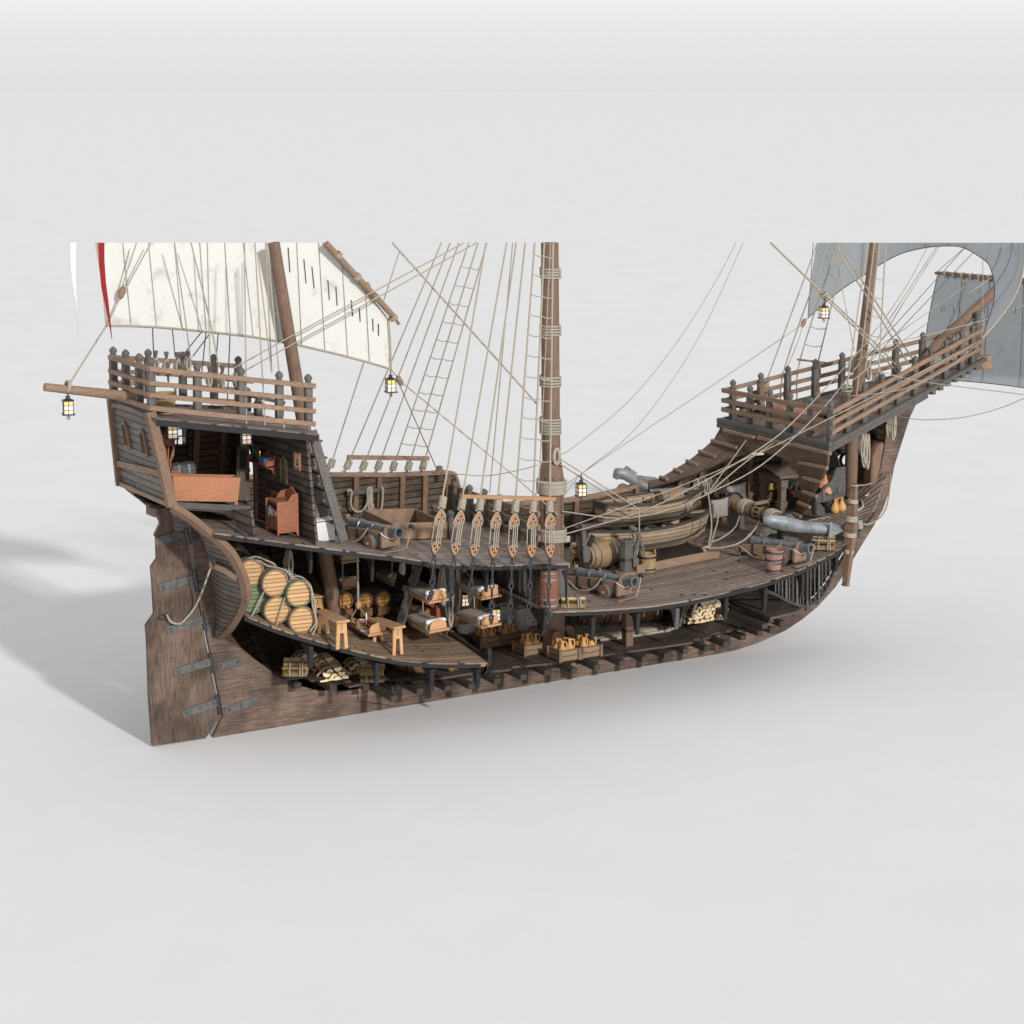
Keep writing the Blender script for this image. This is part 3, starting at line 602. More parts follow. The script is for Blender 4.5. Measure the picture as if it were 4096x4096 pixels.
# low partition and platform in the stern
MB().prism([W(1001, 2036, x=.1), W(1017, 2152, x=-.02), W(930, 2098, x=-.02), W(920, 2040, x=.05)], (.05, 0, 0)).build('low_partition', M['bulkhead'], ship)
zp = W(995, 2030, y=-1.1).z
pf = [W(703, 2019, y=-1.15), W(1004, 2034, y=-1.1)]
MB().hexa([pf[0] - V((0, 0, .1)), pf[1] - V((0, 0, .1)), V((pf[1].x + .1, 1.5, pf[1].z - .1)), V((pf[0].x, 1.4, pf[0].z - .1))], [pf[0], pf[1], V((pf[1].x + .1, 1.5, pf[1].z)), V((pf[0].x, 1.4, pf[0].z))]).build('stern_platform', M['lowdeck'], ship, label='raised platform in the stern cabin')
MB().beam(W(700, 2021, y=-1.19), W(1003, 2036, y=-1.14), .06, .13).build('platform_beam', M['grey_x'], ship, bevel=.01)
MB().beam(pf[1] + V((-.05, -.1, -.03)), pf[1] + V((.1, .8, -.03)), .12, .06).build('platform_tread', M['grey_x'], ship, bevel=.01)
# ladder from half deck to poop
LD_ = []
for o in (0, .62):
    t0, t1 = W(1248, 1722, y=-1.6) + V((.0, o, 0)), W(1376, 2165, y=-2.05) + V((0, o, 0))
    pr = MB().beam(t0, t1, .06, .2, V((0, -1, 0)).cross(t1 - t0)).build('ladder_side', M['grey'], ship, bevel=.01); LD_.append((t0, t1))
for k in range(6):
    t = .1 + .15 * k; a = LD_[0][0].lerp(LD_[0][1], t) + V((.05, -.03, 0)); b = LD_[1][0].lerp(LD_[1][1], t) + V((.05, .03, 0)); MB().beam(a, b, .22, .045).build('ladder_tread', M['grey_x'], ship, bevel=.008)
# ------------------------------------------------------------------ half deck: fore rail, hatch, bulkhead below
rn = V((F3a.y - F3b.y, -(F3a.x - F3b.x), 0))
def fr3(u, v, off=0.0): return WN(u, v, F3a, rn) + V((off, 0, 0))
for (a, b) in [((1819, 1953), (2156, 2057)), ((1819, 2000), (2157, 2111)), ((1822, 2043), (2158, 2154))]:
    p, q = fr3(*a), fr3(*b); board([p, p.lerp(q, .5) + V((0, 0, -.03)), q], .07, .13, 'break_rail', 'trim_y', ship)
pr_ = [(1832, 1925, 2080), (1889, 1937, 2110), (1948, 1953, 2135), (2010, 1975, 2165), (2078, 2004, 2195), (2141, 2030, 2215)]
for u, v0, v1 in pr_: finial_post(fr3(u, v1, -.08), fr3(u, v0, -.08), .17, 'break_post', M['grey'], ship)
p, q = fr3(1835, 2088), fr3(2150, 2212); board([p, q], .1, .1, 'break_sill', 'grey_x', ship)
# hatch coaming on the half deck
hc = [D3.at(1452, 2100), D3.at(1572, 2160), D3.at(1790, 2153), D3.at(1665, 2085)]
hc[3] = hc[0] + (hc[2] - hc[1])
hh = .36
def coaming(c, h, th, mat, lab):
    pars = []
    n = len(c)
    for i in range(n):
        a, b = c[i], c[(i + 1) % n]; ctr = sum((p for p in c), V()) / n
        inn = lambda p: (ctr - p).normalized() * th * 1.4
        MB().hexa([a, b, b + inn(b), a + inn(a)], [a + ZZ * h, b + ZZ * h, b + inn(b) + ZZ * h, a + inn(a) + ZZ * h]).build('hatch_side', M[mat], ship, bevel=.01, label=lab if i == 0 else None)
coaming(hc, hh, .08, 'trim', 'brown open hatch coaming on the half deck')
ctr = sum(hc, V()) / 4
MB().prism([p.lerp(ctr, .06) + V((0, 0, .012)) for p in hc], (0, 0, .004)).build('hatch_shade_sheet', M['black'], ship)  # black sheet laid on the uncut deck, painted darkness of an open hatch
# upright plank bulkhead closing the space below the half deck
bn = V((BHa.y - BHb.y, -(BHa.x - BHb.x), 0))
def bhp(u, v): return WN(u, v, BHa, bn)
bl = [bhp(2165, 2268), bhp(2168, 2442), bhp(1973, 2330), bhp(1850, 2262), bhp(1850, 2180), bhp(2100, 2240)]
zt_ = min(D3.z(6.6), D3.z(7.0)) - .1
B0, B1 = bl[1], V((BHa.x, 2.9, 2.2))
fb = MB().prism([V((B0.x, B0.y, B0.z)), V((B1.x, B1.y, 1.9)), V((B1.x, B1.y, zt_ - .1)), V((B0.x, B0.y, zt_ - .05))], (.07, 0, 0)).build('waist_bulkhead', M['bulkhead_v'], ship, label='upright planked bulkhead with arched window below the half deck')
wb = bhp(2097, 2375)
cut(fb, MB().prism(arch_poly(wb - V((.4, 0, 0)), (BHb - BHa).normalized(), .26, .62), (.9, 0, 0)))
MB().tube(arch_poly(wb + V((-.02, 0, -.02)), (BHb - BHa).normalized(), .32, .68), .035, 4, closed=True).build('window_frame', M['grey'], ship)
for dy in (-.06, .06): MB().beam(wb + V((.02, dy, 0)), wb + V((.02, dy, .58)), .022, .022, (1, 0, 0)).build('glazing_bar', M['grey'], ship)
MB().prism([bhp(2150, 2268), bhp(2176, 2262), bhp(2180, 2400), bhp(2176, 2470), bhp(2172, 2520), bhp(2163, 2545), bhp(2158, 2500), bhp(2120, 2440), bhp(1975, 2345), bhp(1978, 2330), bhp(2120, 2415), bhp(2156, 2420)], (.09, 0, 0)).build('bulkhead_knee', M['black_wood'], ship)
# curved grey brackets under the deck rims
def knee(pt, h, w, out, name='deck_knee', mat='black_wood', th=.1):
    """pt: top outer corner below a deck; out: direction to the hull inside"""
    o = V(out).normalized(); c = [(0, 0), (w, 0), (w, -.06), (w * .5, -h * .22), (w * .3, -h * .5), (w * .2, -h * .97), (w * .12, -h), (w * .02, -h * .6), (0, -h * .3)]
    pl = [V(pt) + o * a + ZZ * b for a, b in c]; s = o.cross(ZZ).normalized() * th
    MB().prism([p - s / 2 for p in pl], s).build(name, M[mat], ship, bevel=.01)
def on_edge(dk, u, v, inn=.06):
    x = 5
    for _ in range(40): x = lerp(x, W(u, v, y=-interp(dk.y, x)).x, .6)
    p = W(u, v, y=-interp(dk.y, x) + inn); p.z = dk.z(p.x) - .16; return p
for u, v, h in [(2375, 2455, .55), (2555, 2440, .5), (2712, 2420, .5), (2908, 2390, .55), (3065, 2345, .6), (3215, 2290, .6), (3350, 2225, .4)]: knee(on_edge(DM, u, v), h, .4, (0, 1, 0), mat='grey_x' if u == 2712 else 'black_wood')
for u, v, h in [(1245, 2580, .5), (1510, 2640, .5), (1730, 2660, .5), (1915, 2660, .45)]: knee(on_edge(DL, u, v), h, .4, (0, 1, 0), mat='black_wood')
for u, v, h in [(1245, 2195, .5), (1492, 2225, .52), (1740, 2265, .5), (1950, 2275, .55), (2130, 2270, .5)]: knee(on_edge(D3, u, v, .5), h, .42, (0, 1, 0), mat='black_wood', th=.07)
knee(on_edge(D3, 2268, 2262, .05), .72, .1, (-1, .2, 0), th=.08)
MB().prism([W(u, v, y=-2.3) for u, v in [(2235, 2275), (2252, 2290), (2262, 2330), (2278, 2345), (2296, 2390), (2300, 2440), (2252, 2440), (2240, 2400)]], (0, .08, 0)).build('deck_bracket', M['grey'], ship, bevel=.01)
# edge timber of the lower deck break
p0, p1 = DL.at(1790, 2540), DL.at(1950, 2650)
MB().beam(p0 + V((.05, 0, .0)), p1 + V((.05, 0, .0)), .1, .16).build('deck_break_beam', M['black_wood'], ship)
MB().prism([W(u, v, y=p1.y) for u, v in [(1942, 2690), (1955, 2640), (1950, 2600), (1962, 2588), (1968, 2600), (1960, 2660), (1925, 2700)]], (0, .09, 0)).build('deck_break_knee', M['black_wood'], ship)
MB().prism([W(u, v, y=p0.y) for u, v in [(1783, 2532), (1795, 2522), (1815, 2522), (1832, 2560), (1825, 2590), (1800, 2580)]], (0, .12, 0)).build('deck_break_block', M['grey_x'], ship, bevel=.02)
# ------------------------------------------------------------------ hold: floor timbers, planks, posts
HZ = .68
for i, (u, v) in enumerate([(1192, 2738), (1335, 2748), (1465, 2742), (1578, 2788), (1580, 2750), (1680, 2760), (1792, 2748), (1888, 2740), (1990, 2720), (2095, 2704), (2190, 2686), (2298, 2678), (2390, 2665), (2490, 2648), (2580, 2632), (2668, 2618), (2745, 2600), (2830, 2590), (2905, 2572), (2975, 2545), (3042, 2528), (3100, 2520), (3130, 2490)]):
    z = .60 if u > 1700 else lerp(1.02, .64, (u - 1192) / 508)
    if u > 2950: z = .72 + (u - 2950) * .0018
    p = W(u, v - 6, z=z); p.y = max(p.y, -1.75)
    MB().beam(p - V((0, 0, .07)), V((p.x, 1.2, z - .02)), .16, .13).build('floor_timber', M['timber'], ship, bevel=.01)
edge = [(1717, 2716), (1830, 2700), (1890, 2690), (2040, 2676), (2050, 2666), (2222, 2650), (2330, 2632), (2450, 2612), (2600, 2592), (2770, 2568), (2775, 2556), (2840, 2548), (2850, 2532), (2925, 2520), (2960, 2508), (2965, 2495), (3005, 2488), (3038, 2474)]
ep = [W(u, v, z=HZ + max(0, (u - 2800) * .0012)) for u, v in edge]
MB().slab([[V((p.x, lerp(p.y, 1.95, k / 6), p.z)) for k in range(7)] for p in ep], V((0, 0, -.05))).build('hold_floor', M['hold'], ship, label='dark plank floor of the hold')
# aft hold shelf carrying the firewood
sh = [(1135, 2718, 1220, 2705), (1245, 2722, 1320, 2708), (1320, 2738, 1405, 2722), (1395, 2745, 1560, 2712), (1560, 2722, 1640, 2708), (1605, 2722, 1712, 2705)]
for a, b, c, d in sh:
    p, q = W(a, b, y=-.62), W(c, d, y=-.62); zz = (p.z + q.z) / 2; p, q = W(a, b, z=zz), W(c, d, z=zz); MB().slab([[V((x, lerp(y, 1.0, k / 3), zz)) for k in range(4)] for x, y in ((p.x, p.y), (q.x, q.y))], V((0, 0, -.045))).build('hold_shelf', M['hold'], ship, bevel=.008)
# raised fore platform of the hold
fp = [(2922, 2402), (2935, 2432), (3080, 2478), (3095, 2470), (3150, 2462), (3190, 2445)]
q = [W(2925, 2405, z=1.25), W(3080, 2470, z=1.25), W(3195, 2443, z=1.3)]
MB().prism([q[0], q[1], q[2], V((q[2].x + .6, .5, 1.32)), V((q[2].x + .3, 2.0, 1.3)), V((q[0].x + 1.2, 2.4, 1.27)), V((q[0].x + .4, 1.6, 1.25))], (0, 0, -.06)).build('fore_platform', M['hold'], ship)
for u, v in [(3085, 2482), (3060, 2505)]:
    p = W(u, v, z=1.12); MB().beam(p, V((p.x, .8, 1.12)), .16, .13).build('floor_timber', M['timber'], ship)
# pillars
a, b = W(2510, 2622, y=-.35), W(2510, 2420, y=-.35)
MB().beam(a, b, .2, .2, (0, 1, 0)).build('pillar', M['mast'], ship, bevel=.012); MB().beam(W(2511, 2520, y=-.35) - V((0, 0, .03)), W(2511, 2520, y=-.35) + V((0, 0, .03)), .23, .23, (0, 1, 0)).build('pillar_band', M['iron'], ship)
for u, v0, v1, y in [(2333, 2510, 2420, 1.0), (2710, 2560, 2400, .6)]: MB().beam(W(u, v0, y=y), W(u, v1 - 60, y=y), .22, .22, (0, 1, 0)).build('pillar', M['trim_z'], ship, bevel=.01)
# curved braces at the mast step
for pl, y in [([(2208, 2600), (2215, 2530), (2235, 2522), (2255, 2545), (2262, 2590), (2258, 2640), (2240, 2640), (2240, 2570)], -.4), ([(2258, 2510), (2280, 2498), (2300, 2515), (2312, 2560), (2318, 2600), (2290, 2600), (2280, 2560)], -.1), ([(2118, 2560), (2125, 2515), (2150, 2505), (2165, 2520), (2165, 2600), (2120, 2600)], .35), ([(2285, 2650), (2300, 2645), (2310, 2665), (2308, 2696), (2285, 2698)], -.5)]:
    MB().prism([W(u, v, y=y) for u, v in pl], (0, .14, 0)).build('mast_step_brace', M['trim_z'], ship, bevel=.02)
# ------------------------------------------------------------------ fore deck house: grating, ramp arch, forecastle
g0, g1 = DM.at(2540, 2290), DM.at(2880, 2222)
gc = [V((g0.x, .35, 0)), V((g0.x, -.35, 0)), V((g1.x, -.35, 0)), V((g1.x, .35, 0))]
gc = [DM.at(2635, 2282), DM.at(2878, 2232)]; gd = (gc[1] - gc[0]); gb = V((.0, 1.7, 0))
gp = [gc[0] - gd * .35, gc[1], gc[1] + gb, gc[0] - gd * .35 + gb]
for p in gp: p.z = DM.z(p.x, p.y)
coaming(gp, .2, .09, 'trim', 'low coaming round the dark deck grating')
gt = MB()
for k in range(1, 34): gt.beam(gp[0].lerp(gp[1], k / 34) + V((0, .06, .14)), gp[3].lerp(gp[2], k / 34) + V((0, -.06, .14)), .035, .04)
for k in (1, 2, 3): gt.beam(gp[0].lerp(gp[3], k / 4) + V((.05, 0, .12)), gp[1].lerp(gp[2], k / 4) + V((-.05, 0, .12)), .05, .04)
gt.build('deck_grating', M['timber'], ship)
MB().prism([p + V((0, 0, .012)) for p in gp], (0, 0, .004)).build('grating_shade_sheet', M['black'], ship)  # black sheet under the bars, painted shade instead of a real well
FX = 14.9
def fa(u, v): return W(u, v, x=FX)
def onhull(u, v, off):
    y = 2.6
    for _ in range(50): p = W(u, v, y=y); y = lerp(y, hull_pt(p.x, min(p.z, interp(top, p.x))) - off, .4)
    return W(u, v, y=y)
O_ = [onhull(2590, 1927, .06), onhull(2643, 1911, .05), onhull(2695, 1878, .05), onhull(2751, 1845, .05), onhull(2801, 1805, .05), onhull(2850, 1762, .05), W(2905, 1714, x=14.87), W(2975, 1728, x=14.89), W(3040, 1742, x=14.9), W(3110, 1757, x=14.8), W(3180, 1772, x=14.8), W(3255, 1790, x=14.8), W(3310, 1805, x=14.8), W(3310, 1835, x=14.86), W(3306, 1868, x=14.93), W(3290, 1900, x=15.0), W(3270, 1940, x=15.1), W(3245, 1980, x=15.2), W(3222, 2020, x=15.35), W(3200, 2068, x=15.5)]
I_ = [W(2600, 1952, x=O_[0].x), W(2690, 1926, x=O_[1].x), W(2775, 1897, x=O_[2].x), W(2840, 1866, x=O_[3].x), W(2905, 1835, x=O_[4].x), W(2960, 1817, x=O_[5].x), W(2990, 1810, x=O_[6].x - .05), W(3010, 1807, x=14.7), W(3030, 1806, x=14.74), W(3060, 1809, x=14.77), W(3095, 1819, x=14.8), W(3125, 1832, x=14.8), W(3150, 1848, x=14.8), W(3172, 1868, x=14.83), W(3190, 1895, x=14.88), W(3200, 1925, x=14.95), W(3200, 1965, x=15.05), W(3197, 1995, x=15.15), W(3186, 2022, x=15.3), W(3164, 2054, x=15.45)]
ramp = MB().slab([[o.lerp(i, k / 4) for k in range(5)] for o, i in zip(O_, I_)], V((.07, 0, -.03))).build('forecastle_ramp', M['ramp'], ship, label='curved brown ramp arch with cleats under the forecastle')
for u0, v0, u1, v1, xx in [(2644, 1912, 2674, 1922, 1), (2700, 1881, 2732, 1895, 2), (2750, 1847, 2797, 1866, 3), (2800, 1808, 2866, 1831, 4), (2850, 1766, 2950, 1795, 5), (2897, 1724, 3022, 1755, 14.68), (3036, 1755, 3168, 1785, 14.7), (3178, 1783, 3326, 1820, 14.7), (3198, 1853, 3314, 1878, 14.8), (3215, 1914, 3292, 1935, 14.92), (3213, 1970, 3272, 1990, 15.02), (3195, 2014, 3244, 2034, 15.2), (3166, 2055, 3207, 2072, 15.38)]:
    xx = O_[xx].x - .02 if isinstance(xx, int) else xx
    MB().beam(W(u0, v0, x=xx) + V((-.03, 0, .03)), W(u1, v1, x=xx) + V((-.03, 0, .03)), .09, .08).build('ramp_cleat', M['trim_y'], ship, bevel=.012)
# forecastle platform
cA = fa(3324, 1772); PRW = W(3937, 1432, y=-.16)
zA, zP = cA.z, PRW.z; HWF = 2.12
def fdeck(x, y=0): return lerp(zA, zP, (x - FX) / (PRW.x - FX))
def fside(x): return lerp(HWF, .16, (x - FX) / (PRW.x - FX))
MB().slab([[V((x, t * fside(x), fdeck(x))) for t in (-1, -.5, 0, .5, 1)] for x in [lerp(FX, PRW.x, i / 12) for i in range(13)]], V((0, 0, -.06))).build('forecastle_deck', M['poopdeck'], ship, label='forecastle deck planking')
for s in (-1, 1):
    a, b = V((FX - .06, s * (HWF + .04), zA - .02)), V((PRW.x, s * .2, zP - .02)); MB().beam(a, b, .12, .1).build('forecastle_beam', M['grey_x'], ship, bevel=.01)
    m = a.lerp(b, .6); MB().beam(a - V((0, 0, .11)), m - V((0, 0, .11)), .1, .11).build('forecastle_beam', M['grey_x'], ship, bevel=.01)
    for k in range(7):
        p = a.lerp(b, .64 + .05 * k); MB().beam(p + V((0, s * .06, -.1)), V((p.x, 0, p.z - .1)), .13, .12).build('beam_end', M['grey'], ship, bevel=.008)
for dz, hh_ in ((-.02, .12), (-.14, .11)): MB().beam(V((FX - .08, HWF + .08, zA + dz)), V((FX - .08, -HWF - .08, zA + dz)), .14, hh_).build('forecastle_beam', M['grey_x'], ship, bevel=.01)
FRL = []
for vL, vR, up_, vp in [(1567, 1647, 3939, 1314), (1610, 1690, 3933, 1357), (1646, 1729, 3930, 1388)]:
    s_ = fa(3325, vR); p_ = W(up_, vp, y=-.17); l_ = fa(2896, vL); z_ = s_.z; s_.y = -HWF
    FRL.append((s_, p_))
    board([s_, p_], .07, .1, 'forecastle_rail', 'trim', ship); board([mir(s_), mir(p_)], .07, .1, 'forecastle_rail', 'trim', ship)
    board([s_ + V((0, -.06, 0)), mir(s_) + V((0, .06, 0))], .07, .11, 'forecastle_rail', 'trim_y', ship)
def ft(x, i): a, b = FRL[i]; return a.lerp(b, (x - a.x) / (b.x - a.x))
for u, v in [(3327, 1640), (3400, 1605), (3467, 1570), (3538, 1533), (3602, 1500), (3669, 1462), (3732, 1425), (3793, 1388), (3856, 1350), (3900, 1325)]:
    a, b = FRL[0]; n_ = V((b.y - a.y, -(b.x - a.x), 0)); p = WN(u, v, a, n_); x = max(p.x, FX + .02)
    q = ft(x, 0) + V((.0, .08, 0)); finial_post(V((q.x, q.y, fdeck(x) - .05)), q + V((0, 0, .24)), .15, 'forecastle_post', M['grey'], ship)
for u, v in [(2924, 1560), (3035, 1530), (3143, 1502), (3253, 1473), (3360, 1445), (3575, 1390), (3682, 1360), (3789, 1333)]:
    a, b = [mir(p) for p in FRL[0]]; n_ = V((b.y - a.y, -(b.x - a.x), 0)); p = WN(u, v, a, n_); x = max(p.x, FX + .02)
    q = mir(ft(x, 0)) + V((.0, -.08, 0)); finial_post(V((q.x, q.y, fdeck(x) - .05)), q + V((0, 0, .24)), .15, 'forecastle_post', M['grey'], ship)
for u, v in [(3000, 1590), (3079, 1605), (3160, 1620), (3244, 1635)]:
    p = W(u, v, x=FX + .07); finial_post(V((p.x, p.y, zA - .05)), V((p.x, p.y, FRL[0][0].z + .24)), .15, 'forecastle_post', M['grey'], ship)
q = V((FRL[0][1].x - .1, 0, 0)); finial_post(V((q.x, 0, fdeck(q.x) - .05)), V((q.x, 0, FRL[0][1].z + .45)), .18, 'prow_post', M['grey'], ship)
# prow block
pb = [W(u, v, y=-.12) for u, v in [(3905, 1445), (3912, 1428), (3970, 1421), (3974, 1470), (3966, 1483), (3941, 1480), (3923, 1468), (3921, 1450), (3908, 1452)]]
MB().prism(pb, (0, .24, 0)).build('prow_block', M['trim'], ship, bevel=.02)
# hull strakes and brackets under the forecastle at the stem
MB().prism([W(u, v, y=-.25) for u, v in [(3480, 2030), (3490, 1830), (3510, 1778), (3530, 1770), (3540, 1775), (3515, 1910)]], (0, .3, 0)).build('stem_knee', M['trim_z'], ship, bevel=.03)
MB().beam(W(3480, 1700, y=.3), W(3525, 1765, y=.15), .1, .08).build('stem_brace', M['black_wood'], ship)
MB().beam(W(3328, 1810, y=-1.6), W(3345, 1865, y=-1.2), .2, .06).build('ramp_brace', M['black_wood'], ship)
# ------------------------------------------------------------------ masts, bowsprit, yards
def mast(pts, name, lab, n=16): return MB().tube([p for p, r in pts], [r for p, r in pts], n).build(name, M['mast'], ship, label=lab)
mz = [(W(1095, 971, y=0), .125), (W(1290, 2160, y=0), .155), (W(1345, 2475, y=0), .165)]
mast(mz, 'mizzen_mast', 'raked mizzen mast')
top_ = W(2199, 971, y=0); bot_ = W(2216, 2640, y=0)
mast([(top_, .2), (W(2203, 1700, y=0), .212), (W(2206, 1845, y=0), .215)], 'main_mast', 'thick mainmast bound with rope')
mm = MB(); c0 = W(2206, 1845, y=0); c1 = W(2206, 1905, y=0); 
mm.tube([W(2206, 1848, y=0), c1, W(2207, 2240, y=0), bot_], [.235, .29, .285, .27], 8).build('mast_fish', M['mast'], ship, label='eight sided thickened foot of the mainmast')
for k in range(8):
    a = 2 * math.pi * (k + .5) / 8
    if math.sin(a) < .3: MB().tube([c1 + V((math.cos(a) * .262, math.sin(a) * .262, 0)), W(2207, 2240, y=0) + V((math.cos(a) * .258, math.sin(a) * .258, 0))], .014, 4).build('mast_seam', M['black_wood'], ship)
mast([(W(3499, 971, y=0), .12), (W(3430, 1575, y=0), .16), (W(3409, 1752, y=0), .165), (W(3401, 1985, y=0), .155)], 'fore_mast', 'foremast rising through the forecastle')
mast([(W(3690, 1462, y=.25), .15), (W(3743, 1387, y=.25), .15), (W(4140, 1015, y=.25), .12)], 'bowsprit', 'bowsprit slanting up over the prow')
def wrap(a, b, r, n, t=.03, lab=None, par=None, mat='rope'):
    a, b = V(a), V(b); d, s, u = frame(b - a, V((0, 1, 0))); mb = MB(); pts = []
    for i in range(n * 16 + 1):
        k = i / 16; an = 2 * math.pi * k; pts.append(a.lerp(b, k / n) + (s * math.cos(an) + u * math.sin(an)) * (r + t * .7))
    mb.tube(pts, t, 6); return mb.build('rope_lashing', M[mat], par or ship)
for v0, v1, n, r in [(1068, 1112, 4, .205), (1295, 1340, 4, .208), (1500, 1545, 4, .21), (1668, 1735, 6, .212)]: wrap(W(2201, v0, y=0), W(2202, v1, y=0), r, n, .028)
wrap(W(2206, 1918, y=0), W(2206, 1970, y=0), .287, 6, .042); wrap(W(2207, 2112, y=0), W(2207, 2160, y=0), .285, 5, .042)
tag(MB().tube([W(2226, 1826, y=-.24) + V((.09 * math.sin(a) * .8, -.0, .17 * math.cos(a))) for a in [2 * math.pi * i / 16 for i in range(16)]], .045, 7, closed=True).build('rope_coil', M['rope']), 'pale rope coil hung on a peg of the mainmast', 'rope coil')
# ------------------------------------------------------------------ sails
def sheet(rows, name, mat, label, th=.018, group=None):
    o = MB().slab(rows, V((0, th, 0))).build(name, M[mat], sharp=60); return tag(o, label, 'sail')
def pl(pts): return [W(u, v, y=y) for u, v, y in pts]
def resample(pts, n):
    L = [0]
    for a, b in zip(pts, pts[1:]): L.append(L[-1] + (b - a).length)
    out = []
    for i in range(n + 1):
        d = L[-1] * i / n; k = max(j for j in range(len(L)) if L[j] <= d + 1e-9); k = min(k, len(pts) - 2)
        out.append(pts[k].lerp(pts[k + 1], (d - L[k]) / max(L[k + 1] - L[k], 1e-6)))
    return out
SY = .28
def msy(u, v): return SY + .25 * math.sin(math.pi * min(max((u - 390) / 1170, 0), 1)) * min(1, (1420 - v) / 450 if v < 1420 else 0)
def ms(u, v, o=0): return W(u, v, y=msy(u, v) + o)
footp = [(427, 1303), (520, 1304), (612, 1308), (730, 1317), (845, 1329), (1000, 1346), (1132, 1369), (1179, 1377), (1350, 1417), (1460, 1446), (1563, 1476)]
toplp = [(386, 971), (490, 971), (590, 971), (700, 971), (810, 971), (960, 971), (1080, 971), (1140, 971), (1292, 971), (1430, 1128), (1553, 1277)]
def mid(u0, v0, u1, v1, t): return (lerp(u0, u1, t), lerp(v0, v1, t))
mrows = []
for k in range(9):
    t = k / 8; row = []
    for i, (a, b) in enumerate(zip(toplp, footp)):
        u, v = mid(*a, *b, t)
        if i == 0: u += -10 * math.sin(math.pi * t) * 0 + (4 * math.sin(math.pi * t))
        if i == 10: u += 4 * math.sin(math.pi * t)
        row.append((u, v))
    mrows.append(row)
def dens(row, f):
    out = []
    for a, b in zip(row, row[1:]):
        for j in range(3): out.append(f(*mid(*a, *b, j / 3)))
    return out + [f(*row[-1])]
msail = tag(MB().slab([dens(r, ms) for r in mrows], V((0, .015, 0))).build('mizzen_sail', M['canvas'], sharp=60), 'large white lateen sail set on the mizzen mast behind the poop', 'sail')
def on_sail(par, f, pts, r, name, mat, n=5): return MB().tube([f(u, v, -.012) for u, v in pts], r, n).build(name, M[mat], par)
on_sail(msail, ms, [(424, 1303)] + footp[1:] + [(1563, 1476)], .028, 'bolt_rope', 'rope')
on_sail(msail, ms, [mid(*toplp[0], *footp[0], k / 6) if k in (0, 6) else (lerp(386, 427, k / 6) + 4 * math.sin(math.pi * k / 6), lerp(971, 1303, k / 6)) for k in range(7)], .03, 'bolt_rope', 'rope')
on_sail(msail, ms, [(1553, 1277), (1560, 1380), (1563, 1476)], .028, 'bolt_rope', 'rope')
on_sail(msail, ms, [(1292, 971), (1430, 1128), (1553, 1277)], .02, 'bolt_rope', 'rope')
for a, b in [((491, 971), (524, 1301)), ((594, 971), (626, 1303)), ((698, 971), (727, 1308)), ((799, 971), (825, 1322)), ((899, 971), (922, 1335)), ((903 + 70, 971), (900 + 113, 1345)), ((1099 - 20, 971), (1113, 1362)), ((1187, 971), (1207, 1380)), ((1275, 971), (1300, 1398)), ((1370, 1069), (1391, 1424)), ((1463, 1173), (1478, 1446))]:
    on_sail(msail, ms, [a, mid(*a, *b, .5), b], .009, 'sail_seam', 'seam', 4)
for x0, y0, x1, y1 in [(1121, 1000, 1128, 1068), (1153, 990, 1160, 1089), (1216, 1037, 1225, 1134), (1248, 1066, 1257, 1154), (1312, 1121, 1318, 1200), (1344, 1147, 1349, 1222), (1405, 1201, 1411, 1265), (1438, 1233, 1441, 1287), (1491, 1275, 1493, 1325), (1514, 1295, 1515, 1342)]:
    on_sail(msail, ms, [(x0, y0), (x1, y1)], .012, 'reef_point', 'reef', 4)
yd = MB().tube([W(1303, 974, y=.2), W(1555, 1245, y=.2), W(1580, 1272, y=.2), W(1581, 1274, y=.2), W(1596, 1297, y=.2)], [.075, .068, .065, .04, .036], 12).build('mizzen_yard', M['trim']); tag(yd, 'brown lateen yard along the upper edge of the white sail', 'yard')
for u, v in [(1352, 1020), (1428, 1107), (1502, 1190), (1573, 1270)]:
    d = (W(1581, 1274, y=.2) - W(1303, 974, y=.2)).normalized(); c = W(u, v, y=.2); wrap(c - d * .05, c + d * .05, .068, 3, .016, par=yd)
MB().beam(W(1464, 1132, y=.2), W(1478, 1150, y=.2), .06, .1).build('cleat', M['trim'], yd, bevel=.02)
def pennant(L, R, name, lab, mat, y):
    tag(MB().slab([[W(*a, y=y), W(*mid(*a, *b, .5), y=y - .02), W(*b, y=y)] for a, b in zip(L, R)], V((0, .01, 0))).build(name, M[mat], sharp=60), lab, 'pennant')
pennant([(393, 971), (397, 1060), (406, 1150), (421, 1220), (436, 1290), (447, 1356)], [(418, 971), (418, 1040), (424, 1130), (434, 1205), (442, 1285), (449, 1357)], 'pennant', 'long red pennant tail hanging before the white sail', 'red', -.5)
pennant([(282, 971), (283, 1060), (291, 1140), (301, 1210), (309, 1290), (314, 1350)], [(305, 971), (302, 1050), (304, 1130), (308, 1200), (312, 1285), (315, 1352)], 'pennant', 'long white pennant tail hanging in the air beside the red one', 'white_cloth', -.5)
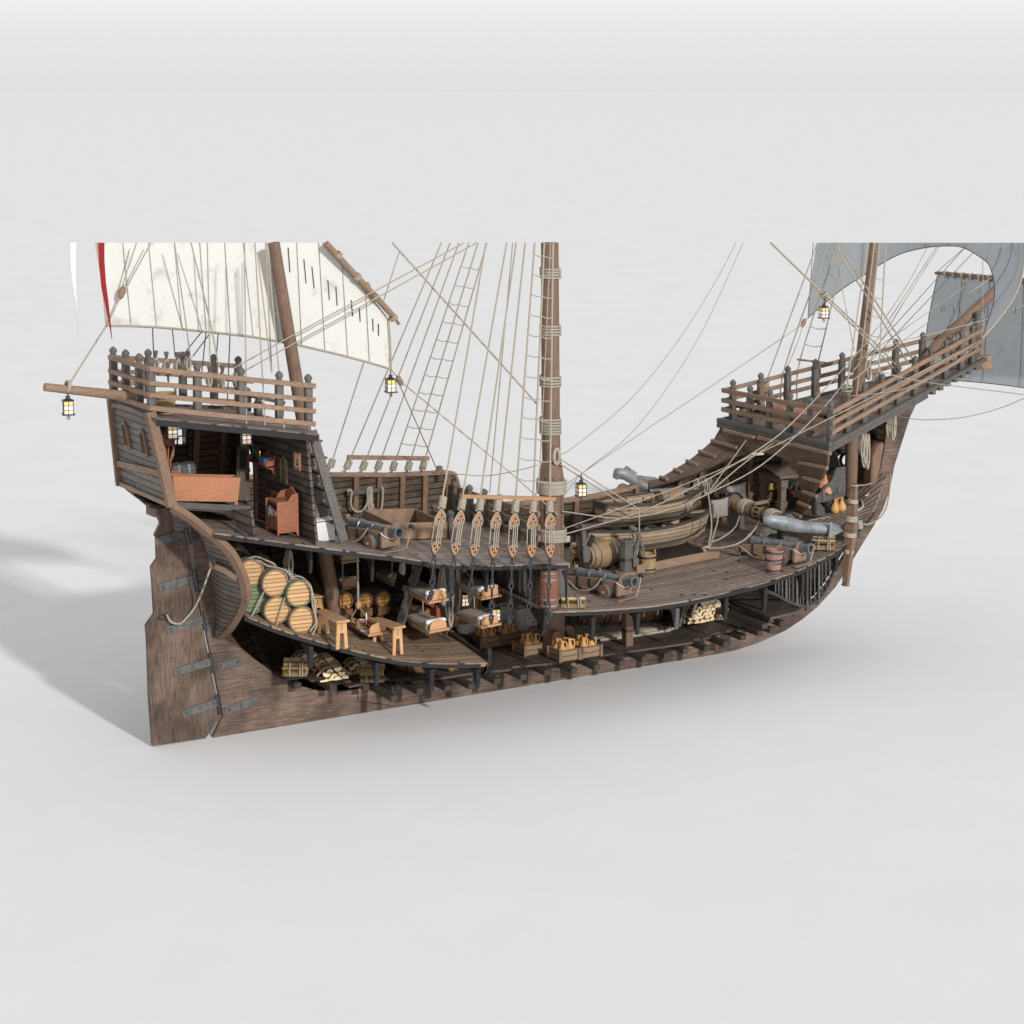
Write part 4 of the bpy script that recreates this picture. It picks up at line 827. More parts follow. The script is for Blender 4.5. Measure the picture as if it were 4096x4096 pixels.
# foresail
ff = [(3230, 1274), (3353, 1169), (3450, 1104), (3585, 1023), (3701, 991), (3798, 984), (3859, 993), (3942, 1044), (3966, 1086), (3977, 1142), (3972, 1220), (3930, 1352)]
ftp = [(3269, 971), (3360, 971), (3455, 971), (3590, 971), (3700, 971), (3790, 971), (3860, 971), (3960, 971), (4005, 971), (4050, 971), (4078, 971), (4098, 971)]
fy = [4.3, 3.4, 2.7, 1.6, .6, -.3, -1.0, -1.9, -2.3, -2.7, -3.2, -4.2]
bow_ = [8, 0, 0, 0, 0, 0, 0, 0, 8, 18, 38, 62]
def fs(i, t, o=0):
    u, v = mid(*ftp[i], *ff[i], t); u += bow_[i] * math.sin(math.pi * t) * (.9 if i else -.9)
    return W(u, v, y=fy[i] + .0 * t + o)
fsail = tag(MB().slab([bez([fs(i, k / 8) for i in range(12)], 3) for k in range(9)], V((.018, 0, 0))).build('foresail', M['canvas_shade'], sharp=60), 'large shade toned foresail with deeply arched foot over the prow', 'sail')
MB().tube(bez([fs(i, 1) for i in range(12)], 4), .012, 5).build('bolt_rope', M['rope_dark'], fsail)
MB().tube([fs(11, k / 10, -.02) for k in range(11)], .025, 6).build('bolt_rope', M['rope'], fsail)
for i in (2, 4, 6, 7, 8, 9, 10): MB().tube([fs(i, k / 8, -.012) for k in range(9)], .008, 4).build('sail_seam', M['seam'], fsail)
# spritsail
sx = W(3750, 1102, y=3.4).x
def sp(u, v, bel=0): return W(u, v, x=sx + bel)
tp = [(3750, 1102), (3850, 1111), (3960, 1120), (4096, 1131), (4230, 1143), (4360, 1156)]
bt_ = [(3690, 1500), (3810, 1520), (3930, 1531), (4080, 1549), (4220, 1575), (4350, 1605)]
ss = []
for k in range(9):
    t = k / 8; b = .5 * math.sin(math.pi * t); ss.append([sp(lerp(a[0], c[0], t) - (10 * math.sin(math.pi * t) if i == 0 else 0), lerp(a[1], c[1], t), b * (.55 + .9 * math.sin(math.pi * i / 5))) for i, (a, c) in enumerate(zip(tp, bt_))])
spr = tag(MB().slab([bez(r, 3) for r in ss], V((.018, 0, 0))).build('spritsail', M['canvas_shade'], sharp=60), 'shade toned spritsail hanging under the bowsprit ahead of the prow', 'sail')
for i in (1, 2, 3): MB().tube([p - V((.015, 0, 0)) for p in [r[i] for r in ss]], .008, 4).build('sail_seam', M['seam'], spr)
MB().tube([r[0] for r in ss], .012, 5).build('bolt_rope', M['rope_dark'], spr); MB().tube(bez([p for p in ss[-1]], 3), .012, 5).build('bolt_rope', M['rope_dark'], spr)
for u, v in [(3765, 1230), (3775, 1225), (3812, 1228), (3838, 1232), (3880, 1228), (3925, 1226), (3935, 1230), (4015, 1232), (4030, 1228), (4060, 1232)]: MB().tube([sp(u, v, .17), sp(u + 3, v + 22, .2)], .01, 4).build('reef_point', M['reef'], spr)
sy = MB().tube([sp(3742, 1092), sp(3755, 1093), sp(4096, 1124), sp(4370, 1150)], [.04, .055, .085, .085], 10).build('sprit_yard', M['mast']); tag(sy, 'thin brown yard carrying the shade toned spritsail under the bowsprit', 'yard')
for u in (3786, 3820, 3854, 3888, 3922, 3960, 4070):
    v = 1095 + (u - 3755) * .0905; wrap(sp(u - 4, v - .4), sp(u + 4, v + .4), .075, 2, .016, par=sy)
wrap(W(4064, 1084, y=.25), W(4078, 1072, y=.25), .13, 4, .03)
# ------------------------------------------------------------------ shrouds with deadeyes
def heart(c, ux, uz, n, s=1.0, flip=False, th=.06):
    prof = [(0, -.15), (.1, -.14), (.15, -.09), (.155, -.02), (.12, .07), (.06, .15), (0, .2)]
    pts = [(a, b) for a, b in prof] + [(-a, b) for a, b in reversed(prof[1:-1])]
    if flip: pts = [(a, -b) for a, b in pts]
    ol = [c + ux * a * s + uz * b * s for a, b in pts]; return ol, [p - n * th / 2 for p in ol]
def link(mb, c, ux, uz, w, h, r=.02): mb.tube([c + ux * w * math.cos(a) + uz * h * math.sin(a) for a in [math.pi / 6 + i * math.pi / 3 for i in range(6)]], r, 5, closed=True)
NX = V((1, 0, 0)); NN = V((.25, -1, 0)).normalized(); UXs = V((1, .25, 0)).normalized()
ordn = ['first', 'second', 'third', 'fourth', 'fifth', 'sixth', 'seventh']
UD = [(1761, 2072), (1838, 2078), (1911, 2083), (1984, 2085), (2057, 2087), (2129, 2087), (2200, 2087)]
LD2 = [(1742, 2185), (1821, 2190), (1897, 2196), (1974, 2199), (2050, 2199), (2125, 2199), (2199, 2201)]
LS = [(1770, 2011), (1848, 2016), (1920, 2020), (1990, 2023), (2062, 2027), (2132, 2027), (2199, 2027)]
CE = [(1725, 2378), (1803, 2382), (1880, 2388), (1965, 2475), (2040, 2475), (2114, 2475), (2191, 2475)]
TP = [(1944, 971), (2027, 971), (2065, 971), (2101, 971), (2139, 971), (2177, 971), (2212, 971)]
for i in range(7):
    yb = -3.15; L = W(*LD2[i], y=yb); T = W(*TP[i], y=-1.9)
    U = W(*UD[i], y=-3.08); S = W(*LS[i], y=-3.02)
    th_ = thing('shroud', f'{ordn[i]} of the seven deadeye shrouds on chains, counted from the cabin to the mainmast', 'shroud', L, 0, 'shrouds with deadeyes along the half deck')
    MB().tube([T, S + V((0, 0, .1))], .021, 6).build('shroud_rope', M['rope'], th_)
    wrap(S - (T - S).normalized() * .12, S + (T - S).normalized() * .12, .05, 7, .022, par=th_).name = 'rope_whipping'
    dz = (U - L).normalized()
    for c, fl, nm in ((U, False, 'upper_deadeye'), (L, True, 'lower_deadeye')):
        ol, ofs = heart(c, UXs, dz, NN, .84, nm[0] == 'l', .07)
        o = MB().prism(ofs, NN * .07).build(nm, M['deadeye'], th_, bevel=.012)
        ring, _ = heart(c, UXs, dz, NN, .9, nm[0] == 'l')
        MB().tube(ring, (.02 if nm[0] == 'u' else .016), 6, closed=True).build('strop' if nm[0] == 'u' else 'iron_strop', M['rope'] if nm[0] == 'u' else M['iron'], o)
        for a, b in ((0, .06), (-.07, -.02), (.07, -.02)):
            q = c + UXs * a + dz * (b if nm[0] == 'u' else -b) + NN * .037; MB().lathe([(.026, 0), (.026, .004)], q, NN, 8).build('eyelet_shade', M['black'], o)  # black discs paint the dark of the lanyard holes
    for a in (-.13, -.075, 0, .075):
        z0 = -.02 if abs(a) > .05 else .05
        MB().tube([U + UXs * a * .8 + dz * z0 + NN * (.05 if abs(a) < .12 else -.03), L + UXs * a * .8 - dz * (z0 - .02) + NN * (.05 if abs(a) < .12 else -.03)], .013, 5).build('lanyard', M['rope'], th_)
    MB().tube([S - dz * .1, U + UXs * .1 + dz * .04], .02, 5).build('strop_leg', M['rope'], th_); MB().tube([S - dz * .1, U - UXs * .1 + dz * .04], .02, 5).build('strop_leg', M['rope'], th_)
    # chain plate
    E = W(*CE[i], y=-3.0); A = L - dz * .18; D = (E - A); n = 2 if i < 3 else 3; m = MB(); st = D / n; dn = D.normalized()
    pos = A
    for k in range(n):
        p = A + st * k; link(m, p + dn * .05, UXs, dn, .03, .07, .018); link(m, p + dn * .16, UXs, dn, .065, .075, .02); m.tube([p + dn * .22, p + st - dn * .04], [.028, .024], 6); 
    link(m, E - dn * .02, UXs, dn, .06, .07, .022); link(m, E + dn * .06, UXs, dn, .035, .06, .02)
    m.build('chain', M['iron'], th_)
    # lower deadeyes' shadow side plate not needed
tag(MB().beam(W(1843, 1985, y=-3.05), W(2221, 1995, y=-3.05), .07, .075).build('sheer_pole', M['deadeye']), 'pale bar lashed across the starboard shrouds above the deadeyes', 'bar')
for k, v in enumerate([1016, 1096, 1178, 1258, 1339, 1421, 1504, 1590, 1669, 1749, 1833, 1915]):
    def at(i, v):
        a, b = TP[i], LS[i]; t = (v - a[1]) / (b[1] - a[1]); return W(a[0], a[1], y=-1.9).lerp(W(b[0], b[1], y=-3.02), t)
    p, q, r = at(4, v), at(5, v + 8), at(6, v + 14)
    tag(MB().tube(bez([p - (q - p) * .05, p.lerp(q, .5) - ZZ * .03, q, q.lerp(r, .5) - ZZ * .03, r + (r - q) * .08], 3), .013, 5).build('ratline', M['rope']), f'{k + 1} steps below the top edge, rope rung across the starboard shrouds beside the mainmast', 'rope rung', 'rope rungs of the starboard shrouds')
# port main shrouds
PLs = [(1326, 1853), (1392, 1858), (1455, 1862), (1515, 1862), (1575, 1864), (1635, 1864), (1693, 1862)]
PTp = [(1506, 1290), (1766, 971), (1801, 971), (1836, 971), (1876, 971), (1912, 971), (1948, 971)]
PB_ = []
for i in range(7):
    S = W(*PLs[i], y=3.0); T = W(*PTp[i], y=2.0 if i else 2.5); PB_.append((T, S))
    th_ = thing('shroud', f'{ordn[i]} of the seven shrouds behind the port bulwark, counted from the cabin ladder', 'shroud', S, 0, 'shrouds behind the port bulwark')
    MB().tube([T, S], .019, 6).build('shroud_rope', M['rope'], th_); dn = (T - S).normalized()
    wrap(S - dn * .1, S + dn * .1, .05, 6, .022, par=th_).name = 'rope_whipping'
    for s in (-1, 1): MB().tube([S - dn * .1, S - dn * .26 + V((s * .07 - .05, .03, 0))], .02, 5).build('strop_leg', M['rope'], th_)
    c = S - dn * .42 + V((-.05, .06, 0)); MB().tube([c + V((.15 * math.cos(a), 0, .17 * math.sin(a))) for a in [i * math.pi / 5 for i in range(6)]], .035, 6).build('deadeye', M['trim'], th_)
tag(MB().beam(W(1390, 1829, y=2.95), W(1715, 1834, y=2.95), .08, .1).build('sheer_pole', M['trim']), 'brown bar lashed across the port shrouds above the bulwark', 'bar')
for k, v in enumerate([1062, 1135, 1207, 1280, 1352, 1423, 1493, 1563, 1632, 1701, 1770]):
    def at(i, v):
        a, b = PTp[i], PLs[i]; t = (v - a[1]) / (b[1] - a[1]); T, S = PB_[i]; return T.lerp(S, t)
    p, q, r = at(4, v), at(5, v + 7), at(6, v + 12)
    tag(MB().tube(bez([p - (q - p) * .05, p.lerp(q, .5) - ZZ * .03, q, q.lerp(r, .5) - ZZ * .03, r + (r - q) * .06], 3), .012, 5).build('ratline', M['rope']), f'{k + 1} steps below the top edge, rope rung across the port shrouds behind the bulwark', 'rope rung', 'rope rungs of the port shrouds')
# ------------------------------------------------------------------ single ropes
RB = .022
def rope(label, pts, r=RB, n=6, mat='rope', smooth=True):
    P = pl(pts); r *= .72; P = bez(P, 5) if len(P) > 2 and smooth else P
    return tag(MB().tube(P, r, n).build('rope', M[mat]), label, 'rope')
def block(lab, u, v, y, d=(0, 0, 1), s=1.0):
    c = W(u, v, y=y); d = V(d).normalized(); o = MB().lathe([(.01, -.13 * s), (.06 * s, -.1 * s), (.075 * s, 0), (.06 * s, .1 * s), (.01, .13 * s)], c, d, 8).build('pulley_block', M['trim']); tag(o, lab, 'pulley')
    MB().tube([c + d * .15 * s, c + V((.08, 0, 0)) * s + d * .02, c - d * .15 * s], .018, 5).build('strop', M['rope'], o); return o
rope('rope from the sail corner down to the tip of the stern boom', [(425, 1303, .28), (270, 1548, .1)], .026)
wrap(W(266, 1546, y=.1), W(274, 1547, y=.1), .09, 3, .026)
block('wooden pulley block lying on the white sail near its aft edge', 487, 1170, .1, (.3, 0, 1))
rope('sheet from the sail pulley down to the aft sail corner', [(480, 1188, .1), (430, 1300, .2)], .022)
rope('upper sheet from the sail pulley, steeper of the two', [(484, 1160, .1), (546, 971, .0)], .022); rope('lower sheet from the sail pulley, flatter of the two', [(500, 1160, .1), (604, 971, .0)], .022)
for k, (nm, pts) in enumerate([('first pin behind the stern rail', [(698, 971, -.2), (764, 1440, .3)]), ('bent brail falling to the fifth poop pin', [(764, 971, -.2), (838, 1277, -.1), (875, 1465, -.2)]), ('brail falling beside the middle poop pin', [(829, 971, -.2), (841, 1475, -.2)]), ('brail falling in front of the mid poop posts to the poop rail', [(978, 971, -.9), (986, 1696, -1.6)]), ('brail ending at the poop edge under the third lantern side', [(1020, 971, -.9), (1061, 1702, -1.7)]), ('brail meeting its neighbour above the second rail post', [(1030, 1010, -.6), (1086, 1490, -1.2)]), ('brail joining the double brail over the second rail post', [(1062, 971, -.6), (1087, 1490, -1.2)]), ('last brail, ending next to the mizzen foot at the poop edge', [(1068, 971, -.9), (1137, 1714, -1.75)])]):
    rope('pale ' + nm if k else 'pale brail falling to the ' + nm, pts, .02)
for nm, pts in [('upright line from the sail foot to the first aft pin', [(610, 1308, .3), (615, 1428, .38)]), ('upright line from the sail foot to the third pin', [(689, 1314, .3), (701, 1432, .38)]), ('slanting line from sail foot back to the third pin', [(808, 1326, .3), (724, 1430, .38)]), ('slanting line from sail foot back to the fourth pin', [(841, 1332, .3), (771, 1426, .38)]), ('line from the sail foot down past the second poop post', [(824, 1328, .3), (797, 1585, .9)]), ('line from the sail foot down between the poop pins', [(873, 1333, .3), (849, 1627, .9)]), ('line from the sail foot to the poop deck by the third post', [(920, 1338, .3), (908, 1640, .9)])]:
    rope('dark ' + nm, pts, .018, mat='rope_dark')
rope('upper of two braces rising from the poop across the mizzen mast', [(935, 1473, -.25), (1200, 1326, -.3), (1855, 972, -.4)], .02); rope('lower of two braces rising from the poop across the mizzen mast', [(945, 1502, -.25), (1200, 1361, -.3), (1905, 972, -.4)], .02)
block('oval wooden pulley beside the hanging sail corner lantern', 1598, 1522, .1, (.5, 0, -1), .9)
rope('short rope from the sail corner to the oval pulley', [(1563, 1476, .28), (1594, 1515, .1)], .02)
rope('tack line from the oval pulley to the main mast foot', [(1606, 1528, .1), (2040, 1890, -.1), (2130, 1969, -.3), (2232, 2060, -.34)], .02, smooth=False)
rope('tack line from the oval pulley to the bulwark knob', [(1596, 1534, .1), (1754, 1892, 2.8)], .02)
rope('mizzen stay coming from above down to the main mast lashing', [(1569, 971, .2), (2150, 1618, 0)], .03)
rope('short line dropping from the stay to the yard', [(1598, 1005, .2), (1531, 1215, .3)], .02)
rope('extra rope down through the starboard shrouds to the break rail', [(2051, 971, -.5), (1969, 1858, 1.2), (1958, 1972, 1.3)], .018); rope('halyard hanging down the mainmast face', [(2202, 971, -.3), (2160, 1858, -.35), (2142, 1985, -.35)], .018)
rope('slack thin line from the bulwark knob to the mainmast', [(1790, 1892, 2.8), (1860, 1899, 2.4), (1935, 1903, 2.0), (2020, 1893, 1.2), (2150, 1862, .2)], .014)
rope('thin brace curving from the mainmast up, upper one', [(2235, 1822, -.2), (2300, 1784, .3), (2520, 1600, 1), (2712, 1363, 1.6), (2860, 1130, 2), (2944, 971, 2)], .014); rope('thin brace curving from the mast lashing up, lower one', [(2252, 1990, -.2), (2327, 1885 + 10, .3), (2520, 1738, 1), (2685, 1528, 1.6), (2822, 1299, 2), (2973, 971, 2)], .014)
rope('thin sheet from the foresail clew pulley to the mainmast', [(3212, 1296, 4.1), (2830, 1555, 2), (2560, 1735, 1), (2254, 1944, -.2)], .014)
block('small pulley at the port corner of the shade toned foresail', 3214, 1292, 4.2, (.5, 0, 1), .9); rope('short line from the foresail corner to its small pulley', [(3230, 1274, 4.25), (3216, 1288, 4.2)], .015)
rope('slack line hanging from the foresail pulley to a rail coil', [(3212, 1300, 4.1), (3190, 1370, 3), (3140, 1480, 2.2), (3072, 1528, 2.0)], .014)
rope('heavy mainstay running down to its lashing before the foremast', [(3083, 971, 0), (3300, 1182, 0)], .036)
tag(wrap(W(3290, 1172, y=0), W(3312, 1192, y=0), .05, 4, .03), 'rope lashing on the heavy mainstay over the prow lantern', 'rope lashing'); bpy.context.scene.objects[-1].parent = None
rope('upper leg of the mainstay below its lashing', [(3305, 1184, -.1), (3474, 1346, -.4), (3590, 1466, -.3)], .03); rope('lower leg of the mainstay below its lashing', [(3302, 1194, -.1), (3440, 1330, -.4), (3583, 1482, -.3)], .03)
rope('upper leg of the second stay passing the foremast', [(3340, 971, -.1), (3372, 1012, -.1), (3494, 1192, -.5), (3654, 1442, -.3)], .03); rope('lower leg of the second stay passing the foremast', [(3350, 985, -.1), (3385, 1058, -.3), (3480, 1205, -.5), (3636, 1458, -.3)], .03)
rope('aftermost foremast shroud on the port forecastle rail', [(3270, 971, 1.6), (3067, 1522, 2.0)], .024); rope('second foremast shroud on the port forecastle side', [(3313, 971, 1.6), (3142, 1460, 1.9), (3119, 1625, 1.95)], .024)
rope('port ladder shroud of the foremast, after one', [(3351, 971, 1.6), (3202, 1433, 1.8), (3187, 1605, 1.85)], .024); rope('port ladder shroud of the foremast, forward one', [(3387, 971, 1.5), (3272, 1450, 1.7)], .024)
for k, v in enumerate([1020, 1091, 1165, 1236, 1305, 1376]):
    a = W(3351, 971, y=1.6).lerp(W(3202, 1433, y=1.8), (v - 971) / 462); b = W(3387, 971, y=1.5).lerp(W(3272, 1450, y=1.7), (v + 6 - 971) / 479)
    tag(MB().tube(sagline(a, b, .05, 6), .011, 5).build('ratline', M['rope']), f'rope rung on the port foremast shrouds, {k + 1} below the top edge', 'rope rung', 'rope rungs of the port foremast shrouds')
rope('starboard foremast shroud ending at the forecastle deck post', [(3471, 971, -.5), (3384, 1574, -1.2)], .024); rope('starboard foremast shroud running over the mast face', [(3498, 971, -.5), (3424, 1600, -1.2)], .024)
rope('starboard ladder shroud of the foremast, after one', [(3518, 971, -.6), (3462, 1480, -1.3)], .024); rope('starboard ladder shroud of the foremast, forward one', [(3543, 971, -.6), (3515, 1485, -1.25)], .024)
for k, v in enumerate([1036, 1111, 1186, 1262, 1338, 1408]):
    a = W(3518, 971, y=-.6).lerp(W(3462, 1480, y=-1.3), (v - 971) / 509); b = W(3543, 971, y=-.6).lerp(W(3515, 1485, y=-1.25), (v + 6 - 971) / 514)
    tag(MB().tube(sagline(a, b, .04, 6), .011, 5).build('ratline', M['rope']), f'rope rung on the starboard foremast shrouds, {k + 1} below the top edge', 'rope rung', 'rope rungs of the starboard foremast shrouds')
rope('thin dark line along the port edge of the foresail', [(3253, 971, 3), (3233, 1262, 3.6)], .012, mat='rope_dark'); rope('thin line falling from the stay to the foremast foot', [(3337, 990, 0), (3417, 1406, 0)], .012)
for lab, u0, v0, u1, v1, y in [('thin brown spreader bar on the port forecastle rail', 3190, 1438, 3316, 1453, 1.8), ('thin brown spreader bar on the starboard foremast shrouds', 3461, 1483, 3520, 1490, -1.3)]:
    tag(MB().beam(W(u0, v0, y=y), W(u1, v1, y=y), .05, .05).build('sheer_pole', M['trim']), lab, 'bar')
for lab, pts, r, m in [('pale line from aloft to the forecastle bow, first', [(3718, 971, .5), (3640, 1120, .4), (3540, 1272, .2), (3420, 1420, 0)], .016, 'rope'), ('pale line from aloft to the forecastle bow, second', [(3757, 971, .5), (3550, 1290, .2), (3440, 1470, 0)], .016, 'rope'), ('pale line from aloft to the forecastle bow, third', [(3766, 971, .4), (3590, 1250, .2), (3470, 1460, -.1)], .016, 'rope'),
    ('dark line from the spritsail yard end toward the foremast', [(3745, 1090, 3), (3860, 990, 3)], .012, 'rope_dark'), ('grey stay line over the bow rail, upper of two', [(3860, 990, .5), (3558, 1325, .4), (3470, 1430, .3)], .013, 'rope_dark'), ('grey stay line over the bow rail, lower of two', [(3893, 1010, .5), (3588, 1332, .4), (3440, 1490, .3)], .013, 'rope_dark'),
    ('line from the spritsail pulley aft to the foremast foot', [(3858, 1146, .8), (3545, 1366, .4), (3410, 1455, .2)], .014, 'rope'), ('long line from the foresail edge down to the forecastle post', [(3964, 1111, -1.8), (3672, 1319, -1.2), (3384, 1542, -1.4)], .018, 'rope'), ('thin line above the bow rail running to the prow', [(3954, 1275, -.8), (3780, 1322, -.8), (3585, 1372, -.8), (3430, 1440, -.8)], .014, 'rope'),
    ('upright line from aloft to the prow rail end', [(3932, 971, -1), (3930, 1358, -.3)], .014, 'rope'), ('line from the spreader bar out past the bow to the edge', [(3518, 1486, -1.3), (3700, 1528, -2), (4110, 1580, -4)], .016, 'rope'), ('slack line swinging from the bow coil out past the bow', [(3580, 1661, -.8), (3650, 1675, -1.2), (3720, 1679, -1.6), (3850, 1670, -2.4), (3990, 1636, -3.2), (4110, 1588, -4)], .014, 'rope'),
    ('line crossing the spritsail to the edge of the picture', [(3984, 1265, -3.4), (4110, 1216, -4)], .016, 'rope'), ('thin dark line under the spritsail pulley', [(3875, 1115, 2), (3800, 1290, 1.4), (3745, 1380, 1)], .01, 'rope_dark'), ('slack line draped along the starboard bow rail', [(3920, 1365, -.3), (3870, 1410, -.5), (3760, 1490, -.95), (3600, 1560, -1.5), (3410, 1583, -1.9)], .014, 'rope')]:
    rope(lab, pts, r, 5, m)
block('small pulley in front of the shade toned spritsail', 3862, 1140, 1.0, (.4, 0, 1), .8)
block('small pulley on the starboard bow rail near the prow', 3905, 1384, -.35, (.6, 0, 1), .8)
# long braces between mainmast foot and forecastle
rope('thin brace from the mainmast foot along the forecastle rail to the prow', [(2258, 2114, -.3), (2700, 1952, -.8), (3044, 1808, -1.6), (3385, 1640, -2.25), (3640, 1510, -1.6), (3905, 1372, -.4)], .016)
rope('taut brace from the mainmast foot lashing up to the foremast', [(2258, 2137, -.3), (2556, 2049, -.8), (2788, 1940, -1.2), (3050, 1787, -1.6), (3208, 1652, -1.6), (3471, 1366, -.4)], .02)
rope('sagging brace from the mainmast belly to the foremast', [(2248, 2045, -.32), (2449, 2072, -.5), (2556, 2066, -.7), (2705, 2030, -1), (2850, 1966, -1.2), (3050, 1857, -1.6), (3277, 1650, -1.8), (3440, 1450, -.6)], .02)
rope('rope from the first forecastle pin to the boat knot', [(3008, 1728, 1.0), (2833, 1971, -.6)], .02); rope('rope from the second forecastle pin to the boat knot', [(3133, 1745, -.2), (2980, 1850, -.5), (2833, 1975, -.6)], .02)
for i, (u, v, y) in enumerate([(3010, 1722, .98), (3138, 1745, -.3)]):
    tag(coil(W(u - 2, v - 8, y=y) - V((.12, 0, 0)), .14, .26, (.3, -1, 0), 3, .022, seed=i + 30), ['hank of rope on the port pin of the forecastle beam', 'hank of rope on the middle pin of the forecastle beam'][i], 'rope coil')
rope('upper line from the mast peg coil to the boat stern knot', [(2240, 1836, -.3), (2556, 2036, -.2)], .022); rope('lower line from the mast peg coil to the boat', [(2240, 1856, -.3), (2478, 2008, .4)], .022)
rope('rope falling from the boat stern knot over both boats', [(2556, 2036, -.2), (2557, 2110, -.25), (2553, 2180, -.1), (2545, 2240, -.2)], .024)
rope('rope falling from the bow knot to the grating, after strand', [(2833, 1975, -.6), (2842, 2050, -.5), (2846, 2110, -.5), (2834, 2190, -.7)], .024); rope('rope falling from the bow knot to the grating, forward strand', [(2868, 2050, -.3), (2872, 2075, -.3), (2858, 2130, -.5), (2838, 2190, -.7)], .024)
# ------------------------------------------------------------------ props: prototypes
def build2(mb, name, mats, parent, idx, bevel=0, **k):
    """mesh with a second material on the faces listed by idx(face centre, normal)"""
    o = mb.build(name, mats[0], parent, bevel, **k); o.data.materials.append(mats[1])
    for p in o.data.polygons:
        if idx(p): p.material_index = 1
    return o
RZX = Matrix.Rotation(math.pi / 2, 4, 'Y')
def barrel(label, c, axis, L=.85, r=.27, bulge=1.14, mat='barrel', head='head', hoop='iron', group=None, cat='barrel', tap=False):
    """barrel lying or standing, c is its centre"""
    ax = V(axis).normalized(); t = thing('barrel', label, cat, V(c), 0, group); n = 22
    q = ax.to_track_quat('Z', 'Y'); t.rotation_mode = 'QUATERNION'; t.rotation_quaternion = q
    INV[t.name] = Matrix()
    R = lambda z: r * (1 + (bulge - 1) * (1 - (2 * z / L) ** 2))
    zs = [-L / 2 + L * i / 10 for i in range(11)]
    MB().lathe([(R(-L / 2) - .03, -L / 2)] + [(R(z), z) for z in zs] + [(R(L / 2) - .03, L / 2)], n=n, caps=False).build('staves', M[mat], t)
    for s in (-1, 1): MB().lathe([(.001, s * (L / 2 - .035)), (R(L / 2) - .025, s * (L / 2 - .035)), (R(L / 2) - .025, s * (L / 2 - .06)), (.001, s * (L / 2 - .06))], n=n, caps=False).build('head', M[head], t)
    for z in (-.42, -.25, .25, .42): MB().lathe([(R(z * L - .02) + .002, z * L - .022), (R(z * L) + .014, z * L - .02), (R(z * L) + .014, z * L + .02), (R(z * L + .02) + .002, z * L + .022)], n=n, caps=False).build('hoop', M[hoop], t)
    if tap: MB().lathe([(.025, 0), (.02, .07), (.035, .08), (.03, .12)], V((0, -r * .5, L / 2 - .04)), n=8).build('tap', M['pale'], t)
    return t
def bucket(label, c, h=.34, r0=.15, r1=.2, mat='bucket', tilt=(0, 0, 0), group=None, handle=True):
    t = thing('bucket', label, 'bucket', c, 0, group); INV[t.name] = Matrix(); t.rotation_euler = tilt; n = 18; w = .02
    MB().lathe([(.001, 0), (r0, 0), (r1, h), (r1 - w, h), (r0 - w * .6, .03), (.001, .03)], n=n, caps=False).build('staves', M[mat], t)
    for z in (.14, .82): rr = lerp(r0, r1, z); MB().lathe([(rr - .004, z * h - .022), (rr + .013, z * h - .022), (rr + .013, z * h + .022), (rr - .004, z * h + .022)], n=n, caps=False).build('hoop', M['iron'], t)
    for s in (-1, 1): MB().box((s * (r1 - .01), 0, h + .03), (.03, .09, .09)).build('ear', M[mat], t, bevel=.01)
    return t
def lantern(label, top, s=1.0, lit=True):
    """hanging lantern, top is the upper ring"""
    t = thing('lantern', label, 'lantern', top, 0, 'hanging lanterns'); INV[t.name] = Matrix(); t.rotation_euler = (0, 0, math.radians(-14)); t.scale = (s, s, s)
    ch = MB(); 
    for k in range(3): ch.tube([V((.02 * math.cos(a), 0, -.03 - .055 * k + .035 * math.sin(a))) if k % 2 else V((0, .02 * math.cos(a), -.03 - .055 * k + .035 * math.sin(a))) for a in [i * math.pi / 4 for i in range(8)]], .008, 4, closed=True)
    ch.build('chain', M['lamp_iron'], t)
    w, z0, z1 = .11, -.27, -.56
    MB().hexa([V((x, y, -.255)) for x, y in ((-.15, -.15), (.15, -.15), (.15, .15), (-.15, .15))], [V((x, y, -.2)) for x, y in ((-.05, -.05), (.05, -.05), (.05, .05), (-.05, .05))]).build('roof', M['lamp_iron'], t, bevel=.006)
    MB().lathe([(.05, -.2), (.05, -.16), (.065, -.16), (.065, -.145), (.02, -.14), (.02, -.12)], n=8).build('vent', M['lamp_iron'], t)
    MB().box((0, 0, -.58), (.3, .3, .03)).build('base', M['lamp_iron'], t, bevel=.006)
    MB().tube([V((.035 * math.cos(a), 0, -.665 + .035 * math.sin(a))) for a in [i * math.pi / 5 for i in range(10)]], .012, 5, closed=True).build('ring', M['lamp_iron'], t)
    MB().tube([(0, 0, -.59), (0, 0, -.64)], .014, 5).build('stem', M['lamp_iron'], t)
    cg = MB()
    for x, y in ((-w, -w), (w, -w), (w, w), (-w, w)): cg.box((x, y, (z0 + z1) / 2), (.02, .02, z0 - z1))
    for k in (1, 2):
        z = lerp(z0, z1, k / 3)
        for s in (-1, 1): cg.box((0, s * w, z), (2 * w, .016, .016)); cg.box((s * w, 0, z), (.016, 2 * w, .016))
    for s in (-1, 1): cg.box((0, s * w, (z0 + z1) / 2), (.016, .016, z0 - z1)); cg.box((s * w, 0, (z0 + z1) / 2), (.016, .016, z0 - z1))
    cg.build('cage', M['lamp_iron'], t)
    for k, m in enumerate(('glow_y', 'glow_w', 'glow_p')): MB().box((0, 0, lerp(z0, z1, (k + .5) / 3)), (2 * w - .012, 2 * w - .012, (z0 - z1) / 3 - .002)).build('pane', M[m], t)
    return t
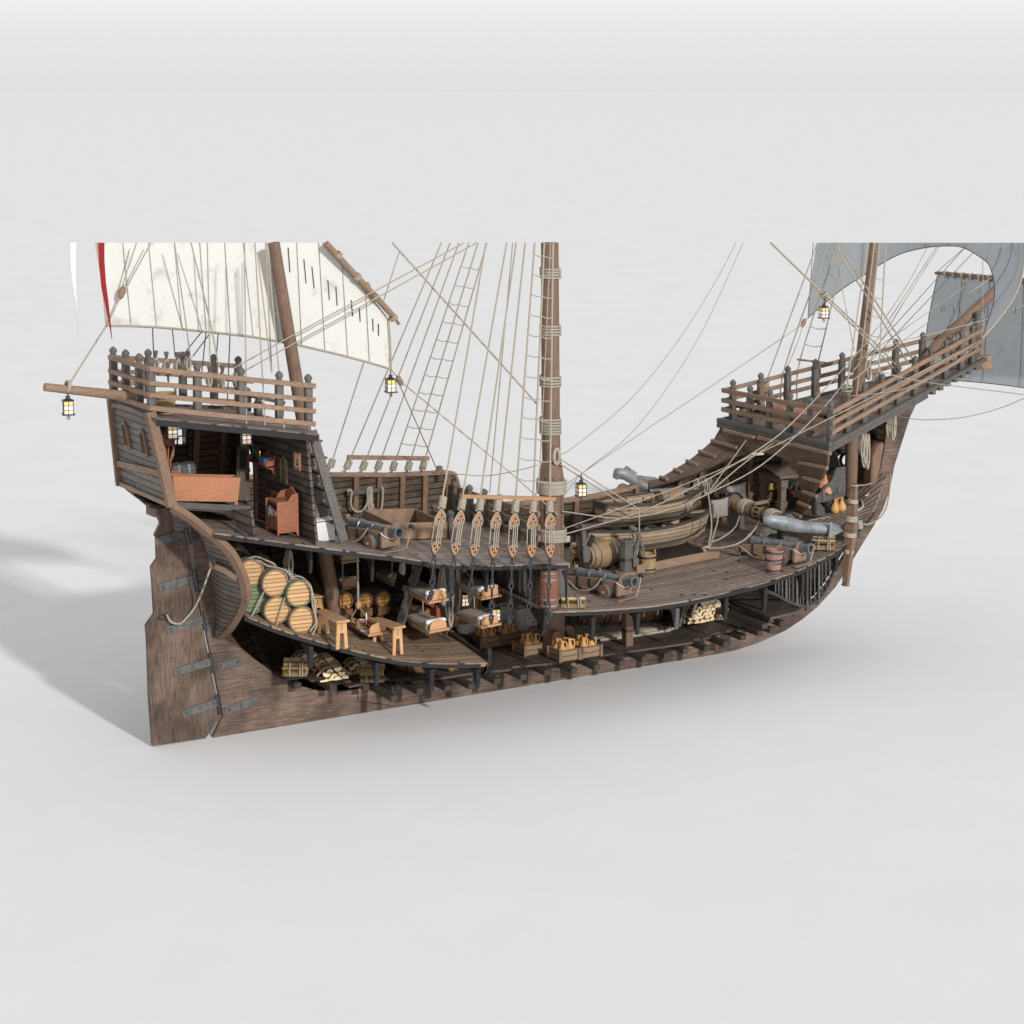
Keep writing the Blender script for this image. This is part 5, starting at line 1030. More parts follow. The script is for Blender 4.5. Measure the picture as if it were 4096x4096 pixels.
for lab, u, v, y, s in [('lantern hanging from the stern boom over empty floor', 270, 1560, .1, .98), ('lantern hanging from the forward corner of the white sail', 1562, 1478, .28, .98), ('lantern hanging in the open air beside the mainmast', 2325, 1898, -.1, 1.0), ('lantern hanging from the heavy stay before the foremast', 3297, 1196, 0, .92), ('lantern above the chair at the stern end of the cabin', 686, 1656, -.3, 1.0), ('lantern above the cabin door', 982, 1680, -.4, 1.0), ('lantern behind the hanging ropes below the half deck', 1857, 2340, .2, .95), ('lantern standing against the bales beside the lower hanging bed', 1981, 2398, -.9, .95)]:
    lantern(lab, W(u, v, y=y), s * .86)
tag(MB().box(W(3031, 1808, y=.7), (.22, .22, .12)).build('lantern', M['glow_p']), 'glowing lantern bottom peeping from under the ramp arch', 'lantern')
# logs and bundles of firewood
def half_log(mb, c, r, L, a0, ax='y', n=7):
    pts = [V((r * math.cos(a0 + math.pi * i / n), 0, r * math.sin(a0 + math.pi * i / n))) for i in range(n + 1)]
    mb.prism([V(c) + p - V((0, L / 2, 0)) for p in pts], (0, L, 0))
def log_obj(c, r, L, a0, parent):
    mb = MB(); half_log(mb, c, r, L, a0); cz = V((math.cos(a0 - math.pi / 2), 0, math.sin(a0 - math.pi / 2)))
    return build2(mb, 'log', (M['log_bark'], M['log_end']), parent, lambda p: abs(p.normal.y) > .8 or p.normal.dot(cz) > .9, 0, sharp=50)
def bundle(label, loc, rz, group='roped bundles of firewood', cols=(4, 3, 2), r=.085, L=.52, sd=0):
    rnd = random.Random(sd); t = thing('firewood_bundle', label, 'firewood', loc, 0, group); INV[t.name] = Matrix(); t.rotation_euler = (0, 0, rz); z = 0
    top = 0
    for j, n in enumerate(cols):
        for i in range(n):
            rr = r * rnd.uniform(.9, 1.08); up = (j + i) % 2 == 0 or j == 0
            log_obj(V(((i - (n - 1) / 2) * r * 1.95 + rnd.uniform(-.01, .01), rnd.uniform(-.03, .03), z + (0 if up else rr) + rnd.uniform(0, .01))), rr, L, (0 if up else math.pi) + (rnd.uniform(-.22, .22) if j else 0), t)
        z += r * 1.02
    w0 = cols[0] * r + .02; w1 = cols[-1] * r + .01
    for y in (-L * .3, -L * .2, L * .22):
        MB().tube([V((-w0, y, .01)), V((-w0 * .95, y, z * .45)), V((-w1, y, z + .0)), V((0, y, z + .03)), V((w1, y, z)), V((w0 * .95, y, z * .45)), V((w0, y, .01))], .013, 5).build('binding_rope', M['rope'], t)
    return t
def SHP(u, v): p = W(u, v, y=-.35); return V((p.x, p.y, p.z + .01))
fb1 = bundle('roped firewood bundle seen from its long side at the stern end of the hold shelf', SHP(1185, 2692), math.radians(60), sd=1)
fb2 = bundle('roped firewood bundle showing its pale cut ends in the middle of the hold shelf', SHP(1322, 2712), math.radians(-8), sd=2)
fb3 = bundle('roped firewood bundle seen from its long side beside a bracket on the hold shelf', SHP(1488, 2716), math.radians(62), sd=3)
bundle('roped firewood bundle behind the cut ends, partly behind a deck bracket', W(1290, 2672, y=.25), math.radians(-10), sd=4)
bundle('dark roped firewood bundle farthest back under the lower deck', W(1225, 2655, y=.45), math.radians(-10), sd=5)
bundle('dark roped firewood bundle behind the forward shelf bundle', W(1425, 2685, y=.3), math.radians(-10), sd=6)
bundle('roped firewood bundle beside the red upright barrel', DM.at(2298, 2425) + V((0, .1, 0)), math.radians(65), cols=(3, 2), sd=7)
bundle('roped firewood bundle at the bow between cannon and anchor stock', DM.at(3298, 2192) + V((.05, .1, 0)), math.radians(50), cols=(4, 3), r=.1, sd=8)
bundle('lower of two roped firewood bundles beside the boat cradle', DM.at(2345, 2258) + V((0, .15, 0)), math.radians(70), cols=(3, 2), r=.1, sd=9)
bundle('upper of two roped firewood bundles beside the boat cradle', DM.at(2345, 2258) + V((0, .15, .3)), math.radians(72), cols=(3, 2), r=.1, sd=10)
bundle('small dark firewood bundle inside the ramp arch by the stove', DM.at(3150, 1960) + V((.2, .3, .5)), math.radians(40), cols=(2, 2), r=.07, L=.4, sd=12)
lp = W(2757, 2500, y=-.1)
bundle('high pile of split logs with pale cut ends in the fore hold', lp + V((.62, .3, .01)), math.radians(0), group=None, cols=(8, 8, 7, 6, 5, 4, 4, 3), r=.083, L=.6, sd=11)
# ------------------------------------------------------------------ crates with jugs
def jug(label, loc, rz=0, s=1.0, group='jugs in the crates'):
    t = thing('jug', label, 'jug', loc, 0, group); INV[t.name] = Matrix(); t.rotation_euler = (0, 0, rz); t.scale = (s,) * 3
    MB().lathe([(.001, 0), (.085, 0), (.125, .06), (.128, .11), (.1, .18), (.05, .25), (.036, .29), (.036, .34), (.052, .365), (.052, .38), (.035, .38), (.03, .3), (.001, .3)], n=18, caps=False).build('body', M['jug'], t)
    MB().tube(bez([(.035, 0, .345), (.09, 0, .35), (.115, 0, .29), (.105, 0, .17)], 4), [.016] * 13, 6).build('handle', M['jug'], t)
    return t
def crate(label, a, b, c, h=.27):
    """a front aft bottom corner, b front fore bottom corner, c far aft bottom corner"""
    loc = V(a); t = thing('crate', label, 'crate', loc, 0, 'wooden jug crates in the hold'); ux, uy = V(b) - a, V(c) - a; I = Matrix.Translation(loc)
    th = .03
    for o, d, n_ in ((V(a), ux, uy.normalized()), (V(a) + uy, ux, -uy.normalized()), (V(a), uy, ux.normalized()), (V(a) + ux, uy, -ux.normalized())):
        MB().hexa([o, o + d, o + d + n_ * th, o + n_ * th], [o + ZZ * h, o + d + ZZ * h, o + d + n_ * th + ZZ * h, o + n_ * th + ZZ * h]).build('side_board', M['crate'], t, bevel=.004)
    for o in (V(a), V(b), V(c), V(c) + ux): ctr = V(a) + (ux + uy) / 2; p = o + (o - ctr).normalized() * .012; MB().beam(p, p + ZZ * (h + .01), .07, .07, ux).build('corner_post', M['trim_z'], t, bevel=.004)
    MB().hexa(*[[V(a) + ux * i + uy * j + ZZ * zz for i, j in ((.07, .07), (.93, .07), (.93, .93), (.07, .93))] for zz in (.02, .09)]).build('bottom_board', M['crate'], t)
    return t, ux, uy
CR = [((1924, 2597), (2002, 2585), (1884, 2570), 'below the lower hanging bed, in shade', .8), ((2012, 2583), (2088, 2572), (1985, 2560), 'shaded, behind between two other crates', .8), ((2100, 2626), (2179, 2613), (2060, 2604), 'standing alone before the bulkhead knee', .7), ((2240, 2650), (2314, 2638), (2191, 2618), 'sunlit, at the mast foot', .7), ((2324, 2636), (2403, 2624), (2300, 2608), 'sunlit, touching the neighbour crate at the mast foot on its bow side', .7)]
spn = ['front aft', 'front fore', 'rear aft', 'rear fore']
for u0, u1, u2, nm, z in CR:
    a, b = W(*u0, z=HZ), W(*u1, z=HZ); c = a + V((0, .5, 0)); b = a + V(((b - a).length, 0, 0)); t, ux, uy = crate('slatted jug crate ' + nm, a, b, c)
    for k, (i, j) in enumerate(((.3, .3), (.7, .3), (.3, .72), (.7, .72))): jug(f'ochre jug, {spn[k]} one of four, in the crate {nm.split(",")[0] if k else nm.split(",")[0]}', a + ux * i + uy * j + V((0, 0, .1)), random.uniform(-.8, .6), random.uniform(.92, 1.05), 'jugs in the crates')
jug('ochre jug standing on the bow deck before the tub, front one', DM.at(3339, 2050), .3, .92, 'two jugs at the bow'); jug('ochre jug standing on the bow deck, one behind the other jug', DM.at(3366, 2044), 2.6, .92, 'two jugs at the bow')
# ------------------------------------------------------------------ barrels
yb = []
for u, v in [(1022, 2462), (1112, 2500), (1213, 2534)]: p = DL.at(u, v); yb.append(p)
ax = V((-.12, -1, 0)).normalized()
bc = [p + V((-.03, .42, .29)) for p in yb]
nmB = ['green headed barrel low at the stern end of the roped stack', 'pale headed barrel low in the middle of the roped stack', 'pale headed barrel low at the fore end of the roped stack', 'pale headed barrel high at the stern end of the roped stack', 'pale headed barrel high in the middle of the roped stack', 'barrel with green painted rim high at the fore end of the roped stack']
heads = ['green', 'head', 'head', 'head', 'head', 'head']
cen = [W(1020, 2399, y=bc[0].y - .42), W(1110, 2441, y=bc[1].y - .42), W(1210, 2481, y=bc[2].y - .42), W(1005, 2293, y=bc[0].y - .44), W(1102, 2333, y=bc[1].y - .44), W(1199, 2375, y=bc[2].y - .44)]
for k, c in enumerate(cen): barrel(nmB[k], c - ax * .42, ax, .84, .285, 1.05, 'barrel' if k not in (0, 5) else 'green', heads[k], group='roped barrel stack', hoop='iron')
barrel('barrel behind the roped stack, top visible at the stern', cen[3] - ax * 1.35 + V((0, 0, .1)), ax, .84, .265, 1.1, 'barrel', 'head'); barrel('green barrel behind the roped stack under the net', cen[4] - ax * 1.35 + V((0, 0, .1)), ax, .84, .265, 1.1, 'green', 'green')
net = [[(985, 2240), (1020, 2226), (1060, 2240), (1103, 2268), (1062, 2294 + 60), (1030, 2420), (998, 2480)], [(980, 2262), (1030, 2242), (1068, 2262), (1103, 2270), (1140, 2280), (1170, 2300), (1165, 2310), (1130, 2420), (1104, 2505)], [(1165, 2308), (1195, 2305), (1222, 2320), (1245, 2350), (1250, 2420), (1268, 2490), (1250, 2540)], [(1167, 2314), (1200, 2318), (1232, 2336), (1253, 2380), (1262, 2450), (1264, 2490), (1240, 2525)], [(1103, 2268), (1128, 2278), (1150, 2290), (1166, 2308)]]
for k, ps in enumerate(net):
    P = []
    for u, v in ps: P.append(W(u, v, y=lerp(cen[0].y, cen[2].y, (u - 1000) / 220) - .06 + (.0 if v > 2330 else .1)))
    tag(MB().tube(bez(P, 5), .018, 5).build('lashing_rope', M['rope']), ['lashing rope down the green headed barrel of the stack', 'lashing rope across the middle barrels of the stack', 'lashing rope over the fore end of the barrel stack, outer', 'lashing rope over the fore end of the barrel stack, inner', 'short lashing rope along the top of the barrel stack'][k], 'rope', 'lashing ropes of the barrel stack')
tag(coil(W(1158, 2200, y=-.9), .19, .58, (1, 0, 0), 4, .026, mat='rope', seed=50), 'grey rope hank hanging from the deck above the barrel stack', 'rope coil')
for k, (u, v) in enumerate([(1388, 2448), (1467, 2444), (1538, 2438)]):
    p = W(u, v - 4, y=-.2); c = p + V((0, .0, .2)); barrel(f'{["aft", "middle", "fore"][k]} keg of three with golden heads on chocks under the dark beds', c + V((-.05, .38, 0)), (.15, -1, 0), .7, .185, 1.12, 'barrel_dark', 'head_gold', group='three kegs at the mizzen', tap=k < 2)
    tag(MB().box(p + V((0, .2, -.06)), (.3, .4, .18)).build('keg_chock', M['barrel_dark'], bevel=.01), f'wooden chock carrying the {["aft", "middle", "fore"][k]} keg of three', 'chock', 'keg chocks')
p = DL.at(1712, 2520); barrel('golden headed keg half behind the lower fore bed, front one', p + V((.0, .5, .24)), (.3, -1, 0), .7, .2, 1.12, 'barrel_dark', 'head_gold', group='two kegs by the ladder'); barrel('golden keg behind the front one, by the red chest', p + V((-.2, 1.0, .3)), (.3, -1, 0), .7, .22, 1.12, 'barrel_dark', 'head_gold', group='two kegs by the ladder')
for k, (u, v, m, h) in enumerate([(1660, 2655 + 45, 'barrel', 'head'), (1788, 2700, 'barrel_dark', 'head_gold')]):
    p = W(u + 6, v + 8, y=-.25); barrel(['big dark ended cask in the hold below the lower deck rim', 'smaller golden cask in the hold below the lower deck rim'][k], p + V((.05, .42, .3)), (.3, -1, 0), .8, .27 if k == 0 else .21, 1.12, m, h); tag(MB().box(p + V((.05, .3, .03)), (.3, .4, .1)).build('keg_chock', M['barrel_dark'], bevel=.01), ['chock below the big dark ended hold cask', 'chock below the smaller golden hold cask'][k], 'chock')
p = DM.at(2208, 2434); barrel('tall red brown barrel standing at the fore end of the half deck', p + V((0, .12, .43)), (0, 0, 1), .86, .19, 1.18, 'barrel_red', 'barrel_red', 'rim')
p = DM.at(2415, 2283); barrel('large pale cask lying on chocks between firewood and pump', p + V((.05, .2, .36)), (1, .12, 0), .92, .26, 1.28, 'barrel', 'barrel', 'rim')
for k in (-.2, .2): tag(MB().box(p + V((.05 + k, .12, .04)), (.06, .4, .09)).build('keg_chock', M['trim']), 'chock below the large pale cask, ' + ('stern side' if k < 0 else 'bow side'), 'chock')
for k, (u, v) in enumerate([(2372, 2450), (2440, 2448), (2570, 2440)]): barrel(['dark barrel in the hold behind the midship pillar, aft', 'dark red headed barrel in the hold beside the midship pillar', 'golden barrel in the hold behind the deck brackets'][k], W(u, v, y=.9), (1, -.25, 0), .85, .26, 1.15, 'barrel_dark', ['head_gold', 'barrel_red', 'head_gold'][k], group='dark barrels in the mid hold')
# fo'c'sle barrels
for k, (u, v) in enumerate([(3143, 1662), (3222, 1682)]): barrel(['orange barrel lying on the forecastle deck, port one of two', 'orange barrel lying on the forecastle deck, starboard one of two'][k], W(u, v, x=FX + .95), (0, 1, 0), .8, .25, 1.2, 'orange', 'orange', 'rim', group='orange forecastle barrels')
bucket('wooden bucket in the port corner of the forecastle', W(2985, 1665, x=FX + .5) + V((0, 0, -.05)), .36, .15, .2)
bucket('wooden bucket at the stern corner of the poop', DP.at(664, 1658) + V((.05, .15, .0)), .42, .17, .24)
bucket('pale wooden bucket standing beside the pump', DM.at(2602, 2288) + V((0, .12, 0)), .42, .17, .2)
pb = DM.at(3104, 2290) + V((0, .1, 0))
bucket('lower of two stacked reddish buckets by the bow cannon', pb, .36, .17, .2, 'pinkwood', group='stacked reddish buckets'); bucket('upper of two stacked reddish buckets by the bow cannon', pb + V((0, 0, .17)), .36, .17, .21, 'pinkwood', (.06, .05, .4), 'stacked reddish buckets')
# ------------------------------------------------------------------ benches, hanging table and beds
def bench(label, fr, rr, w=.3, h=.47):
    fr, rr = V(fr), V(rr); d = (fr - rr); d.z = 0; L = d.length; d.normalize(); s = d.cross(ZZ); t = thing('bench', label, 'bench', (fr + rr) / 2, 0, 'pale wooden benches')
    tz = max(fr.z, rr.z) + h; a, b = V((rr.x, rr.y, tz)) - d * .14, V((fr.x, fr.y, tz)) + d * .1
    MB().beam(a, b, w, .05).build('seat', M['pale'], t, bevel=.006)
    for p, sg in ((fr, 1), (rr, -1)):
        q = [(-w * .36, h - .05), (w * .36, h - .05), (w * .46, 0), (w * .2, 0), (w * .14, h * .45), (-w * .14, h * .45), (-w * .2, 0), (-w * .46, 0)]
        z0 = p.z; MB().prism([V((p.x, p.y, 0)) + s * x + ZZ * (tz - h + zz if zz > .01 else z0) - d * .02 for x, zz in q], d * .045).build('leg', M['pale_z'], t, bevel=.005)
        MB().beam(V((p.x, p.y, tz - .08)) + d * .03 * sg, V((p.x, p.y, tz - .17)) + d * .03 * sg, .05, .05).build('wedge', M['pale'], t)
    return t
bench('bench beside the barrel stack, aft of the hanging table', DL.at(1367, 2595), DL.at(1292, 2536)); bench('bench in front of the ladder, forward of the hanging table', DL.at(1590, 2620), DL.at(1512, 2566))
bench('dark bench in the shade behind the mizzen mast', DL.at(1300, 2480) + V((0, .3, 0)), DL.at(1270, 2455) + V((0, .8, 0)))
def hang_board(label, nl, nr, fl, y, cat, name, hooks, group=None, bed=True, th=.045):
    A = W(*nl, y=y); z = A.z; B = W(*nr, z=z); F = W(*fl, z=z); ux, uy = B - A, F - A
    t = thing(name, label, cat, A, 0, group); nx = ux.normalized(); ny = uy.normalized()
    C = [A, B, B + uy, F]
    MB().hexa([p - ZZ * th for p in C], C).build('bed_board' if bed else 'table_board', M['pale'], t, bevel=.006)
    w = ux.length
    for o in (A + ny * .06,) if bed else (A + ny * .06,):
        pr = [(.06, 0), (w - .06, 0), (w - .06, .1), (w * .8, .17), (w * .5, .21), (w * .2, .17), (.06, .1)]
        MB().prism([o + nx * x + ZZ * zz for x, zz in pr], ny * .04).build('head_board', M['pale_z'], t, bevel=.005)
    if bed:
        rows = []; rnd = random.Random(3)
        for i in range(15):
            f = .14 + .84 * i / 14; rows.append([A + uy * f + nx * (x * w) + ZZ * (zz + (.012 * math.sin(i * 2.1 + x * 9) if zz > .05 else 0)) for x, zz in ((.05, .005), (.03, .05), (.1, .1), (.3, .115), (.5, .12), (.7, .115), (.9, .1), (.97, .05), (.95, .005))])
        MB().rings(rows).build('mattress', M['blanket'], t)
        MB().tube([A + ny * .2 + nx * .02 + ZZ * .14, A + ny * .2 + nx * .06 + ZZ * .145, A + ny * .2 + nx * (w - .06) + ZZ * .145, A + ny * .2 + nx * (w - .02) + ZZ * .14], [.035, .055, .055, .035], 10).build('pillow', M['white_cloth'], t)
    return t, A, ux, uy
beds = [('upper of two hanging beds beside the ladder', (1716, 2409), (1798, 2394), (1606, 2352), -1.95), ('lower of two hanging beds beside the ladder', (1717, 2527), (1800, 2511), (1607, 2470), -1.95), ('upper of two hanging beds before the bulkhead window', (1926, 2394), (2007, 2378), (1813, 2338), -2.05), ('lower of two hanging beds before the bulkhead window', (1926, 2508), (2007, 2492), (1814, 2455), -2.05), ('shaded upper hanging bed high behind the mizzen mast', (1366, 2249), (1440, 2238), (1320, 2218), .3), ('shaded lower hanging bed above the three kegs', (1366, 2355), (1441, 2344), (1310, 2322), .3), ('shaded hanging bed between mizzen mast and ladder', (1565, 2338), (1625, 2328), (1500, 2302), .3)]
BD = [hang_board(l, a, b, c, y, 'hanging bed', 'hanging_bed', None, 'hanging plank beds') for l, a, b, c, y in beds]
def sling(t, ap, legs, par=None):
    for q in legs: MB().tube([ap, q], .015, 5).build('sling_rope', M['rope'], t)
for k, (t, A, ux, uy) in enumerate(BD[:4]):
    nx = ux.normalized(); f1, f2 = A + uy * .93 + ux * .05, A + uy * .93 + ux * .95
    if k in (0, 2):
        ap = W(*((1651, 2290) if k == 0 else (1857, 2275)), y=f1.y); sling(t, ap, [f1, f2]); MB().lathe([(.01, -.09), (.05, -.06), (.06, 0), (.05, .06), (.01, .09)], ap, n=8).build('pulley', M['pale'], t); MB().tube([ap, V((ap.x, ap.y, D3.z(ap.x) - .1))], .018, 5).build('sling_rope', M['rope'], t)
        lo = BD[k + 1]
        for q, p in ((f1, lo[1] + lo[3] * .93 + lo[2] * .05), (f2, lo[1] + lo[3] * .93 + lo[2] * .95)): MB().tube([q, p], .015, 5).build('sling_rope', M['rope'], t)
for k, (u, v0, v1) in enumerate([(1365, 2255, 2350), (1561, 2245, 2335)]):
    t, A, ux, uy = BD[5 if k == 0 else 6]; MB().tube([A + ux * .1 + uy * .05, V((A.x + ux.x * .1, A.y, D3.z(A.x) - .1))], .014, 5).build('sling_rope', M['rope'], t)
tt, A, ux, uy = hang_board('hanging table board set with mugs, bowls and bottles', (1474, 2540), (1558, 2524), (1387, 2490), -1.75, 'table', 'hanging_table', None, None, False)
ap = W(1433, 2420, y=A.y + uy.y * .75); f1, f2 = A + uy * .95 + ux * .05, A + uy * .95 + ux * .95
sling(tt, ap, [f1, f2]); MB().lathe([(.01, -.1), (.055, -.06), (.065, 0), (.055, .06), (.01, .1)], ap, n=8).build('pulley', M['pale'], tt); MB().tube([ap, V((ap.x, ap.y, D3.z(ap.x) - .09))], .022, 5).build('sling_rope', M['rope'], tt)
def on_table(a, b): return A + ux * a + uy * b
def mug(lab, p): 
    t = thing('mug', lab, 'mug', p, 0, 'wooden mugs on the hanging table'); MB().lathe([(.001, 0), (.055, 0), (.05, .13), (.042, .13), (.042, .02), (.001, .02)], p, n=12, caps=False).build('body', M['mug'], t); MB().tube([p + V((.05, 0, .11)), p + V((.09, 0, .1)), p + V((.09, 0, .04)), p + V((.05, 0, .03))], .011, 5).build('handle', M['mug'], t)
mug('wooden mug on the table beside the white plate', on_table(.35, .17)); mug('wooden mug at the middle aft side of the table', on_table(.12, .6)); mug('wooden mug behind the two bottles on the table', on_table(.8, .72)); mug('wooden mug at the far aft corner of the table', on_table(.12, .85))
def bottle(lab, p, m, s=1.0, group=None): return tag(MB().lathe([(.001, 0), (.045 * s, 0), (.045 * s, .1 * s), (.015 * s, .16 * s), (.015 * s, .22 * s), (.02 * s, .23 * s), (.001, .23 * s)], p, n=12, caps=False).build('bottle', M[m]), lab, 'bottle', group)
bottle('green bottle on the hanging table', on_table(.85, .4), 'glass_g', 1.1); bottle('red bottle on the hanging table', on_table(.97, .3), 'glass_r', 1.1)
def candle(lab, p, h=.2): t = thing('candle', lab, 'candle', p); MB().lathe([(.04, 0), (.04, .015), (.014, .03), (.014, .06), (.026, .07)], p, n=10).build('holder', M['brass'], t); MB().lathe([(.02, .065), (.02, h)], p, n=10).build('wax', M['wax'], t); MB().lathe([(.002, h), (.01, h + .02), (.001, h + .05)], p, n=8).build('flame', M['flame'], t)
candle('white burning candle on the hanging table', on_table(.45, .52), .26)
def bowl(lab, p, m, r=.09): tag(MB().lathe([(.001, 0), (r * .5, 0), (r, .08), (r - .012, .08), (r * .45, .015), (.001, .015)], p, n=16, caps=False).build('bowl', M[m]), lab, 'bowl')
bowl('pink bowl in the middle of the hanging table', on_table(.62, .38), 'pink', .11); bowl('flat pink bowl at the back of the hanging table', on_table(.5, .78), 'pink', .1)
tag(MB().lathe([(.001, 0), (.06, 0), (.11, .015), (.11, .02), (.001, .008)], on_table(.12, .25), n=18, caps=False).build('plate', M['plate']), 'white plate at the aft edge of the hanging table', 'plate')
# ladder from the lower deck up to the half deck, red chests, rope curtain, bales
for dx, u0, v0, u1, v1 in [(0, 1672, 2265, 1596, 2512), (1, 1618, 2255, 1560, 2480)]: MB().beam(W(u0, v0, y=-.75 + .75 * dx), W(u1, v1, y=-1.0 + .75 * dx), .22, .06).build('ladder_side', M['grey' if dx == 0 else 'black_wood'], ship, bevel=.01)
for k in range(5):
    t = .1 + .2 * k; a = W(1672, 2265, y=-.75).lerp(W(1596, 2512, y=-1.0), t); b = W(1618, 2255, y=0).lerp(W(1560, 2480, y=-.25), t); MB().beam(a, b, .2, .05).build('ladder_tread', M['black_wood'], ship)
def chest(label, a, b, c, h, mat, cat='chest', name='chest', lid=True):
    """open box from three bottom corners (front aft, front fore, rear aft)"""
    a, b, c = V(a), V(b), V(c); t = thing(name, label, cat, a); ux, uy = b - a, c - a
    MB().hexa([a, b, b + uy, c], [p + ZZ * h for p in (a, b, b + uy, c)]).build('body', M[mat], t, bevel=.012); return t, ux, uy
q = W(1747, 2517, z=DL.z(4.6) + .25)
t, cx, cy = chest('red brown chest with bottles beside the lower hanging bed', q, q + V((.55, .03, 0)), q + V((0, .6, 0)), .55, 'redbox')
MB().beam(q + V((.02, .1, .55)), q + V((-.45, .75, .85)), .05, .18).build('lid_arm', M['redbox'], t)
for k, (u, v, m) in enumerate([(1744, 2440, 'glass_r'), (1754, 2448, 'glass_g'), (1766, 2446, 'glass_g'), (1780, 2446, 'glass_g')]): p = W(u, v, y=q.y + .25); bottle(['red bottle standing on the red brown chest', 'green bottle on the red brown chest, first', 'green bottle on the red brown chest, second', 'green bottle on the red brown chest, third by the ropes'][k], V((p.x, p.y, q.z + .55)), m, 1.15, 'bottles on the red brown chest')
q2 = DL.at(1538, 2466) + V((0, .3, 0)); chest('red brown chest in the shade aft of the ladder', q2, q2 + V((.5, 0, 0)), q2 + V((0, .4, 0)), .42, 'redbox')
for k, (u, v0, v1, w) in enumerate([(1772, 2268, 2440, .18), (1786, 2266, 2470, .2), (1800, 2266, 2500, .22), (1814, 2268, 2505, .2), (1828, 2270, 2470, .2), (1840, 2272, 2440, .12), (1612, 2250, 2295, .1)]):
    tag(coil(W(u, v0, y=-.75), w, (v1 - v0) / 178, (1, -.2, 0), 4, .026, mat='rope_dark' if k % 2 else 'rope', seed=70 + k), f'{"first second third fourth fifth sixth".split()[k]} of the long rope hanks in the hanging rope curtain' if k < 6 else 'short rope hank hanging behind the ladder top', 'rope coil', 'hanging rope curtain')
def bale(label, c, s, mat='sack', rz=0.0, cat='bale', name='bale', group=None, br=.3):
    t = thing(name, label, cat, c, 0, group); INV[t.name] = Matrix(); t.rotation_euler = (0, 0, rz)
    mb = MB(); rows = []; n = 24; sx, sy, sz = s
    for j in range(11):
        ph = -math.pi / 2 + math.pi * j / 10; cz, rz_ = math.sin(ph), math.cos(ph); f = lambda x, e: math.copysign(abs(x) ** e, x)
        rows.append([V((sx / 2 * f(rz_, br) * f(math.cos(2 * math.pi * i / n), br), sy / 2 * f(rz_, br) * f(math.sin(2 * math.pi * i / n), br), sz / 2 + sz / 2 * f(cz, br))) for i in range(n)])
    mb.rings(rows); mb.build('cover', M[mat], t, sharp=60)
    for z in (.08, .92): MB().tube([V((sx * .5 * math.copysign(abs(math.cos(a)) ** .3, math.cos(a)), sy * .5 * math.copysign(abs(math.sin(a)) ** .3, math.sin(a)), sz * z)) for a in [2 * math.pi * i / 24 + .01 for i in range(24)]], .012, 5, closed=True).build('edge_cord', M['rope_dark'], t)
    return t
bale('large grey cloth bale behind the lower hanging bed', W(1880, 2578, z=HZ) + V((.2, .42, .0)), (.95, .8, .8), group='grey cloth bales'); bale('grey cloth bale behind the shaded jug crates', W(2000, 2555, z=HZ) + V((.35, .3, 0)), (.9, .6, .85), group='grey cloth bales'); bale('grey cloth bale against the bulkhead end', W(2100, 2560, z=HZ) + V((.1, .3, 0)), (.6, .6, .85), group='grey cloth bales')
bale('white quilted block beside the cabin ladder on the half deck', D3.at(1344, 2168) + V((-.27, .36, 0)), (.54, .72, .5), 'quilt', 0, 'block', 'quilted_block', br=.18)
def heap(label, c, s, mat, name, cat, sd=0):
    rnd = random.Random(sd); mb = MB(); n, m = 18, 14; rows = []
    for i in range(m + 1): rows.append([V((c[0] + s[0] * (i / m - .5), c[1] + s[1] * (k / n - .5), c[2] + s[2] * max(0, (1 - (2 * i / m - 1) ** 2) * (1 - (2 * k / n - 1) ** 2)) ** .5 * rnd.uniform(.8, 1.15))) for k in range(n + 1)])
    return tag(mb.grid(rows).build(name, M[mat], sharp=25), label, cat)
heap('dark heap of ballast lying on the hold floor behind the bales', W(1950, 2450, y=2.3) - V((0, 0, .4)), (1.8, .8, .6), 'coal', 'ballast_heap', 'ballast')
barrel('round dark barrel head with a mark behind the rope curtain', W(1862, 2425, y=.9) + V((0, .3, 0)), (.1, -1, 0), .6, .42, 1.1, 'barrel_dark', 'barrel_dark')
heap('grey ballast stones beneath the main deck edge beside the mast', W(2312, 2480, y=1.3) - V((0, 0, .4)), (1.0, 1, .8), 'stone', 'ballast_heap', 'ballast', 3)
# ------------------------------------------------------------------ flat rope flakes in the hold
fk = []; z = HZ + .03
for k in range(9):
    v0 = 2560 - k * 5; u0, u1 = 2400 - k * 8, 2660 - k * 14; fk += [W(u0, v0, z=z), W(lerp(u0, u1, .5), v0 - 16, z=z), W(u1, v0 - 36, z=z), W(u1 + 20, v0 - 42, z=z + .02), W(u1 + 6, v0 - 47, z=z + .03)] if k % 2 == 0 else [W(u1, v0 - 38, z=z), W(lerp(u0, u1, .5), v0 - 18, z=z), W(u0, v0 - 2, z=z), W(u0 - 22, v0 - 2, z=z + .02), W(u0 - 8, v0 - 8, z=z + .03)]
cab = tag(MB().tube(bez(fk, 3), .036, 6).build('anchor_cable', M['rope_big']), 'thick pale cable flaked out flat on the hold floor', 'cable')
tag(MB().tube(bez([W(2640, 2524, z=z), W(2720, 2508, z=z), W(2755, 2480, z=z + .1), W(2775, 2440, y=-1.2), W(2795, 2390, y=-1.6)], 5), .034, 6).build('rope', M['rope_big']), 'thick rope rising from the cable to the deck past the log pile', 'rope')
for k in range(8):
    v = 2536 - k * 3.5; tag(MB().tube(bez([W(2290 + k * 5, v - 6, z=z), W(2420, v - 22, z=z), W(2520 + k * 12, v - 34, z=z)], 4), .033, 6).build('cable_bight', M['rope_big']), f'straight bight of thick cable on the hold floor, number {["one", "two", "three", "four", "five", "six", "seven", "eight"][k]} inward from the pillar', 'cable', 'cable bights in the hold')
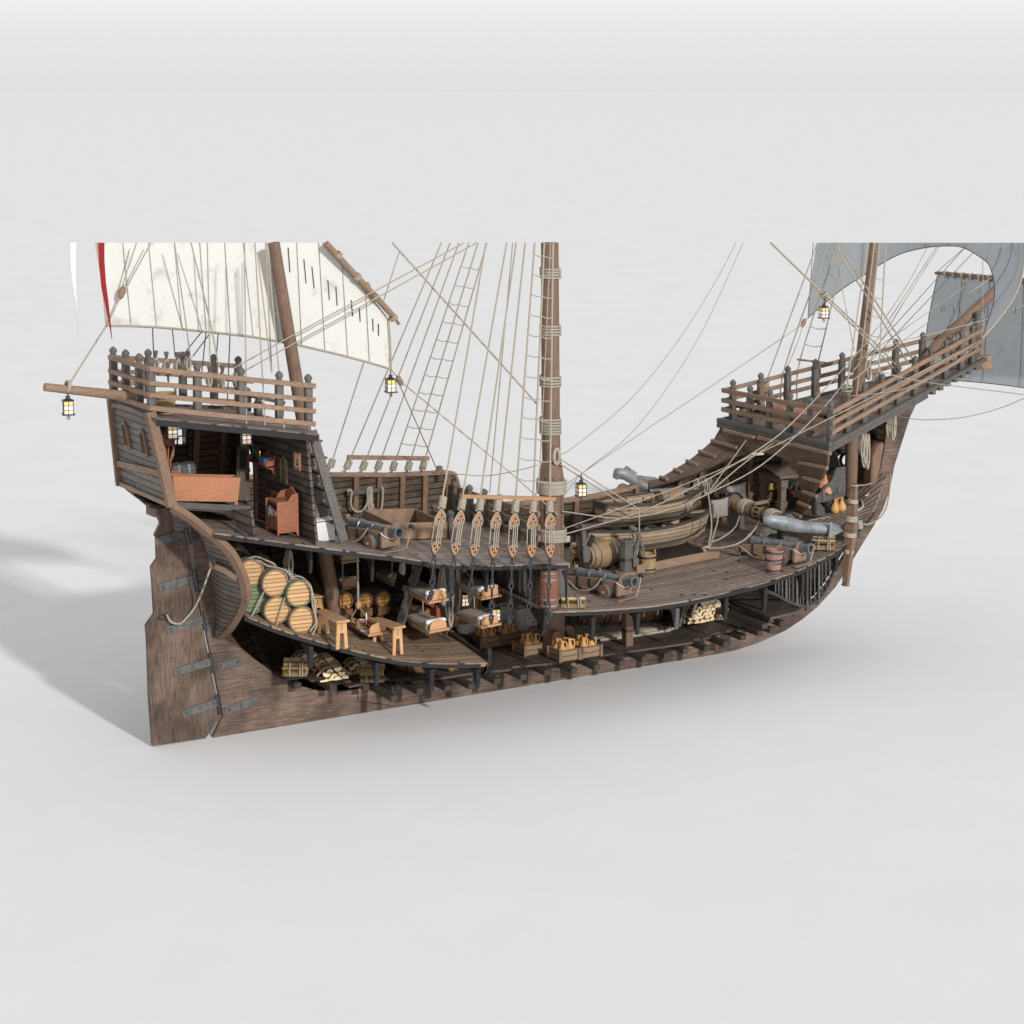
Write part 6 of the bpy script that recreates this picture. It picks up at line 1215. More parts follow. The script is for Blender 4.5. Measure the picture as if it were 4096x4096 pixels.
for k, (u, v0, v1) in enumerate([(2415, 2445, 2468), (2480, 2438, 2482), (2536, 2438, 2472), (2575, 2430, 2468), (2630, 2420, 2460)]): rope(f'{"first second third fourth fifth".split()[k]} rope tail hanging before the dark barrels under the main deck', [(u + 4, v0, -1.2), (u, v1, -1.2)], .018)
for dx, y in ((0, -.3), (1, .35)): MB().beam(W(2735 - 40 * dx, 2400, y=y), W(2708 - 40 * dx, 2502, y=y), .22, .06).build('ladder_side', M['black_wood' if dx else 'grey'], ship)
for k in range(3): MB().beam(W(2728 - 9 * k, 2440 + 28 * k, y=-.3), W(2690 - 9 * k, 2430 + 26 * k, y=.35), .2, .05).build('ladder_tread', M['black_wood'], ship)
# ------------------------------------------------------------------ cannons
def cannon(label, tail, front, turn=0.0, loc=None):
    a, b = V(tail), V(front); d = b - a; d.z = 0; ang = math.atan2(d.y, d.x) + turn; c = V(loc) if loc else b
    t = thing('cannon', label, 'cannon', c, 0, 'deck cannons'); INV[t.name] = Matrix(); t.rotation_euler = (0, 0, ang); L = 1.75; w = .2
    for s in (-1, 1):
        pl_ = [V((x, s * w, z)) for x, z in ((-L, .14), (-L, .3), (-1.1, .36), (-.5, .42), (.0, .42), (.0, .14))]
        MB().prism(pl_, (0, -s * .07, 0)).build('carriage_cheek', M['trim'], t, bevel=.008)
        for x in (-1.5, -1.15, -.8, -.45, -.06): MB().box((x, s * (w + .006), .26), (.05, .014, .24)).build('iron_strap', M['iron'], t)
        MB().lathe([(.001, 0), (.15, 0), (.165, .02), (.165, .1), (.15, .12), (.001, .12)], (-.28, s * (w + .02), .165), (0, s, 0), 18).build('wheel', M['trim_z'], t)
        MB().lathe([(.168, .025), (.174, .025), (.174, .095), (.168, .095)], (-.28, s * (w + .02), .165), (0, s, 0), 18, caps=False).build('wheel_rim', M['rim'], t)
        MB().box((-.28, s * (w + .16), .165), (.06, .06, .06)).build('axle_end', M['trim'], t, bevel=.01)
        MB().tube(bez([(-1.5, s * (w + .05), .3), (-1.3, s * (w + .09), .22), (-.95, s * (w + .14), .1), (-.6, s * (w + .1), .2), (-.4, s * (w + .03), .46)], 5), .016, 5).build('breech_rope', M['rope'], t)
        MB().tube([(-.42, s * .17, .42), (-.42, s * .15, .5), (-.37, s * .15, .5), (-.37, s * .17, .42)], .014, 5).build('shackle', M['iron'], t)
    MB().prism([V((.0, y, z)) for y, z in ((-.24, .1), (.24, .1), (.24, .36), (.18, .38), (.14, .5), (0, .56), (-.14, .5), (-.18, .38), (-.24, .36))], (.07, 0, 0)).build('front_block', M['trim_y'], t, bevel=.008)
    MB().box((-L + .05, 0, .1), (.35, .46, .1)).build('tail_block', M['trim_y'], t, bevel=.01); MB().box((-.9, 0, .1), (.22, .5, .14)).build('rear_axle', M['trim_y'], t, bevel=.01)
    MB().lathe([(.001, -1.42), (.05, -1.4), (.06, -1.36), (.03, -1.33), (.1, -1.3), (.135, -1.28), (.135, -1.22), (.125, -1.2), (.125, -.95), (.14, -.94), (.14, -.88), (.12, -.87), (.115, -.5), (.128, -.49), (.128, -.43), (.112, -.42), (.105, -.05), (.125, -.04), (.125, .02), (.105, .03), (.1, .2), (.115, .26), (.128, .3), (.128, .34), (.085, .345), (.08, .2)], (0, 0, .43), (1, 0, .03), 22, caps=False).build('gun_barrel', M['gun'], t)
    MB().lathe([(.082, .2), (.001, .2)], (0, 0, .43), (1, 0, .03), 16, caps=False).build('bore_shade', M['black'], t)  # black disc paints the darkness deeper in the barrel
    MB().tube([(-1.1, -.0, .55), (-1.1, 0, .64), (-.95, 0, .64), (-.95, 0, .55)], .016, 5).build('lifting_handle', M['iron'], t)
    MB().box((-1.38, 0, .5), (.07, .1, .14)).build('quoin', M['trim'], t, bevel=.01)
    MB().tube(bez([(.03, -.24, .42), (.08, -.2, .36), (.1, 0, .27), (.08, .2, .36), (.03, .24, .42)], 4), .008, 4).build('muzzle_cord', M['white_cloth'], t)
    MB().box((.12, .0, .02), (.1, .62, .035)).build('wheel_chock', M['trim_y'], t, bevel=.008)
    p = V((.05, .42, .0)); MB().tube([p, p + V((.05, .05, .25)), p + V((.02, .12, .42))], .015, 5).build('tackle_rope', M['rope'], t); MB().box(p + V((.02, .13, .45)), (.1, .06, .1), Matrix.Rotation(.6, 3, 'X')).build('tackle_hook', M['iron'], t)
    return t
cannon('cannon on the half deck beside the open hatch', D3.at(1430, 2150), D3.at(1562, 2218), .22, D3.at(1556, 2204)); cannon('cannon amidships on the main deck edge beside the pump', DM.at(2325, 2350), DM.at(2492, 2398), 0, DM.at(2490, 2396)); cannon('cannon near the bow behind the stacked reddish buckets', DM.at(3000, 2225), DM.at(3196, 2266), .0, DM.at(3192, 2260))
# ------------------------------------------------------------------ boats
def boat(label, stern, L, B, H, rows_=True, thw=4):
    t = thing('rowing_boat', label, 'boat', stern, 0, 'two stacked rowing boats'); INV[t.name] = Matrix()
    def sec(u):
        b = B / 2 * (.42 + .58 * math.sin(min(u / .45, 1) * math.pi / 2)) if u < .45 else B / 2 * max(0, 1 - ((u - .45) / .55) ** 2.3)
        zk = .16 * max(0, (u - .72) / .28) ** 2 * 1.9 + .06 * max(0, (.15 - u) / .15); zg = H + .1 * (abs(u - .42) / .5) ** 2; return b, zk, zg
    out = []
    for i in range(25):
        u = i / 24; b, zk, zg = sec(u); r = []
        for k in range(-8, 9):
            s = abs(k) / 8; z = lerp(zk, zg, s ** 1.25); y = b * math.sin(s * math.pi / 2) ** .8; xo = .16 * (z - zk) * (u ** 6) * 2
            r.append(V((u * L + xo, math.copysign(y, k), z)))
        out.append(r)
    MB().slab(out, lambda p: V((0, -.03 if p.y > .02 else .03 if p.y < -.02 else 0, .03 if abs(p.y) < .25 * B else .0))).build('hull', M['boat'], t)
    for s in (0, 16):
        MB().path_beam([r[s] + V((0, (.012 if s else -.012), .01)) for r in out], .06, .06).build('gunwale', M['boat_dark'], t)
        k2_ = 12 if s else 4; MB().path_beam([r[k2_] + V((0, (.012 if s else -.012), 0)) for r in out], .03, .05).build('rubbing_strake', M['boat_dark'], t)
    MB().prism([p + V((-.012, 0, 0)) for p in out[0]], (.03, 0, 0)).build('transom_board', M['boat'], t)
    MB().beam(out[0][0] + V((-.03, -.03, -.06)), out[0][16] + V((-.03, .03, -.06)), .08, .16).build('transom_cap', M['boat_dark'], t, bevel=.01)
    for k in range(thw):
        u = .2 + .6 * k / max(1, thw - 1) * (.85); b, zk, zg = sec(u); MB().box((u * L, 0, zg - .12), (.2, 2 * b * .96, .03)).build('thwart', M['boat_dark'], t)
    b, zk, zg = sec(.9); MB().prism([out[20][0] + V((0, .03, -.02)), out[20][16] + V((0, -.03, -.02)), out[24][16] + V((0, 0, -.02)), out[24][0] + V((0, 0, -.02))], (0, 0, -.02)).build('bow_deck', M['boat_dark'], t)
    MB().path_beam([V((x * L, 0, sec(x)[1] - .02)) for x in [i / 12 for i in range(13)]], .05, .07).build('boat_keel', M['boat_dark'], t)
    return t
dz_ = DM.z(11.4, .7)
boat('larger empty rowing boat lying on the deck grating', V((9.72, .62, dz_ + .1)), 3.55, 1.3, .68, thw=5)
up_z = 3.34
boat('smaller rowing boat loaded with barrels, stacked on the other boat', V((10.3, .68, up_z)), 2.85, 1.15, .52, thw=2)
barrel('barrel lying on the boat load, upper one', W(2688, 1990, y=.95), (1, -.05, 0), .72, .2, 1.15, 'barrel', 'barrel', 'rim', group='barrels in the rowing boat'); barrel('barrel lying in the rowing boat, lower one', W(2702, 2022, y=.55), (1, -.05, 0), .72, .2, 1.15, 'barrel', 'barrel', 'rim', group='barrels in the rowing boat')
bucket('pale reddish bucket at the stern of the upper boat', W(2482, 2036, y=.7) , .2, .13, .17, 'pinkwood'); bucket('dark red bucket in the upper boat, aft of its twin', W(2590, 2033, y=.75), .2, .11, .13, 'barrel_red', group='dark red buckets in the boat'); bucket('dark red bucket in the upper boat, beside the barrels', W(2622, 2036, y=.55), .18, .11, .13, 'barrel_red', group='dark red buckets in the boat')
for dx in (.35, 2.7): tag(MB().box((9.72 + dx, .62, dz_ + .06), (.12, 1.0, .16)).build('boat_chock', M['boat_dark'], bevel=.02), 'dark chock under the larger boat, ' + ('stern end' if dx < 1 else 'bow end'), 'chock')
# cradle post beside the firewood
t = thing('boat_cradle', 'dark wooden cradle posts holding the boat stern beside the firewood', 'cradle', DM.at(2345, 2245))
MB().prism([W(u, v, y=-.15) for u, v in [(2328, 2103), (2341, 2098), (2348, 2165), (2362, 2175), (2365, 2235), (2352, 2252), (2335, 2250), (2330, 2180)]], (0, .12, 0)).build('post', M['grey'], t, bevel=.01)
MB().prism([W(u, v, y=.9) for u, v in [(2302, 2085), (2318, 2072), (2330, 2060), (2338, 2110), (2325, 2150), (2300, 2150)]], (0, .1, 0)).build('post', M['black_wood'], t, bevel=.01)
MB().beam(W(2325, 2112, y=-.05), W(2420, 2098, y=1.0), .12, .1).build('cross_beam', M['grey_x'], t, bevel=.01)
MB().beam(W(2356, 2185, y=-.18), W(2372, 2140, y=-.18), .05, .1).build('strut', M['black_wood'], t); MB().beam(W(2333, 2192, y=-.17), W(2358, 2182, y=-.17), .02, .05).build('iron_plate', M['strap'], t)
# ------------------------------------------------------------------ pump
p = DM.at(2516, 2296) + V((0, .12, 0)); t = thing('ship_pump', 'grey wooden bilge pump with curved handle on the main deck', 'pump', p)
MB().lathe([(.001, 0), (.28, 0), (.28, .05), (.001, .05)], p, n=8).build('base_plate', M['trim'], t, bevel=.01)
MB().lathe([(.001, .05), (.165, .05), (.15, .74), (.17, .74), (.17, .8), (.13, .8), (.13, .72), (.001, .7)], p, n=8, caps=False).build('pump_column', M['grey'], t)
MB().lathe([(.166, .3), (.172, .3), (.17, .37), (.163, .37)], p, n=8, caps=False).build('band', M['iron'], t)
q = p + V((.17, -.1, 0)); MB().path_beam([q + V((-.02, 0, .18)), q + V((.0, 0, .5)), q + V((.12, 0, .85)), q + V((.02, 0, 1.02)), q + V((-.1, 0, 1.1))], .07, .1).build('handle_bracket', M['grey'], t, bevel=.01)
MB().path_beam([q + V((-.14, 0, 1.12)), q + V((.02, 0, 1.0)), q + V((.15, 0, .8)), q + V((.24, 0, .5)), q + V((.3, 0, .05))], .045, .07).build('pump_handle', M['grey'], t, bevel=.01)
MB().tube([q + V((-.13, 0, 1.08)), q + V((-.13, 0, .72))], .01, 5).build('pump_rod', M['iron'], t); MB().box(q + V((-.02, -.04, .26)), (.16, .12, .2)).build('spout', M['grey'], t, bevel=.01)
# ------------------------------------------------------------------ windlass, belfry
wa, wb_ = DM.at(2905, 2108) , DM.at(3132, 2185); wx = (wa.x + wb_.x) / 2
wa = V((wx, wa.y, 0)); wb_ = V((wx, wb_.y, 0)); za, zb = DM.z(wx, wa.y), DM.z(wx, wb_.y)
A, B = W(2935, 2012, x=wx), W(3150, 2092, x=wx); ax = (B - A).normalized()
t = thing('windlass', 'large wooden windlass log wound with cable on two braces', 'windlass', (A + B) / 2)
MB().tube([A, A.lerp(B, .5), B], [.165, .18, .165], 12).build('log', M['barrel'], t)
for e, n_ in ((A, za), (B, zb)):
    dn = e.z - (DM.z(wx, e.y)); MB().prism([e + V((x, -.06, z)) for x, z in ((-.22, -.1), (-.2, .12), (-.1, .22), (.06, .24), (.2, .12), (.24, -.1), (.34, -dn), (.05, -dn), (-.1, -dn))], (0, .12, 0)).build('brace', M['grey'], t, bevel=.015)
    MB().path_beam([e + V((x, 0, z)) for x, z in ((-.24, -.1), (-.22, .13), (-.1, .25), (.08, .26), (.22, .13), (.26, -.1))], .16, .02, V((0, 1, 0)).cross(V((1, 0, 0)))).build('iron_strap', M['iron'], t)
for f in (.5, .62, .42, .56):
    c = A.lerp(B, f)
    if f in (.42, .62): MB().lathe([(.185, -.03), (.2, -.03), (.2, .03), (.185, .03)], c, ax, 20, caps=False).build('iron_band', M['iron'], t)
c = A.lerp(B, .52)
for k in range(10):
    a = 2 * math.pi * k / 10; MB().box(c + V((math.cos(a) * .175, 0, math.sin(a) * .175)), (.06, .12, .05), Matrix.Rotation(-a, 3, 'Y')).build('socket_shade', M['black'], t)  # black blocks paint the shade of handspike sockets
for f, nn, nm in ((.24, 5, 0), (.74, 5, 1)): wrap(A.lerp(B, f - .055), A.lerp(B, f + .055), .175, nn, .026, par=t, mat='rope').name = 'cable_turns'
MB().box(A.lerp(B, .45) + V((.1, 0, .22)), (.5, .09, .08), Matrix.Rotation(.2, 3, 'Z')).build('handspike', M['trim'], t, bevel=.01)
rope('cable from the windlass port turns down to the deck ring', [(2958, 2065, A.lerp(B, .24).y - .1), (2940, 2110, -.2), (2890, 2150, -.5), (2846, 2168, -.7)], .026); rope('cable from the windlass starboard turns curving over the deck to the ring', [(3036, 2085, A.lerp(B, .74).y - .15), (3018, 2118, -1.2), (2965, 2168, -1.3), (2890, 2190, -1.1), (2808, 2192, -.7)], .026)
tag(MB().tube([W(2828, 2196, y=-.72) + V((.1 * math.cos(a), 0, .05 * math.sin(a) + .0)) for a in [i * math.pi / 4 for i in range(8)]], .03, 6, closed=True).build('rope_knot', M['rope']), 'thick rope knot on the corner of the deck grating', 'knot')
tag(MB().box(W(2832, 2202, y=-.72), (.12, .1, .07)).build('deck_ring_plate', M['strap'], bevel=.02), 'small iron deck plate below the rope knot', 'deck plate')
wbx = DM.at(3133, 2058)
t = thing('belfry', 'grey wooden belfry with curved roof over a brass bell', 'belfry', wbx)
pr2 = [(W(3129, 2052, x=wbx.x), 3129, 1912), (W(3057, 2022, x=wbx.x), 3057, 1888)]
for b, u, v1 in pr2:
    tp_ = W(u, v1, x=wbx.x); b = V((tp_.x, tp_.y, DM.z(tp_.x, tp_.y))); w = .095
    for z0, z1, ww in ((0, .3, 1.15), (.3, .36, 1.3), (.36, .72, .85), (.72, .76, 1.2), (.76, 1, 1.1)): MB().beam(b.lerp(tp_, z0), b.lerp(tp_, z1), 2 * w * ww, 2 * w * ww, (0, 1, 0)).build('post', M['belfry'], t, bevel=.008)
rf = [W(u, v, x=wbx.x) for u, v in [(3030, 1890), (3042, 1878), (3056, 1868), (3078, 1864), (3100, 1868), (3118, 1880), (3135, 1898), (3158, 1914)]]
MB().slab([[p + V((-.28, 0, 0)), p, p + V((.28, 0, 0))] for p in rf], V((0, 0, .07))).build('roof', M['belfry'], t, bevel=.008, label=None)
MB().beam(W(3055, 1902, x=wbx.x), W(3130, 1922, x=wbx.x), .1, .14).build('cross_beam', M['belfry'], t, bevel=.01)
bl_ = W(3088, 1960, x=wbx.x); bell = MB().lathe([(.001, .16), (.07, .2), (.1, .19), (.115, .1), (.13, .03), (.165, 0), (.155, 0), (.12, .03), (.001, .14)], bl_, n=20, caps=False).build('bell', M['brass'], t); MB().tube([bl_ + V((0, 0, .2)), bl_ + V((0, 0, .3))], .02, 5).build('bell_hanger', M['iron'], t); MB().tube([bl_ + V((0, 0, .12)), bl_ + V((0, 0, -.06))], .014, 5).build('clapper', M['iron'], t)
# ------------------------------------------------------------------ anchors
def anchor(label, arm, flk, shank, ys, mat='anchor'):
    t = thing('anchor', label, 'anchor', W(arm[0][0], arm[0][1], y=ys[0])); n = len(arm); rows = []
    P = [W(u, v, y=lerp(ys[0], ys[1], i / (n - 1))) for i, (u, v, h) in enumerate(arm)]
    for i, (p, (u, v, h)) in enumerate(zip(P, arm)):
        d, s, up_ = frame(P[min(i + 1, n - 1)] - P[max(i - 1, 0)]); rows.append([p + up_ * h / 2, p - s * h * .32 + up_ * h * .1, p - s * h * .3 - up_ * h * .25, p - up_ * h / 2, p + s * h * .3 - up_ * h * .2, p + s * h * .3 + up_ * h * .2])
    rr = [bez([r[k] for r in rows], 3) for k in range(6)]; MB().rings([[rr[k][i] for k in range(6)] for i in range(len(rr[0]))]).build('arm', M[mat], t, sharp=48)
    for pts, y in flk: MB().prism([W(u, v, y=y) for u, v in pts], (.0, .035, 0)).build('fluke', M[mat], t, bevel=.006)
    (a, b, w) = shank; MB().beam(W(*a), W(*b), w, w) if False else MB().beam(W(a[0], a[1], y=a[2]), W(b[0], b[1], y=b[2]), w, w).build('shank', M[mat], t, bevel=.012)
    return t
ya = -1.5
an = anchor('big steel anchor lying across the bow deck in front of the windlass', [(3054, 2078, .16), (3075, 2082, .26), (3120, 2091, .34), (3180, 2102, .32), (3240, 2112, .25), (3300, 2119, .2), (3345, 2121, .15), (3378, 2123, .05)], [([(3322, 2086), (3345, 2100), (3378, 2123), (3345, 2128), (3318, 2130)], -1.82), ([(3318, 2126), (3345, 2127), (3372, 2125), (3340, 2142), (3316, 2154)], -1.82), ([(3060, 2075), (3074, 2056), (3085, 2078)], -1.1)], ((3080, 2088, -1.0), (3400, 2112, -1.75), .17), (-1.25, -1.82))
st = MB(); s0, s1, s2 = W(3417, 1935, y=-1.9), W(3403, 2120, y=-1.95), W(3382, 2345, y=-2.0)
MB().beam(s1, s0, .27, .2, w1=.14, h1=.12).build('stock', M['trim_z'], an, bevel=.012); MB().beam(s1, s2, .27, .2, w1=.13, h1=.12).build('stock', M['trim_z'], an, bevel=.012)
for v0, v1, r in [(1997, 2012, .1), (2062, 2085, .135), (2130, 2146, .13), (2198, 2212, .1), (2338, 2341, .075), (1940, 1943, .075)]:
    lerpy = lambda v: W(lerp(3417, 3382, (v - 1935) / 410), v, y=-1.95); wrap(lerpy(v0), lerpy(v1), r, 4 if v1 - v0 > 5 else 1, .02, par=an)
MB().tube([W(3432, 2105, y=-1.9) + V((.12 * math.cos(a), .0, .17 * math.sin(a))) for a in [i * math.pi / 6 for i in range(12)]], .04, 7, closed=True).build('anchor_ring', M['iron'], an)
wrap(W(3436, 2080, y=-1.9), W(3440, 2112, y=-1.9), .03, 5, .03, par=an)
an2 = anchor('steel anchor resting on the port bulwark above the boats', [(2462, 1912, .2), (2470, 1892, .26), (2495, 1896, .26), (2530, 1920, .22), (2580, 1943, .2), (2620, 1955, .15), (2662, 1964, .05)], [([(2604, 1925), (2630, 1938), (2664, 1962), (2640, 1968), (2600, 1958)], 2.65), ([(2600, 1955), (2640, 1965), (2602, 1982)], 2.65), ([(2493, 1878), (2508, 1863), (2552, 1893), (2524, 1906), (2496, 1890)], 3.0)], ((2480, 1905, 3.1), (2622, 1920, 3.0), .14), (3.0, 2.65))
MB().prism([W(u, v, y=3.0) for u, v in [(2460, 1968), (2475, 1958), (2488, 1940), (2503, 1936), (2518, 1945), (2535, 1960), (2532, 1966)]], (0, .15, 0)).build('anchor_rest', M['trim'], ship, bevel=.015)
MB().prism([W(u, v, y=-1.3) for u, v in [(3032, 2140), (3060, 2122), (3082, 2100), (3095, 2098), (3112, 2112), (3110, 2135), (3085, 2135), (3062, 2150), (3035, 2152)]], (0, .14, 0)).build('anchor_rest', M['grey'], ship, bevel=.015)
bp = DM.at(3125, 2175); MB().prism([W(u, v, y=bp.y) for u, v in [(3105, 2118), (3190, 2128), (3150, 2165), (3127, 2178), (3108, 2140)]], (0, .12, 0)).build('anchor_rest', M['grey'], ship, bevel=.015)
# cable on the bow deck and over the stem
rope('thick cable from behind the anchor over the bow deck to the jugs', [(3212, 2088, DM.at(3212, 2090).y), (3260, 2077, DM.at(3260, 2079).y), (3322, 2068, DM.at(3322, 2070).y)], .03, mat='rope_big')
cz = []
for u, v in [(3420, 2050), (3448, 2035), (3447, 2012), (3434, 2000), (3440, 1993), (3468, 1985), (3470, 1972), (3445, 1962), (3425, 1955)]: p = DM.at(u, v) + V((0, 0, .03)); cz.append(p)
tag(MB().tube(bez(cz, 5), .032, 7).build('rope', M['rope_big']), 'thick cable winding in an s curve over the bow deck planks', 'rope')
rope('cable from the foremast foot up over the stem and down to the anchor ring', [(3420, 1942, -.6), (3470, 1938, -.3), (3510, 1920, -.1), (3533, 1892, .0), (3555, 1890, -.15), (3562, 1905, -.3), (3558, 1960, -.6), (3545, 2030, -1.0), (3520, 2070, -1.4), (3480, 2095, -1.7), (3445, 2097, -1.85)], .026)
# ------------------------------------------------------------------ bow: stove, hood, chest, tub
p = DM.at(3330, 2040)
t = thing('bow_chest', 'grey wooden chest with high curved side and iron hinges at the bow', 'chest', p); yc = -.35
MB().prism([W(u, v, y=yc) for u, v in [(3262, 2012), (3264, 1985), (3285, 1970), (3300, 1945), (3315, 1935), (3330, 1918), (3338, 1890), (3350, 1870), (3384, 1866), (3384, 1965), (3380, 1985), (3300, 2010)]], (0, .07, 0)).build('side_board', M['grey_x'], t, bevel=.01)
MB().prism([W(u, v, y=yc + .08) for u, v in [(3262, 2010), (3266, 1985), (3375, 1975), (3372, 2000)]], (0, .9, 0)).build('body', M['grey_x'], t, bevel=.01)
for u in (3295, 3355): MB().beam(W(u + (0 if u < 3320 else 0), 1975 - (u - 3295) * .25 + 30, y=yc - .012), W(u, 1962 - (u - 3295) * .25, y=yc - .012), .02, .08, (1, 0, 0)).build('hinge', M['strap'], t)
MB().prism([W(u, v, y=yc - .15) for u, v in [(3258, 2062), (3256, 2012), (3276, 2010), (3290, 2022), (3300, 2034), (3302, 2058), (3292, 2065)]], (0, .12, 0)).build('foot', M['grey_x'], t, bevel=.015)
t = thing('copper_hood', 'orange copper smoke hood beside the grey bow chest', 'hood', W(3300, 1930, y=-.2))
apx = W(3299, 1880, y=-.1); cc = W(3296, 1940, y=-.2); ring = [cc + V((.14 * math.cos(a), .26 * math.sin(a), -.03 + .16 * math.sin(a))) for a in [2 * math.pi * i / 14 for i in range(14)]]
MB().rings([[apx + (q - cc) * .04 for q in ring], [apx.lerp(cc, .5) + (q - cc) * .45 for q in ring], ring], caps=True).build('hood', M['copper'], t)
t = thing('copper_pot', 'orange copper pot half behind the smoke hood', 'pot', W(3318, 1925, y=.1)); MB().sphere(W(3318, 1920, y=.1), .14, 14).build('body', M['copper'], t)
t = thing('stove', 'dark fire box stove with red embers inside the ramp arch', 'stove', W(3180, 1960, y=1.0)); c = W(3184, 1965, y=1.0)
MB().prism([c + V((x, 0, z)) for x, z in ((-.2, -.45), (.3, -.45), (.3, .1), (.2, .22), (.05, .25), (-.1, .22), (-.2, .1))], (0, .6, 0)).build('body', M['boat_dark'], t, bevel=.02); MB().box(c + V((-.05, -.02, -.02)), (.2, .06, .04)).build('ember_bed', M['ember'], t)
for dx in (.55, .95): MB().beam(W(3110, 1812, y=1.1) + V((dx * .4, 0, 0)), W(3095, 1960, y=1.0) + V((dx * .4, 0, 0)), .08, .08).build('ladder_side', M['grey'], ship)
p = DM.at(3352, 2052) + V((.1, .35, 0)); t = thing('metal_tub', 'dull grey metal tub standing behind the jugs at the bow', 'tub', p); MB().lathe([(.001, 0), (.19, 0), (.28, .45), (.295, .46), (.28, .47), (.26, .45), (.175, .03), (.001, .03)], p, n=22, caps=False).build('body', M['tub_metal'], t)
for k, (u, v) in enumerate([(3450, 1733), (3462, 1733), (3473, 1735)]): tag(coil(W(u, v, y=-.2), .13, .62 + .3 * (k > 0), (1, 0, 0), 3, .026, seed=90 + k), f'{["first", "second", "third"][k]} long rope hank hanging under the forecastle beside the foremast', 'rope coil', 'rope hanks under the forecastle')
tag(coil(W(3573, 1662, y=-.5), .22, .58, (1, .2, 0), 5, .028, seed=95), 'large rope hank hung on the starboard bow below the forecastle', 'rope coil')
for k, (u, v, y) in enumerate([(3067, 1522, 1.95), (3273, 1450, 1.7), (3415, 1440, .2), (3474, 1445, -.1), (3512, 1478, -1.25)]): tag(coil(W(u, v, y=y), .17, .42 if k in (0, 1, 3) else .32, (1, 0, 0), 4, .026, seed=100 + k), ['rope hank on the port forecastle rail, aft one', 'rope hank on the port spreader bar of the forecastle', 'dark rope hank on the far side of the foremast', 'rope hank on the near side of the foremast', 'rope hank below the starboard spreader bar'][k], 'rope coil')
tp2 = W(3386, 1575, y=-1.2); tag(MB().tube([tp2 + V((.13 * math.cos(a), .13 * math.sin(a), .02 * (i % 3) + .01 * i)) for i, a in enumerate([i * math.pi / 4 for i in range(22)])], .024, 6).build('rope_coil', M['rope']), 'rope coil lying on the stump post of the forecastle', 'rope coil')
MB().lathe([(.12, -.75), (.12, -.05), (.15, -.04), (.15, 0), (.001, 0)], tp2 - V((0, 0, .03)), n=12).build('stump_post', M['mast'], ship)
for u, v0, v1, y in [(3262, 1458, 1610, 1.4), (3042, 1540, 1650, 1.6)]: MB().path_beam([W(u, v0, y=y), W(u + 1, (v0 + v1) / 2, y=y), W(u + 8, v1 - 12, y=y - .1), W(u + 22, v1, y=y - .2)], .12, .14, V((1, 0, 0))).build('stay_post', M['mast'], ship, bevel=.01)
fg = MB()
for k in range(8): fg.beam(W(3252 + k * 12, 1668, x=FX + 1.2 + .06 * k), W(3330 + k * 5, 1652 - k, x=FX + 1.2 + .06 * k), .05, .04)
fg.build('forecastle_grating', M['trim'], ship)
# bow bars
br = []
def by(u): return lerp(-1.1, -.25, min(max((u - 3010) / 330, 0), 1))
LOWR = [(3010, 2351), (3084, 2371), (3158, 2408), (3207, 2423), (3237, 2420), (3276, 2393), (3306, 2353), (3331, 2294), (3343, 2256)]
t = thing('bar_screen', 'iron bar screen closing the bow space below the main deck', 'bars', W(3200, 2400, y=-.7))
MB().path_beam(bez([W(u, v, y=by(u)) for u, v in LOWR], 4), .06, .07).build('lower_rail', M['iron'], t)
for u, th in [(3020, 1), (3034, 2), (3046, 1), (3059, 1), (3101, 1), (3114, 1), (3128, 1), (3143, 2), (3157, 1), (3171, 1), (3186, 2), (3200, 1), (3212, 1), (3227, 2), (3242, 1), (3258, 1), (3274, 2), (3288, 1), (3303, 1), (3318, 1)]:
    vb = interp(LOWR, u) + (22 if u in (3227, 3274) else 0); vt = interp([(3010, 2348), (3080, 2325), (3143, 2305), (3212, 2275), (3260, 2250), (3320, 2222), (3350, 2200)], u); w = .028 if th == 1 else .06
    a, b = W(u, vb, y=by(u)), W(u, vt, y=by(u)); b.z = min(b.z, DM.z(b.x, b.y) - .03); MB().beam(a, b, w, w, (0, 1, 0)).build('bar', M['strap'], t)
# ------------------------------------------------------------------ pillows, wall hanks
def pillow(label, c, w, h, rx):
    t = thing('cloth_sack', label, 'sack', c, 0, 'grey cloth sacks by the windlass'); INV[t.name] = Matrix(); t.rotation_euler = rx; rows = []; n = 10
    for sgn in (1, -1):
        rr = []
        for i in range(n + 1):
            r = []
            for k in range(n + 1):
                a, b = 2 * i / n - 1, 2 * k / n - 1; pin = 1 + .1 * (abs(a) * abs(b)) ** 3 - .05 * ((1 - a * a) * abs(b) ** 3 + (1 - b * b) * abs(a) ** 3); r.append(V((a * w / 2 * pin, sgn * .1 * ((1 - a ** 4) * (1 - b ** 4)) ** .6, h / 2 + b * h / 2 * pin)))
            rr.append(r)
        rows.append(rr)
    mb = MB(); mb.grid(rows[0]); mb.grid(rows[1]); o = mb.build('cover', M['sack_dark'], t); bm = bmesh.new(); bm.from_mesh(o.data); bmesh.ops.remove_doubles(bm, verts=bm.verts, dist=.001); bmesh.ops.recalc_face_normals(bm, faces=bm.faces); bm.to_mesh(o.data); bm.free()
pillow('grey cloth sack standing between boats and windlass, lower one', W(2878, 2056, y=.85) - V((0, 0, .1)), .48, .5, (.15, -.1, -.2)); pillow('grey cloth sack behind the windlass brace, higher one', W(2950, 2010, y=1.2) - V((0, 0, .05)), .52, .52, (.1, -.15, -.25))
def onwall(u, v, off=.12):
    y = 2.5
    for _ in range(40): p = W(u, v, y=y); y = lerp(y, hull_pt(p.x, p.z) - off, .4)
    return W(u, v, y=y)
MB().beam(onwall(2772, 1922, .1), onwall(2912, 1918, .1), .07, .09).build('hank_board', M['grey_x'], ship, bevel=.01)
